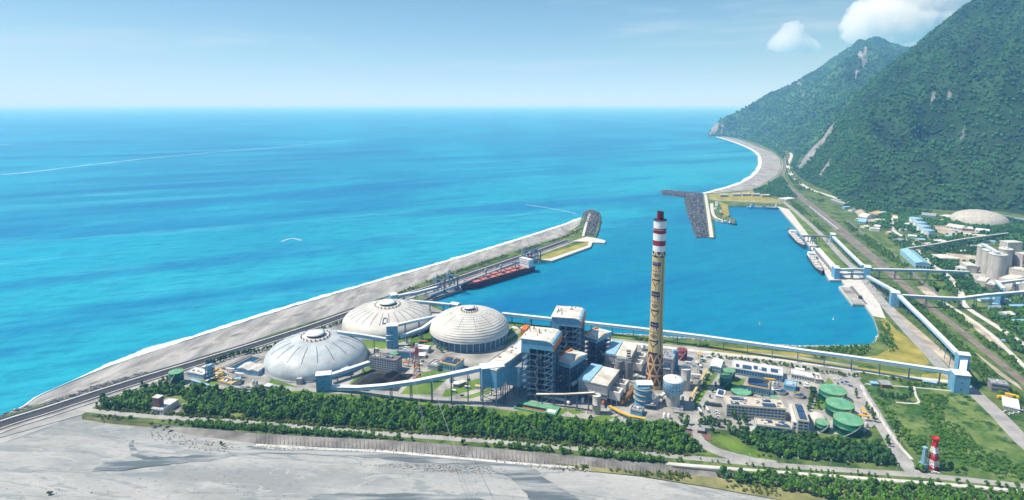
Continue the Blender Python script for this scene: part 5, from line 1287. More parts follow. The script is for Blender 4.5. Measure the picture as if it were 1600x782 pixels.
gallery('lower one of the paired short conveyors at the quay',[gp(1351,428.5,8),gp(1332,427.5,10),gp(1313,429,7)],4.5,3.2,legs=1,leg_ts=[.55])
gallery('long straight conveyor from the quay over the railway to the cement works',[gp(1362,421.5,17),gp(1440,423,18),gp(1514,426,17)],5,3.6,legs=6)
gallery('bent conveyor over the railway into the lower cement works',[gp(1408,462.5,17),gp(1470,466,16),gp(1499,467,16),gp(1540,462,20),gp(1600,457,26),gp(1660,452,30)],5,3.6,legs=10)
gallery('slanting conveyor between the rail yard tower and the paired conveyors',[gp(1302,371,12),gp(1325,394,12),gp(1348,416,13)],6,4,legs=6,lattice=False)
gallery('thin grey conveyor crossing from the rail yard tower to the ship loader',[gp(1299,370.5,13),gp(1275,369,13),gp(1251,369,13)],3.5,2.6,legs=4,wall='grey',roof='grey')
gallery('narrow conveyor crossing high over the trees to the grey dome',[gp(1419,388.5,15),gp(1460,382.5,17),gp(1503,374.5,18),gp(1540,369.5,15),gp(1575,365,8)],3.6,2.4,legs=12,wall='grey',roof='pale_concrete')
gallery('pale blue conveyor leaving the grey dome towards the frame edge',[gp(1558,335,22),gp(1585,341,14),gp(1620,347,9)],4.5,3.2,legs=4)
gallery('quayside conveyor house running along the cement wharf',[gp(1275,388,9),gp(1290,405,9),gp(1306,424,9)],10,6,legs=10,wall='grey',lattice=False)
gallery('short inclined blue conveyor in front of the cement silos',[gp(1557,440,22),gp(1568,452,16),gp(1577,461,8)],5,3.4,legs=3)
gallery('level blue conveyor in front of the cement plant tower',[gp(1558,443,16),gp(1580,440,17),gp(1612,436,18)],4,3,legs=3)
# cement works
f=Fr((1575.5,379.5),(1598,379),(1577,375),58); t=thing('plant_tower','tall flat concrete tower beside the cement silos','tower',f.loc,f.rz,)
MB().box(0,f.w,0,18,-.2,57).build('wall',M['concrete'],t); MB().box(-.4,f.w+.4,-.4,18.4,57,58.2).build('roof',M['pale_concrete'],t)
windows(t,f.w,0,18,36,5,4,x0=3)
bld('plant_block','lower concrete block right of the tall plant tower','building',(1599,398),(1640,398),(1600,392),40,'concrete','pale_concrete',win=(4,5),units=5)
def silo_at(label,cx,topc,rpx,h,n):
    c=G(cx,topc,Z0+h); dep=c.y*cP+(H-Z0-h)*sP; r=rpx/F*dep; t=thing('cement_silo',label,'silo',(c.x,c.y,Z0),0,'concrete cement silos'); occ_rect(c,0,-r,r,-r,r)
    MB().cyl(0,0,-.2,h,r,n=40).build('wall',M['concrete'],t); MB().lathe([(r,h-1.2),(r+.5,h-1),(r+.5,h+.6),(r*.9,h+.6),(.02,h+.9)],n=40).build('roof',M['pale_concrete'],t)
    rr=random.Random(n)
    for k in range(4): x,y=rr.uniform(-r*.6,r*.5),rr.uniform(-r*.6,r*.5); MB().box(x,x+rr.uniform(2,5),y,y+rr.uniform(2,4),h+.8,h+rr.uniform(2,4)).build('roof_unit',M['white'],t)
silo_at('front concrete cement silo, widest of the row',1560,397,11.6,46,1)
silo_at('concrete cement silo second from the front',1546.5,391,9,46,2)
silo_at('concrete cement silo at the back of the row',1536.5,384.5,7.5,46,3)
silo_at('concrete silo standing behind the front cement silo',1572,389,9,47,4)
gallery('white roof gallery running over the tops of the cement silos',[gp(1535,382,49),gp(1548,389,49),gp(1560,396,49)],6,3,legs=0,leg_ts=[])
for (n_,lab,FL,FR,BL,h,wl,rf,un) in [
 ('mill_house','dark grey mill house left of the cement silos',(1511,415.5),(1527,416.5),(1513,410),14,'concrete','pale_concrete',1),
 ('mill_house','long low mill annex left of the dark mill house',(1493,417),(1511,421),(1497,408),7,'pale_concrete','white',3),
 ('packing_house','grey packing house at the silo foot',(1523,438),(1540,441),(1526,431),9,'concrete','pale_concrete',2),
 ('packing_house','dark fronted packing house under the blue conveyor',(1540,443.5),(1554,446),(1544,438),9,'dark_concrete','pale_concrete',2),
 ('cement_hall','pale cement hall right of the silos',(1577,419),(1601,424),(1580,412),15,'pale_concrete','dirty_roof',3),
 ('cement_hall','white roofed cement hall in front of the pale hall',(1561,434.5),(1583,439),(1565,426),12,'pale_concrete','dirty_roof',3),
 ('cement_hall','low brown roofed cement hall by the frame edge',(1583,444),(1612,449),(1587,437),11,'pale_concrete','dirty_roof',2),
 ('crusher_house','small blue crusher house under the bent conveyor',(1555,459),(1564,461),(1556,455),18,'blue','pale_blue',0),
 ('depot','grey tree-hidden depot below the bent conveyor',(1545,478),(1560,481),(1548,473),5,'grey','pale_blue',1),
 ('depot','long white depot roof behind the cement mill',(1470,404),(1500,405),(1475,398),6,'pale_concrete','dirty_roof',2)]:
    bld(n_,lab,'building',FL,FR,BL,h,wl,rf,units=un)
bld('train_shed','long grey train loading shed with a ribbed metal roof','shed',(1431,411),(1452,411.5),(1406.5,389.5),11,'pale_blue','pale_blue',prim='v',W=24,style='gabley',win=(1,4,0.5,7))
bld('silo_office','dark grey modern office beside a yard with yellow machines','office building',(1550,599),(1577,603),(1553,592.5),10,'dark_concrete','grey',win=(2,7),side=(2,4),units=4)
bld('carport','white flat carport roof in the yard with yellow machines','shed',(1568,634),(1594,640),(1570,621),4,'grey','white',prim='u')
c=G(1540,350); t=thing('clinker_dome','huge plain grey dome at the foot of the green mountain','storage dome',c,0); dep=c.y*cP+H*sP; r=39/F*dep; hd=hgt(1540,347,328.5)
c.y+=r*.35
t.location=c; occ_rect(c,0,-r,r,-r,r)
MB().lathe([(r,-.2)]+[(r*math.cos(a)**.9,hd*math.sin(a)) for a in [math.pi/2*k/16 for k in range(16)]]+[(.02,hd)],n=72).build('shell',M['concrete'],t); MB().lathe([(r+.1,-.2),(r+1.5,-.2),(r+1.5,3),(r+.1,3)],n=64).build('ring_beam',M['dark_concrete'],t)
for k,(x,y,lab) in enumerate([(1431.5,341,'rearmost squat white silo of the row among trees'),(1437.5,347.5,'squat white silo second from the back among trees'),(1443.5,353,'squat white silo third from the back among trees'),(1450,359.5,'front squat white silo of the row among trees')]):
    h=17; cc=G(x,y,Z0+h); dep=cc.y*cP+(H-Z0-h)*sP; r=9/F*dep; t=thing('white_silo',lab,'silo',(cc.x,cc.y,Z0),0,'squat white silos')
    MB().cyl(0,0,-.2,h,r,n=20,sm=False).build('wall',M['white'],t); MB().lathe([(r+.4,h-.5),(r+.4,h+.5),(r*.5,h+1.6),(.02,h+1.8)],n=20).build('roof',M['pale_blue'],t)
    for q in range(8): a=2*math.pi*(q+.5)/8; MB().beam((r*1.01*math.cos(a),r*1.01*math.sin(a),0),(r*1.01*math.cos(a),r*1.01*math.sin(a),h),1.0).build('rib',M['pale_blue'],t)
# village houses and depots along the mountain foot
hv=[((1341,338),(1353,340),(1344,334),6,'white','dirty_roof','white roofed depot at the mountain foot near the railway'),((1357,333),(1372,335),(1360,328.5),7,'pale_concrete','cream','cream roofed hall at the mountain foot'),((1340,346),(1352,347.5),(1342,343.5),5,'pale_blue','pale_blue','blue roofed shed beside bare earth near the tracks'),((1365,354),(1375,355),(1367,351.5),5,'pale_concrete','white','small white building beside a bare yard'),((1297,312),(1318,319),(1300,310),6,'grey','grey','long grey shed between the railway and the mountain'),((1397,374),(1408,376),(1399,371.5),5,'dark_concrete','grey','dark cabin at the bend of the pale access road'),((1478,353),(1503,357),(1480,350),6,'pale_concrete','pale_concrete','long low hall below the grey dome'),((1505,357),(1521,358.5),(1507,354),6,'brown','dirty_roof','brown roofed hall right of the long low hall'),((1524,359.5),(1545,362),(1526,357.5),5,'white','white','thin white roofed shed below the grey dome'),((1456,375),(1470,379),(1460,372),4,'pale_concrete','white','white shed in the trees under the narrow conveyor'),((1424,350),(1416,352),(1422,347),4,'white','white','white shed left of the squat silos'),((1216,310),(1229,312),(1218,306.5),6,'white','roof','white warehouse at the north quay corner'),((1440,336),(1462,338),(1442,333.5),4,'pale_blue','grey','low blue shed behind the squat silos'),((1468,337),(1495,341),(1470,334.5),4,'concrete','dirty_roof','low stained shed at the mountain foot left of the dome'),((1396,341.5),(1403,342),(1397,338.5),4,'cream','pale_concrete','pale hut at the top of the access road')]
for i,(a,c_,d_,h,wl,rf,lab) in enumerate(hv):
    if c_[0]<a[0]: a,c_=c_,a
    bld('depot_house',lab,'building',a,c_,d_,h,wl,rf,units=1,style='flat' if i%2 else 'gable',win=(1,4))
rv=random.Random(5)
for i,(x,y) in enumerate([(1200,211),(1212,212.5),(1222,213),(1232,214),(1205,217),(1243,231),(1236,234),(1250,229)]):
    p=G(x,y); t=thing('village_house','far white house of the village under the blue mountain','house',p,rv.uniform(0,1.5),'far village houses'); MB().box(-9,9,-7,7,-.2,7).build('wall',M['white'],t); MB().gable(-9,9,-7,7,7.01,10,0,'x',.6).build('roof',M[rv.choice(('roof','dirty_roof','cream'))],t)
for i,(x,y) in enumerate([(1345,345),(1351,356),(1366,361),(1374,346),(1379,335),(1411,361),(1425,372),(1438,377),(1462,386),(1481,372),(1491,363),(1500,348),(1474,346),(1331,330),(1322,326),(1388,366),(1447,384),(1512,369),(1530,372),(1548,380),(1520,388),(1505,395),(1540,470),(1568,474),(1585,482),(1572,496),(1590,505),(1555,484)]):
    p=G(x,y); s1,s2=rv.uniform(6,13),rv.uniform(4,7); a=rv.uniform(-.5,.5); occ_rect(p,a,-s1,s1,-s2,s2)
    t=thing('foothill_house','small pale roofed house among trees between railway and mountain','house',p,a,'foothill houses'); hh=rv.uniform(3.5,6.5)
    MB().box(-s1,s1,-s2,s2,-.2,hh).build('wall',M[rv.choice(('white','pale_concrete','pale_blue','cream'))],t); MB().gable(-s1,s1,-s2,s2,hh+.01,hh+s2*.4,0,'x',.5).build('roof',M[rv.choice(('roof','dirty_roof','grey','pale_blue','roof'))],t)
# north port sheds and cranes
for (x,y,lab,w,h) in((1120,322,'tall white silo house on the small north pier',9,13),(1118,327,'low white hut on the small north pier',8,5),(1127,331,'flat hut behind the orange machine on the north pier',6,4)):
    t=thing('pier_house',lab,'building',G(x,y),.9); MB().box(-w/2,w/2,-4,4,-.1,h).build('wall',M['white'],t); MB().box(-w/2-.4,w/2+.4,-4.4,4.4,h+.01,h+.6).build('roof',M['pale_blue'],t); MB().box(-1,1,-4.1,-3.99,0,2.4).build('door',M['grey'],t)
for i,(x,y) in enumerate([(1130,307.5),(1150,306.5),(1165,306),(1180,306.5),(1195,308)]):
    t=thing('quay_shed','grey shed in the row along the north shore','shed',G(x,y),.1,'grey north shore sheds'); MB().box(-14,14,-8,8,-.1,7).build('wall',M['grey'],t); MB().gable(-14,14,-8,8,7.01,10,0,'x',.4).build('roof',M['concrete'],t)
# ================================================================ ships
def hull_mesh(L,Bm,D,draft,bow=.16,stern=.08,sheer=1.5,ns=26):
    "lofted hull: bow at +x"
    b=MB(); rows=[]
    for i in range(ns+1):
        s=i/ns; x=-L/2+L*s
        k=1.0
        if s>1-bow: k=max(.02,1-((s-(1-bow))/bow)**2.2)
        if s<stern: k=.72+.28*(s/stern)**.6
        hb=Bm/2*k; dz=sheer*max(0,(s-.75)/.25)**2
        flare=1.0 if s<1-bow else .75
        rows.append([(x-(0 if s<1 else 0),-hb,D+dz),(x,-hb*flare*.97,D*.35),(x,-hb*flare*.85,-draft*.5),(x,hb*flare*.85,-draft*.5),(x,hb*flare*.97,D*.35),(x,hb,D+dz)])
    for i in range(ns):
        for j in range(5):
            b.add([rows[i][j],rows[i+1][j],rows[i+1][j+1],rows[i][j+1]],[(0,3,2,1)],0,True)
    b.add([r for r in rows[0]],[tuple(range(5,-1,-1))],0)
    deck=MB()
    for i in range(ns): deck.add([rows[i][0],rows[i+1][0],rows[i+1][5],rows[i][5]],[(0,1,2,3)],0)
    bul=MB()
    for i in range(ns):
        for j in(0,5):
            p,q=Vector(rows[i][j]),Vector(rows[i+1][j]); bul.beam(p+Vector((0,0,.5)),q+Vector((0,0,.5)),.3,1.0)
    return b,deck,bul
pA=G(729,457,0);pB=G(839,424,0); d=(pB-pA).normalized(); L_=(pB-pA).length; nrm=Vector((-d.y,d.x,0)); mid=(pA+pB)/2+nrm*14.5
t=thing('bulk_carrier','long red bulk carrier with salmon hatch covers moored at the coal jetty','ship',(mid.x,mid.y,0),math.atan2(-d.y,-d.x))
h_,dk,bw=hull_mesh(L_,28,9.5,4); h_.build('hull',M['hull'],t); dk.build('deck',M['deck'],t); bw.build('bulwark',M['hull'],t)
hx=[-L_*.30+L_*.105*k for k in range(7)]
for x in hx:
    MB().box(x-7,x+7,-9.5,9.5,9.4,11.2).build('hatch_coaming',M['deck'],t)
    for s in(-1,1): MB().box(x-7.2,x+7.2,4.9*s-4.7+s*2.4,4.9*s+4.7+s*2.4,11.21,12.2).build('hatch_cover',M['hatch'],t)
for k in(0,2,4):
    x=hx[k]+L_*.0525; c=MB(); c.tube((x,0,9.4),(x,0,25),1.4,n=12); c.box(x-2,x+2,-2,2,22,26.5); c.beam((x+1,0,23),(x+20,3,27),1.2); g=c.build('deck_crane',M['grey'],t)
sx=-L_*.43
c=MB(); c.box(sx-9,sx+8,-12,12,9.5,14); c.box(sx-6,sx+8,-11,11,14.01,23); c.box(sx-2,sx+7.5,-14,14,23.01,26); c.build('superstructure',M['white'],t)
for k in range(3): MB().box(sx+8.01,sx+8.1,-10,10,15.3+2.8*k,16.2+2.8*k).build('window_row',M['glass'],t)
MB().box(sx+7.51,sx+7.6,-13,13,24,25.2).build('bridge_window',M['glass'],t)
MB().box(sx-9,sx-5,-3,3,14.02,27).build('funnel',M['hull'],t); m=MB(); m.tube((sx+2,0,26),(sx+2,0,34),.35); m.beam((sx+2,-3,31),(sx+2,3,31),.3); m.build('mast',M['white'],t)
m=MB(); m.tube((L_*.46,0,10),(L_*.46,0,20),.4); m.build('foremast',M['hatch'],t)
def ship(label,a,c,Bm,D,hullm,deckm,housem,style,group=None,side=1,name='ship'):
    "ship between px bow a and px stern c on its near waterline"
    pA=G(*a,0);pB=G(*c,0); d=(pA-pB).normalized(); L=(pA-pB).length; mid=(pA+pB)/2
    t=thing(name,label,'ship',(mid.x,mid.y,0),math.atan2(d.y,d.x),group); h_,dk,bw=hull_mesh(L,Bm,D,3,.3,.1,1.8,18)
    h_.build('hull',M[hullm],t); dk.build('deck',M[deckm],t); bw.build('bulwark',M[hullm],t)
    q=style
    hx=-L*.34 if q!='fwd' else L*.15
    c=MB(); c.box(hx-L*.1,hx+L*.1,-Bm*.42,Bm*.42,D,D+3); c.box(hx-L*.08,hx+L*.08,-Bm*.38,Bm*.38,D+3.01,D+6); c.box(hx-L*.04,hx+L*.075,-Bm*.46,Bm*.46,D+6.01,D+8.6); c.build('superstructure',M[housem],t)
    MB().box(hx+L*.076,hx+L*.078,-Bm*.4,Bm*.4,D+6.8,D+7.9).build('bridge_window',M['glass'],t)
    MB().box(hx-L*.095,hx-L*.05,-Bm*.14,Bm*.14,D+6.02,D+11).build('funnel',M['steel'],t)
    m=MB(); m.tube((hx,0,D+8.5),(hx,0,D+15),.3); m.beam((hx,-2,D+12),(hx,2,D+12),.25); m.build('mast',M['white'],t)
    if L>40:
        for k in range(4):
            x=-L*.16+L*.14*k; MB().box(x-L*.05,x+L*.05,-Bm*.3,Bm*.3,D,D+2.2).build('hatch_cover',M['pale_concrete'],t)
        for k in(0,2):
            x=-L*.09+L*.14*k; e=MB(); e.tube((x,0,D),(x,0,D+13),.7); e.beam((x,0,D+12),(x+L*.13,Bm*.15,D+15),.7); e.build('derrick',M['pale_concrete'],t)
    return t
ship('white and grey cargo ship at the quay beside the grey loader conveyor',(1256,389.5),(1235,366.5),16,7,'dark','concrete','white','aft','moored cargo ships')
ship('pale cement carrier moored at the wharf in front of the quayside conveyor house',(1284,431),(1264.5,401),15,6.5,'dark','grey','white','aft','moored cargo ships')
ship('left one of two pale ships at the north quay',(1166,326),(1191,326),11,4.5,'pale_blue','pale_concrete','pale_blue','fwd','pale ships at the north quay')
ship('right one of two pale ships at the north quay',(1193,326.5),(1216,327.5),11,4.5,'steel','pale_blue','white','aft','pale ships at the north quay')
ship('small white workboat nearest the tip of the small north pier',(1121,346.5),(1131,350),5,2.5,'steel','white','white','aft','workboats')
ship('orange decked workboat at the corner of the small north pier',(1152,352.5),(1138,350.5),7,3,'dark','rust','white','aft','workboats')
t=thing('pontoon','small dark pontoon between the north quay and the grey ship','pontoon',G(1235,358.5,0),1.2); MB().box(-9,9,-5,5,-1,2).build('hull',M['dark'],t); MB().box(-4,4,-3,3,2.01,4.5).build('cabin',M['grey'],t); MB().beam((0,5,1.5),(0,16,3.8),1.6,.4).build('gangway',M['grey'],t)
t=thing('crane_barge','orange crawler machine on the grass of the small north pier','crane',G(1127.5,335.5),.7); MB().box(-5,5,-3,3,0,2).build('tracks',M['dark'],t); MB().box(-4,3,-2.6,2.6,2.01,5.5).build('house',M['rust'],t); MB().beam((2,0,4),(12,2,20),.9).build('boom',M['red'],t)
for lab,x,y,cm in(('lone white buoy floating in the middle of the basin',1302,500,'white'),('tiny yellow buoy floating left of the white one in the basin',1187,507.5,'yellow')):
    t=thing('buoy',lab,'buoy',G(x,y,0),0,'harbour buoys'); MB().lathe([(.05,-.6),(1.5,-.4),(1.5,.8),(.9,1.2),(.05,1.3)],n=16).build('float',M[cm],t); t.scale=(.75,.75,.75); b=MB(); lattice(b,.8,.5,1.2,3.4,2,.2); b.cyl(0,0,3.4,4.6,.7,n=8); b.build('cage',M[cm],t)
# ship unloaders
def unloader(label,px,py,h,s,rz):
    t=thing('ship_unloader',label,'crane',G(px,py),rz,'blue ship unloaders')
    for x in(-8*s,8*s):
        for y in(-5*s,5*s): MB().beam((x,y,0),(x*.8,y*.8,h*.55),1.3*s).build('leg',M['steel'],t)
    b=MB()
    for y in(-5*s,5*s): b.beam((-8*s,y*.8,h*.3),(8*s,y*.8,h*.3),.9*s); b.beam((-7*s,y*.8,h*.55),(7*s,y*.8,h*.55),1.1*s); b.beam((-8*s,y,0),(7*s,y*.8,h*.55),.6*s)
    b.build('portal',M['steel'],t)
    MB().box(-6*s,3*s,-4*s,4*s,h*.56,h*.74).build('machine_house',M['steel'],t)
    b=MB(); b.beam((-14*s,0,h*.72),(24*s,0,h*.78),1.8*s,2.2*s); b.beam((0,0,h),(22*s,0,h*.8),.5*s); b.beam((0,0,h),(-13*s,0,h*.74),.5*s); b.build('boom',M['steel'],t)
    b=MB(); b.beam((-2*s,-2*s,h*.74),(0,0,h),.9*s); b.beam((2*s,2*s,h*.74),(0,0,h),.9*s); b.build('mast',M['steel'],t)
    b=MB(); b.beam((21*s,0,h*.75),(21*s,0,h*.25),1.6*s); b.box(19*s,23*s,-2*s,2*s,h*.2,h*.25); b.build('digging_leg',M['dark'],t)
ra=math.atan2(-nrm.y,-nrm.x)
unloader('dark blue ship unloader at the landward end of the jetty',684,457.5,32,.8,ra)
unloader('dark blue ship unloader just ahead of the red carrier bow',703,452,34,1.0,ra)
unloader('dark blue ship unloader alongside the white superstructure',821,408,30,.8,ra)
unloader('dark blue ship unloader at the stern of the red carrier',836,408,32,.7,ra)
unloader('dark ship loader standing beside the grey and white cargo ship',1271,381,22,.7,math.pi+.2)
unloader('dark ship loader beside the pale cement carrier',1275,396,20,.7,math.pi+.2)
# quay fenders, bollards skipped; a commuter train in the yard
b=None
for i in range(7):
    u=i/6; p=G(1267+(1306-1267)*u,326.5+(358-326.5)*u); q=G(1306,358); p0=G(1267,326.5); a=math.atan2(q.y-p0.y,q.x-p0.x); L=(q-p0).length/6.3
    if i==0:
        t=thing('train_car','pale coach of the train standing in the rail yard','train car',p,a,'coaches in the rail yard'); MB().box(-L*.48,L*.48,-1.5,1.5,1.0,3.4).build('body',M['blue'],t); MB().box(-L*.48,L*.48,-1.45,1.45,3.41,4.1).build('roof',M['pale_concrete'],t)
        MB().box(-L*.44,L*.44,-1.56,-1.48,2.1,3.0).build('window_band',M['glass'],t)
        for s in(-1,1): MB().box(s*L*.33-1.5,s*L*.33+1.5,-1.2,1.2,.2,1.0).build('bogie',M['dark'],t)
        T0=t
    else: copy_tree(T0,p,a)
# ================================================================ vegetation
def crown_mesh(name,seed,r,h,n_cl,n_lf,lf,m,cone=0.):
    "leaf-sized faces gathered in uneven clumps through the crown"
    rr=random.Random(seed); b=MB(); cl=[]
    for k in range(n_cl):
        a=rr.uniform(0,6.283); q=rr.uniform(.15,1)**.5; z=rr.uniform(.15,1); f=(1-abs(z-.45)*1.1) if not cone else (1.05-z)
        f=max(.15,f); cl.append((r*q*.8*f*math.cos(a),r*q*.8*f*math.sin(a),h*(.22+.72*z),rr.uniform(.28,.48)*r))
    for (x,y,z,s) in cl:
        for k in range(n_lf):
            d=Vector((rr.gauss(0,1),rr.gauss(0,1),rr.gauss(0,1))).normalized(); p=Vector((x,y,z))+d*s*rr.uniform(.55,1.05)*Vector((1,1,.8)).length/1.6
            nrm=(d+Vector((rr.uniform(-.6,.6),rr.uniform(-.6,.6),rr.uniform(0,.8)))).normalized(); u=nrm.orthogonal().normalized(); v=nrm.cross(u); L=lf*rr.uniform(.6,1.3); w=L*rr.uniform(.6,1)
            b.add([p-u*L-v*w*.3,p+v*w,p+u*L-v*w*.2,p-v*w*.9],[(0,1,2,3)],0)
    me=bpy.data.meshes.new(name); me.from_pydata(b.v,[],b.f); me.materials.append(m); me.update(); return me
def trunk_mesh(h,r):
    b=MB(); b.tube((0,0,-.2),(.1,.05,h*.45),r,r*.7,7); b.tube((.1,.05,h*.45),(.15,0,h*.75),r*.7,r*.3,7)
    rr=random.Random(3)
    for k in range(4): a=k*1.6; b.tube((.1,.05,h*(.35+.08*k)),(h*.2*math.cos(a),h*.2*math.sin(a),h*(.55+.08*k)),r*.4,r*.15,5)
    me=bpy.data.meshes.new('trunk'); me.from_pydata(b.v,[],b.f); me.materials.append(M['trunk']); me.update(); return me
def lump_mesh(seed,r,h,m):
    "a broad crown seen from far: several rounded, ragged boughs"
    import bmesh
    from mathutils import Matrix
    rr=random.Random(seed); bm=bmesh.new()
    for k in range(5):
        a=rr.uniform(0,6.28); q=rr.uniform(0,.55)*r if k else 0; s=r*(.62 if k==0 else rr.uniform(.32,.5))
        bmesh.ops.create_icosphere(bm,subdivisions=2,radius=s,matrix=Matrix.Translation((q*math.cos(a),q*math.sin(a),h*(.62 if k==0 else rr.uniform(.35,.8)))))
    for v in bm.verts: v.co+=noise.noise_vector(v.co*.55+Vector((seed,0,0)))*1.5+noise.noise_vector(v.co*1.6)*.6
    me=bpy.data.meshes.new('crown'); bm.to_mesh(me); bm.free(); me.materials.append(m); return me
M['leaf_hill']=leafmat('hill_foliage',(.003,.036,.014),(.045,.160,.022),.006,3.2)
CR={'belt':[crown_mesh('crown',10+i,3.3,7.2,11,30,.62,M['leaf']) for i in range(3)],
    'dark':[crown_mesh('crown',20+i,3.0,8.5,11,30,.62,M['leaf_dark']) for i in range(3)],
    'street':[crown_mesh('crown',30+i,2.2,5.6,8,30,.5,M['leaf']) for i in range(2)],
    'conifer':[crown_mesh('crown',40+i,2.3,9.5,12,26,.5,M['leaf_dark'],1) for i in range(2)],
    'shrub':[crown_mesh('crown',50+i,2.4,2.6,7,26,.5,M['leaf']) for i in range(2)],
    'dry':[crown_mesh('crown',60+i,2.0,2.2,6,24,.5,M['leaf_dry']) for i in range(2)],
    'hill':[lump_mesh(70+i,6.2,11,M['leaf_hill']) for i in range(3)]}
TK={k:trunk_mesh(h,r) for k,(h,r) in {'belt':(7,.22),'dark':(8,.25),'street':(5.6,.16),'conifer':(9,.2),'hill':(11,.4)}.items()}
def tree(kind,p,s,rz,label,group,rr,name='tree'):
    t=thing(name,label,'tree' if kind not in('shrub','dry') else 'shrub',p,rz,group); t.scale=(s,s,s*rr.uniform(.85,1.15))
    me=rr.choice(CR[kind]); o=bpy.data.objects.new('crown' if kind in TK else 'foliage',me); COL.objects.link(o); setpar(o,t)
    if kind in TK: k=bpy.data.objects.new('trunk',TK[kind]); COL.objects.link(k); setpar(k,t)
    return t
def points_in(px,sp,rr,z=Z0,jit=.45,holes=()):
    P=wpoly(px,z) if not isinstance(px[0],Vector) else px; xs=[p.x for p in P];ys=[p.y for p in P]; out=[]; y=min(ys)
    HS=[wpoly(h,z) for h in holes]
    while y<max(ys):
        x=min(xs)
        while x<max(xs):
            a,c=x+rr.uniform(-jit,jit)*sp,y+rr.uniform(-jit,jit)*sp
            if inside(a,c,P) and not any(inside(a,c,h) for h in HS) and (int(a//CELL),int(c//CELL)) not in OCC: out.append(Vector((a,c,z)))
            x+=sp
        y+=sp
    return out
GN={}
def gn_group(key):
    if key in GN: return GN[key]
    ng=bpy.data.node_groups.new('scatter_'+key,'GeometryNodeTree'); ng.interface.new_socket('Geometry',in_out='INPUT',socket_type='NodeSocketGeometry'); ng.interface.new_socket('Geometry',in_out='OUTPUT',socket_type='NodeSocketGeometry')
    N=ng.nodes;L=ng.links; gi=N.new('NodeGroupInput');go=N.new('NodeGroupOutput'); iop=N.new('GeometryNodeInstanceOnPoints'); jn=N.new('GeometryNodeJoinGeometry')
    for me in CR[key]:
        src=next((o for o in bpy.data.objects if o.data==me and o.parent),None)
        if src is None: continue
        oi=N.new('GeometryNodeObjectInfo'); oi.inputs['Object'].default_value=src; oi.inputs['As Instance'].default_value=True; oi.transform_space='ORIGINAL'; L.new(oi.outputs['Geometry'],jn.inputs[0])
    L.new(gi.outputs[0],iop.inputs['Points']); L.new(jn.outputs[0],iop.inputs['Instance']); iop.inputs['Pick Instance'].default_value=True
    r1=N.new('FunctionNodeRandomValue'); r1.data_type='FLOAT_VECTOR'; r1.inputs[0].default_value=(-.12,-.12,0); r1.inputs[1].default_value=(.12,.12,6.283); L.new(r1.outputs[0],iop.inputs['Rotation'])
    r2=N.new('FunctionNodeRandomValue'); r2.data_type='INT'; r2.inputs[4].default_value=0; r2.inputs[5].default_value=len(CR[key])-1; r2.inputs['Seed'].default_value=5; L.new(r2.outputs[2],iop.inputs['Instance Index'])
    na=N.new('GeometryNodeInputNamedAttribute'); na.data_type='FLOAT'; na.inputs['Name'].default_value='size'; L.new(na.outputs[0],iop.inputs['Scale'])
    L.new(iop.outputs[0],go.inputs[0]); GN[key]=ng; return ng
def mass(name,pts,key,smin,smax,rr):
    me=bpy.data.meshes.new(name); me.from_pydata([tuple(p) for p in pts],[],[]); at=me.attributes.new('size','FLOAT','POINT')
    at.data.foreach_set('value',[rr.uniform(smin,smax) for p in pts])
    o=bpy.data.objects.new(name,me); COL.objects.link(o); md=o.modifiers.new('scatter','NODES'); md.node_group=gn_group(key); tag(o,kind='stuff'); return o
rv=random.Random(11)
def thin(pts,sc_,thr): return [p for p in pts if noise.noise(Vector((p.x*sc_,p.y*sc_,9)))>thr]
def along(px,n,jit=.8,skip=0.):
    P=smooth([G(*p) for p in px],6); L_=[0]
    for a,c in zip(P,P[1:]): L_.append(L_[-1]+(c-a).length)
    out=[]
    for k in range(n):
        s=L_[-1]*(k+.5)/n; j=0
        while L_[j+1]<s: j+=1
        p=P[j].lerp(P[j+1],(s-L_[j])/(L_[j+1]-L_[j]))+Vector((rv.uniform(-jit,jit),rv.uniform(-jit,jit),0))
        if rv.random()>=skip: out.append(p)
    return out
# the belt between plant and river: 150 nearest trees are things, the rest one mass
belt=[(150,634),(200,620),(262,606),(300,610),(420,616),(520,627),(620,635),(680,641),(760,650),(900,662),(1000,668),(1058,668),(1066,682),(1100,708),(1080,711),(1000,703),(889,695),(800,686),(658,676),(529,666),(400,655),(300,649),(200,642),(150,639)]
hole=[[(236,640),(232,648),(285,648),(298,632),(280,618),(256,620)]]
bp=points_in(belt,4.7,rv,holes=hole); bp.sort(key=lambda p:p.y-.16*0*p.x)
def split_near(pts,n): 
    s=sorted(pts,key=lambda p:p.length); return s[:n],s[n:]
near,rest=split_near(bp,58)
for i,p in enumerate(near): tree('belt' if i%3 else 'dark',p,rv.uniform(.75,1.25),rv.uniform(0,6.28),'dense green tree in the belt between levee road and power plant','trees of the riverside belt',rv)
a_=[p for i,p in enumerate(rest) if i%4]; c_=rest[::4]
a_=thin(a_,.04,-.45)
mass('tree_belt',a_,'belt',.55,1.5,rv); mass('tree_belt',c_,'dark',.5,1.4,rv)
# grove below the offices
grove=[(1135,677),(1180,679),(1240,684),(1290,692),(1340,697),(1375,694),(1392,712),(1396,728),(1330,726),(1260,719),(1210,715),(1180,702),(1150,686)]
gpnt=points_in(grove,4.7,rv); near,rest=split_near(gpnt,40)
for i,p in enumerate(near): tree('belt' if i%2 else 'dark',p,rv.uniform(.75,1.2),rv.uniform(0,6.28),'leafy tree of the dense grove below the office block','trees of the office grove',rv)
mass('grove',rest,'dark',.7,1.2,rv)
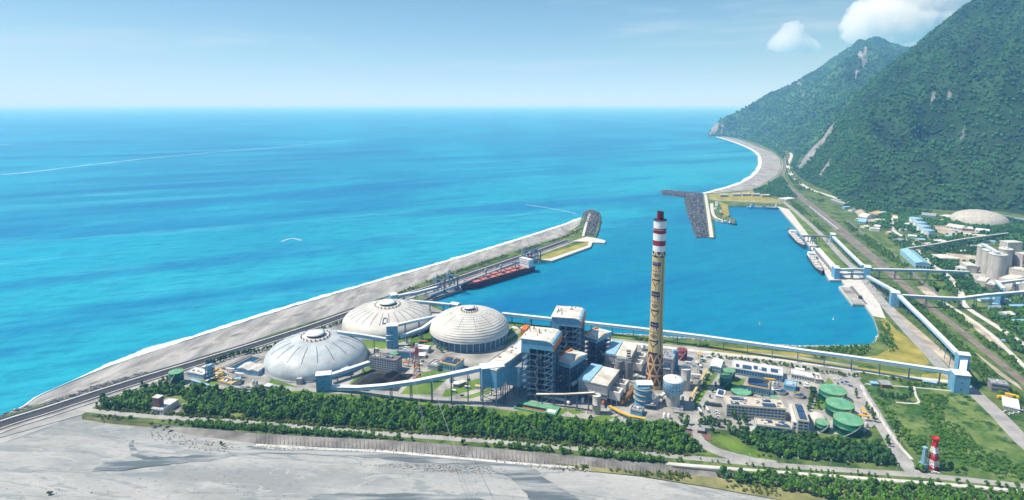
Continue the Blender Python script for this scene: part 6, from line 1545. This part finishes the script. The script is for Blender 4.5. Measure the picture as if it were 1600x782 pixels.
# hedge of trees on the levee crest, thinner to the right
strip=[(290,661),(400,668),(529,679),(658,690),(800,700),(900,708),(1000,716),(1075,722),(1072,727),(990,721),(900,711),(800,702),(700,693),(600,686),(500,682),(400,675),(300,667)]
sp_=thin(points_in(strip,2.6,rv),.02,-.7); near,rest=split_near(sp_,36)
for p in near: tree('belt',p,rv.uniform(.55,.95),rv.uniform(0,6.28),'bushy green tree on the levee crest above the concrete slope','trees on the levee crest',rv)
mass('levee_trees',rest,'belt',.45,1.0,rv)
bank=[(1100,741),(1180,741),(1300,752),(1450,762),(1640,778),(1800,800),(1800,850),(1500,800),(1330,790),(1240,770),(1150,756)]
bk=points_in(bank,4.4,rv,z=ZR+.8); near,rest=split_near(bk,32)
for i,p in enumerate(near): tree('belt' if i%2 else 'dark',p,rv.uniform(.6,1.1),rv.uniform(0,6.28),'green tree on the low river bank beneath the flood wall','trees on the low river bank',rv)
mass('bank_trees',rest,'belt',.5,1.05,rv)
mass('bank_shrubs',thin(points_in([(880,726),(1000,737),(1110,746),(1240,765),(1330,785),(1250,782),(1100,757),(960,738),(880,731)],3.2,rv,z=ZR+.6),.03,-.1),'dry',.5,1.1,rv)if False else None
# young street trees
def row(pts,label,group,kind='street',smin=.6,smax=1.0,name='tree'):
    for p in pts: tree(kind,p,rv.uniform(smin,smax),rv.uniform(0,6.28),label,group,rv,name)
row(along([(1090,719),(1193,731.5),(1300,740),(1400,747)],34,skip=.2),'young tree in the row between levee road and flood wall','young levee road trees','street',.35,.8)
row(along([(1430,751),(1500,756),(1600,766),(1680,775)],16,skip=.1),'round bushy tree beside the levee road right of the junction','roadside trees right of the junction','belt',.5,.9)
row(along([(525,618),(600,624),(700,631),(715,633)],12,skip=.1),'small tree on the lawn strip under the rising conveyor','lawn trees under the conveyor','street',.45,.8)
row(along([(1090,668),(1100,662),(1112,664),(1120,668)],6),'round tree beside the plant entrance','entrance trees','dark',.7,1.0)
row([G(*p) for p in((1104,668),(1113,676),(1123,668),(1110,659),(1132,664),(1140,669),(1155,667),(1165,664),(1146,655),(1163,657),(1064,660),(1070,672),(1074,664))],'spreading tree between the car park and the office block','car park trees','dark',.8,1.15)
row(along([(1093,655),(1104,632),(1117,608),(1126,594),(1133,580)],9),'tree lining the entrance road near the yellow pipe rack','entrance road trees','street',.7,1.1)
row(along([(1088,630),(1100,603),(1112,580)],8),'tree on the green strip between pipe rack and entrance road','pipe rack trees','belt',.5,.9)
row(along([(1268,610),(1265,632),(1262,645),(1272,615),(1280,645)],10),'dark tree clustered left of the three big green tanks','tank yard trees','dark',.7,1.1)
row([G(*p) for p in((1338,622),(1353,640),(1356,645),(1362,648),(1364,655),(1366,660),(1337,616),(1386,694),(1388,698),(1403,690),(1401,682),(1399,676))],'dark slender tree along the meadow road','meadow road trees','conifer',.7,1.15)
row([G(*p) for p in((1436,733),(1440,737),(1431,733),(1468,733),(1478,735),(1485,732),(1494,738),(1503,734),(1471,727))],'tree around the foot of the signal tower','signal tower trees','belt',.7,1.05)
mass('harbour_path_trees',along([(1112,558),(1180,566),(1240,575),(1300,585),(1340,590)],60,2.5),'belt',.4,.8,rv)
mass('coast_road_trees',along([(400,553),(457,531),(523,509),(556,497)],50,1.5),'belt',.4,.8,rv)
mass('basin_trees',along([(322,573),(345,565),(375,555),(402,552)],34,1.5),'dark',.5,.9,rv)
row([G(*p) for p in((705,535),(690,551),(684,545),(698,549),(640,558),(637,566),(830,505),(820,510),(812,514),(840,512),(870,518),(800,518))],'tree standing around the ribbed dome','trees by the ribbed dome','belt',.6,.95)
row([G(*p) for p in((250,603),(240,608),(230,613),(222,607),(262,598),(255,598))],'tree at the foot of the lone green tank','trees by the lone tank','dark',.7,1.0)
row([G(*p) for p in((204,654),(237,664),(250,667),(262,669),(282,664))],'bush on the levee slope near the river inlet','levee slope bushes','shrub',.7,1.2,'bush')
row([G(*p,ZR+.6) for p in((1010,738),(1030,740),(1045,741),(1055,742),(1065,744),(1075,746),(900,731),(910,732),(350,696),(345,694),(76,772),(80,771))],'bush growing out of the river gravel by the levee','river bed bushes','dry',.8,1.5,'bush')
row([G(*p) for p in((1095,570),(1130,572),(1150,568),(1176,620),(1190,622))],'ornamental tree near the maroon tank yard','yard trees','street',.8,1.1)
mass('belt_scrub',along([(150,639),(200,643),(300,651),(400,657),(529,668),(658,678),(800,688),(889,697),(1000,705),(1080,712)],420,2.2),'dry',.4,1.2,rv)
mass('belt_scrub',along([(300,610),(420,616),(520,627),(620,635),(680,641),(760,650),(900,662),(1000,668),(1058,668)],260,2.2),'shrub',.4,1.3,rv)
# masses further off
for nm,px,sp,key,a,c,thr in [
 ('meadow_shrubs',[(1345,598),(1430,606),(1500,614),(1550,642),(1600,692),(1690,760),(1600,752),(1480,738),(1440,722),(1400,672),(1370,630)],3.4,'shrub',.35,1.0,-.02),
 ('shrub_patch',[(1365,603),(1426,608),(1428,624),(1400,627),(1375,620)],4.5,'dark',.5,.8,-.3),
 ('road_verge_shrubs',[(1340,583),(1420,598),(1490,605),(1490,611),(1420,604),(1345,595)],4.5,'belt',.4,.8,-.3),
 ('verge_shrubs',[(1500,612),(1550,637),(1600,680),(1660,730),(1660,740),(1590,687),(1540,646),(1500,618)],4.2,'shrub',.5,1.1,-.2),
 ('shore_shrubs',[(1245,545),(1300,544),(1360,541),(1388,535),(1405,545),(1380,556),(1300,561),(1240,556)],5,'belt',.45,.8,-.15),
 ('shore_shrubs',[(1376,500),(1388,505),(1396,535),(1385,540),(1376,528)],5,'shrub',.5,1.0,0),
 ('shore_shrubs',[(800,508),(960,526),(1110,540),(1110,544),(960,530),(800,512)],5,'shrub',.6,1.2,0),
 ('railside_trees',[(1362,440),(1400,452),(1440,478),(1500,535),(1560,590),(1600,625),(1600,650),(1545,607),(1525,585),(1510,570),(1470,530),(1420,480)],4.8,'belt',.4,.8,-.55),
 ('railside_trees',[(1442,462),(1500,505),(1560,556),(1640,620),(1640,610),(1570,545),(1500,492),(1448,458)],4.8,'belt',.35,.7,-.3),
 ('roadside_trees',[(1408,468),(1440,492),(1470,520),(1500,550),(1496,556),(1465,530),(1430,500),(1405,480)],4.5,'shrub',.4,1.0,-.2),
 ('railside_trees',[(1232,312),(1250,322),(1300,372),(1350,415),(1342,415),(1290,370),(1240,325)],8,'belt',.6,1.0,-.2),
 ('railside_trees',[(1316,345),(1345,362),(1400,402),(1432,428),(1420,428),(1380,402),(1330,365)],8,'belt',.7,1.1,-.15),
 ('right_woods',[(1335,322),(1400,328),(1480,333),(1600,341),(1680,346),(1680,600),(1600,560),(1530,505),(1480,455),(1440,418),(1400,385),(1360,352)],9,'hill',.45,.8,-.12),
 ('right_woods',[(1440,440),(1490,455),(1520,480),(1600,530),(1660,580),(1660,640),(1600,590),(1545,545),(1490,500),(1450,465)],7,'belt',.5,.95,-.2),
 ('works_trees',[(1500,465),(1560,470),(1620,475),(1640,540),(1600,530),(1540,498),(1500,480)],8,'belt',.7,1.2,-.15),
 ('works_trees',[(1480,430),(1500,436),(1530,450),(1545,456),(1500,460),(1485,450)],7,'dark',.7,1.1,-.4),
 ('works_trees',[(1432,440),(1465,446),(1480,460),(1470,462),(1440,450)],7,'belt',.6,.9,0),
 ('works_trees',[(1456,386),(1500,385),(1530,392),(1520,400),(1480,398),(1460,398)],8,'dark',.8,1.2,-.4),
 ('works_trees',[(1455,398),(1470,412),(1490,420),(1480,428),(1455,412)],8,'dark',.8,1.2,-.2),
 ('works_trees',[(1500,376),(1620,366),(1640,400),(1600,400),(1530,396)],10,'hill',.7,1.0,-.5),
 ('foothill_trees',[(1374,336),(1390,335),(1392,352),(1396,362),(1415,374),(1450,392),(1425,386),(1380,362)],10,'hill',.6,.95,-.4),
 ('foothill_trees',[(1300,305),(1330,318),(1400,327),(1460,333),(1420,340),(1392,334),(1330,328)],11,'hill',.7,1.1,-.5),
 ('foothill_trees',[(1405,335),(1425,338),(1440,362),(1462,372),(1440,378),(1402,362)],10,'hill',.6,.95,-.4),
 ('foothill_trees',[(1465,334),(1500,333),(1502,349),(1580,354),(1640,356),(1640,366),(1540,366),(1470,350)],11,'hill',.7,1.05,-.4),
 ('shore_wood',[(1178,298),(1190,294),(1204,286),(1222,277),(1228,285),(1236,300),(1246,310),(1230,312),(1210,308),(1180,307)],11,'hill',.6,.95,-.6),
 ('valley_wood',[(1130,213.5),(1160,217),(1190,227),(1212,238),(1222,249),(1228,243),(1215,231),(1190,220),(1160,212.5)],22,'hill',1,1.6,-.6),
 ('valley_wood',[(1190,216),(1240,226),(1250,245),(1243,262),(1242,272),(1236,262),(1242,240),(1226,224)],18,'hill',.9,1.4,-.5),
 ('railside_trees',[(1229,250),(1234,258),(1240,275),(1262,295),(1290,308),(1285,320),(1255,305),(1240,292),(1228,270)],11,'hill',.4,.7,-.1),
 ('dune_scrub',[(620,458),(700,428),(800,395),(880,371),(906,357),(906,362),(880,375),(800,399),(700,433),(625,462)],5,'dry',.6,1.3,-.25),
 ('levee_scrub',[(150,650),(200,652),(300,658),(400,665),(400,675),(300,667),(200,658),(150,655)],4,'dry',.5,1.0,.05),
 ('entrance_scrub',[(1108,690),(1122,680),(1150,690),(1180,705),(1215,717),(1180,715),(1140,705)],4,'dry',.4,.9,-.1),
 ('entrance_scrub',[(1068,684),(1080,684),(1095,697),(1120,711),(1095,710),(1075,700)],4,'dry',.4,.9,-.1),
 ('bank_scrub',[(900,728),(1000,737),(1110,746),(1240,765),(1330,785),(1250,783),(1100,758),(960,738)],3.6,'dry',.4,1.0,-.05)]:
    zz=ZR+.7 if nm=='bank_scrub' else Z0
    pts=thin(points_in(px,sp,rv,z=zz),.018 if sp<8 else .008,thr)
    if key=='hill' and 'hill_src' not in globals():
        hill_src=True
        for i,q in enumerate(((1386,338),(1380,345),(1408,345))):
            t=tree('hill',G(*q),.8,0,'broad dark tree standing alone at the mountain foot','broad trees at the mountain foot',random.Random(i)); kids(t)[0].data=CR['hill'][i]
    if key=='shrub': pass
    mass(nm,pts,key,a,c,rv)
# forest canopy on the near mountain
nc=121; pts=[]
rh=random.Random(3)
for fi,fc in enumerate(F1[:90*130]):
    a,c,d_,e_=[V1[i] for i in fc]
    cen=(a+d_)/2; q=Q(*cen)
    if q[0]>1680 or q[1]<-60: continue
    if any(inside(q[0],q[1],s) for s in SC): continue
    ar=((c-a).cross(e_-a)).length; n_=ar/150.; n_=int(n_)+(rh.random()<n_%1)
    for k in range(min(n_,40)):
        u,v=rh.random(),rh.random(); p=a.lerp(c,u).lerp(e_.lerp(d_,u),v); pts.append(p-Vector((0,0,2)))
print('canopy',len(pts))
pts=[p for p in pts if noise.noise(p*.006)>-.6]
big_=[p for p in pts if rh.random()<.06]; pts=[p for p in pts if rh.random()>.1]
mass('forest_canopy',pts,'hill',.4,1.35,rh); mass('forest_canopy',big_,'hill',1.2,1.75,rh)
pts=[]
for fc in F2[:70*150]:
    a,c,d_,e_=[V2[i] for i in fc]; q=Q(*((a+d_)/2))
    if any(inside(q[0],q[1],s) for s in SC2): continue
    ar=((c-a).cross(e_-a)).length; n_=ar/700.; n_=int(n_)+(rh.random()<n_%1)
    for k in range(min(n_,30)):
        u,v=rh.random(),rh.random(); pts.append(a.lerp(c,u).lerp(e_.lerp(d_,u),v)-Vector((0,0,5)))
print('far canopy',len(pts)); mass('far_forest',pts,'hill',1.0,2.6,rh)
# ================================================================ vehicles
def car_proto(name,label,cat,L,W,Hh,col,cab,group):
    t=thing(name,label,cat,(0,0,0),0,group); b=MB(); hb=Hh*.55
    b.prism([(-L/2,-W/2),(L/2-.15,-W/2),(L/2,-W/2+.25),(L/2,W/2-.25),(L/2-.15,W/2),(-L/2,W/2)],.35,hb); b.build('body',M[col],t)
    x0,x1=cab; c=MB(); vs=[(x0,-W/2+.05,hb+.001),(x1,-W/2+.05,hb+.001),(x1,W/2-.05,hb+.001),(x0,W/2-.05,hb+.001),(x0+.35,-W/2+.2,Hh),(x1-.7,-W/2+.2,Hh),(x1-.7,W/2-.2,Hh),(x0+.35,W/2-.2,Hh)]
    c.add(vs,[(0,1,5,4),(1,2,6,5),(2,3,7,6),(3,0,4,7)],0); c.build('windows',M['glass'],t); MB().add([v for v in vs[4:]],[(0,1,2,3)]).build('roof',M[col],t)
    for x in(-L*.31,L*.31):
        for s in(-1,1): MB().tube((x,s*(W/2-.22),.34),(x,s*(W/2+.02),.34),.34,n=12).build('wheel',M['tyre'],t)
    return t
M['car_blue']=mat('car_blue',(.02,.08,.30),.3,.05,1,spec=.5);M['car_white']=mat('car_white',(.75,.75,.75),.3,.04,1,spec=.5);M['car_dark']=mat('car_dark',(.03,.03,.035),.3,.1,1,spec=.5)
def cars(spots,col,label,group,name='parked_car',L=4.5,W=1.85,Hh=1.6,cab=(-1.9,1.2),cat='car'):
    T=None
    for (x,y,r) in spots:
        p=G(x,y)+Vector((0,0,.18))
        if T is None: T=car_proto(name,label,cat,L,W,Hh,col,cab,group); T.location=p; T.rotation_euler=(0,0,r)
        else: copy_tree(T,p,r)
ra_=R(-17)
cars([(1303,594,1.2),(1308,594.5,1.2),(1313,593,1.2),(1321,601,ra_),(1326,602,ra_)],'car_white','white car parked by the big green tanks car park','cars in the tank car park')
cars([(1317,599,ra_),(1323,598,ra_),(1329,604,ra_),(1309,600,1.2)],'car_blue','blue car parked by the big green tanks car park','cars in the tank car park')
cars([(1119,644,0),(1121,648,0),(1122,652,.1)],'car_white','white car parked in the row before the office block','cars before the office block')
cars([(1118,656,.1),(1127,658,-.2),(1131,660,-.2),(1139,659,-.2)],'car_dark','dark car parked near trees before the office block','cars before the office block')
cars([(1375,459,.9),(1377.5,461,.9),(1380,463,.9),(1382.5,465,.9)],'car_white','white car parked beside the dock yard','cars by the dock yard')
cars([(1379,461,.9),(1384,467,.9),(1387,469,.9)],'car_blue','blue car parked beside the dock yard','cars by the dock yard')
cars([(1570,644,.4),(1578,648,.4),(1584,647,.4),(1592,646,.4),(1597,643,.4)],'car_white','pale car parked around the white carport','cars around the carport')
cars([(1449,737.5,-.1),(1543,511,-.9)],'car_dark','dark car on a road beside shrubs','cars on the roads')
cars([(1460,739.5,-.1),(1463,740.5,-.1)],'car_white','white car on the levee road beneath the signal tower','cars on the levee road')
cars([(722,619,.5)],'car_dark','black car in the fenced yard under the conveyor','cars in yards')
cars([(1212,588,.3),(1262,598,0),(1245,597,.1)],'car_white','white car in the yard before the store shed','cars in yards')
for lab,sp in(('white bus driving on the entrance road beside the car park',[(1093.5,645,1.55)]),('long white bus parked along the car park edge',[(1104,642,1.55)]),('dark roofed bus parked at the top of the car park',[(1109,634,-.15),(1119,635.5,-.15)])):
    cars(sp,'car_white' if 'white' in lab else 'car_dark',lab,'buses',name='bus',L=11,W=2.5,Hh=3.1,cab=(-5.4,5.6),cat='bus')
def digger(label,px,py,r):
    t=thing('excavator',label,'excavator',G(px,py),r,'yellow machines')
    for s in(-1,1): MB().box(-2,2,s*1.1-.35,s*1.1+.35,0,.9).build('track',M['dark'],t)
    MB().box(-1.9,1.2,-1.3,1.3,.95,2.1).build('body',M['yellow'],t); MB().box(.2,1.3,-1.2,0,2.11,3.2).build('cab',M['glass'],t)
    b=MB(); b.beam((1.2,.5,1.8),(4,.5,4.2),.5); b.beam((4,.5,4.2),(6,.5,1.6),.4); b.build('boom',M['yellow'],t); MB().box(5.6,6.6,0,1,.5,1.6).build('bucket',M['dark'],t)
digger('yellow excavator parked left before the brick tower house',243,645.5,0); digger('yellow excavator parked right before the brick tower house',263,647,.2)
def truck(label,px,py,r,col,s=1,m2='white'):
    t=thing('truck',label,'truck',G(px,py)+Vector((0,0,.16)),r,None); t.scale=(s,s,s)
    MB().box(1.9,3.6,-1.15,1.15,.6,2.7).build('cab',M[col],t); MB().box(-3.8,1.75,-1.2,1.2,.9,2.9).build('cargo_box',M[m2],t); MB().box(3.61,3.66,-1,1,1.6,2.5).build('windscreen',M['glass'],t)
    for x in(-2.6,-1.4,2.7):
        for q in(-1,1): MB().tube((x,q*.85,.5),(x,q*1.15,.5),.5,n=12).build('wheel',M['tyre'],t)
truck('yellow tipper truck in front of the dark modern office',1566,624,-.1,'yellow',1.3,'yellow'); truck('longer yellow truck right of the yellow tipper',1581,623,-.7,'yellow',1.6,'yellow')
truck('teal truck on the dusty track right of the railway',1571,535.5,-.75,'car_blue',1.2,'pale_blue'); truck('white truck following the teal one on the dusty track',1588,548,-.75,'car_white',1.1)
truck('dark blue truck parked at the dock yard edge',1344,466.5,.8,'car_dark',1.4,'dark'); truck('blue truck on the road beside the coal conveyor foot',571,611,-.1,'car_blue',.9,'pale_blue')
# street lamps and rail masts
def post(name,label,cat,group,pts,h,arm,m):
    T=None
    for p,a in pts:
        if T is None:
            T=thing(name,label,cat,p,a,group); MB().tube((0,0,-.1),(0,0,h),.16,.10,7).build('pole',M[m],T); MB().beam((0,0,h),(arm,0,h+.3),.16).build('arm',M[m],T)
            if name=='street_lamp': MB().box(arm-.4,arm+.5,-.2,.2,h+.2,h+.42).build('lamp_head',M['white'],T)
        else: copy_tree(T,p,a)
post('street_lamp','tall grey street lamp on the verge of the levee road','lamp','levee road lamps',[(p,R(-100)) for p in along([(1084,714),(1212,725),(1369,736),(1440,741)],14,.1)],8,2,'grey')
post('street_lamp','tall grey street lamp beside the entrance road','lamp','entrance road lamps',[(p,0) for p in along([(1128,580),(1113,603),(1096,632),(1078,660)],7,.1)],8,2,'grey')
post('street_lamp','grey street lamp along the straight meadow road','lamp','meadow road lamps',[(p,0) for p in along([(1336,594),(1356,626),(1378,660),(1408,712)],8,.1)],8,2,'grey')
post('rail_mast','thin steel mast with an arm beside the railway','mast','railway masts',[(p,R(150)) for p in along([(1262,304),(1300,336),(1345,373),(1395,417),(1450,465),(1505,508),(1562,556),(1610,596)],30,.1)],7.5,3.5,'steel')
# ================================================================ clouds (outside the haze box)
def cloud(label,c,size,seed,lumps,dens,group='cumulus clouds'):
    rr=random.Random(seed); import bmesh as _b
    bm=_b.new(); 
    for (x,y,z,r) in lumps:
        from mathutils import Matrix
        _b.ops.create_icosphere(bm,subdivisions=4,radius=r*size,matrix=Matrix.Translation((x*size,y*size,z*size)))
    me=bpy.data.meshes.new('cloud'); bm.to_mesh(me); bm.free()
    o=bpy.data.objects.new('cloud',me); COL.objects.link(o); o.location=c
    rm=o.modifiers.new('m','REMESH'); rm.mode='VOXEL'; rm.voxel_size=size*.03
    for sc_,st in((.55,.34),(.2,.17),(.075,.07)):
        tx=bpy.data.textures.new('puff','CLOUDS'); tx.noise_scale=size*sc_; tx.noise_depth=3; dm=o.modifiers.new('d','DISPLACE'); dm.texture=tx; dm.texture_coords='LOCAL'; dm.strength=size*st; dm.mid_level=.5
    o.data.materials.append(CLM); tag(o,label,'cloud',group); return o
m=bpy.data.materials.new('cloud_vapour'); m.use_nodes=True; N=m.node_tree.nodes;L=m.node_tree.links; N.remove(N['Principled BSDF']); v=N.new('ShaderNodeVolumePrincipled'); v.inputs['Color'].default_value=(1,1,1,1); v.inputs['Anisotropy'].default_value=.2; v.inputs['Density'].default_value=.0042
L.new(v.outputs[0],N['Material Output'].inputs['Volume']); CLM=m
def cpt(px,py,D): d=Vector(ray(px,py)); return Vector((0,0,H))+d*D/d.y
if CLOUDS:
    lum=[(.1,.1,.7,.34),(.6,.1,.75,.42),(1.1,.1,.9,.4),(2.1,0,.6,.4),(0,0,0,.40),(.5,0,.12,.45),(-.45,0,-.03,.30),(1.0,0,.22,.42),(.25,.1,.38,.36),(.75,.1,.42,.40),(1.4,0,.35,.40),(-.1,0,.25,.26),(1.7,0,.5,.4),(1.2,.1,.6,.4)]
    cloud('large white cumulus cloud piled behind the blue mountain peak',cpt(1412,26,14500),1750,3,lum,.01)
    cloud('small white puff of cloud left of the big cloud',cpt(1233,62,14500),720,5,[(0,0,0,.45),(.35,0,-.12,.35),(-.3,0,-.1,.3),(.1,0,.25,.33),(.6,0,-.2,.25),(.85,0,-.28,.16)],.01)
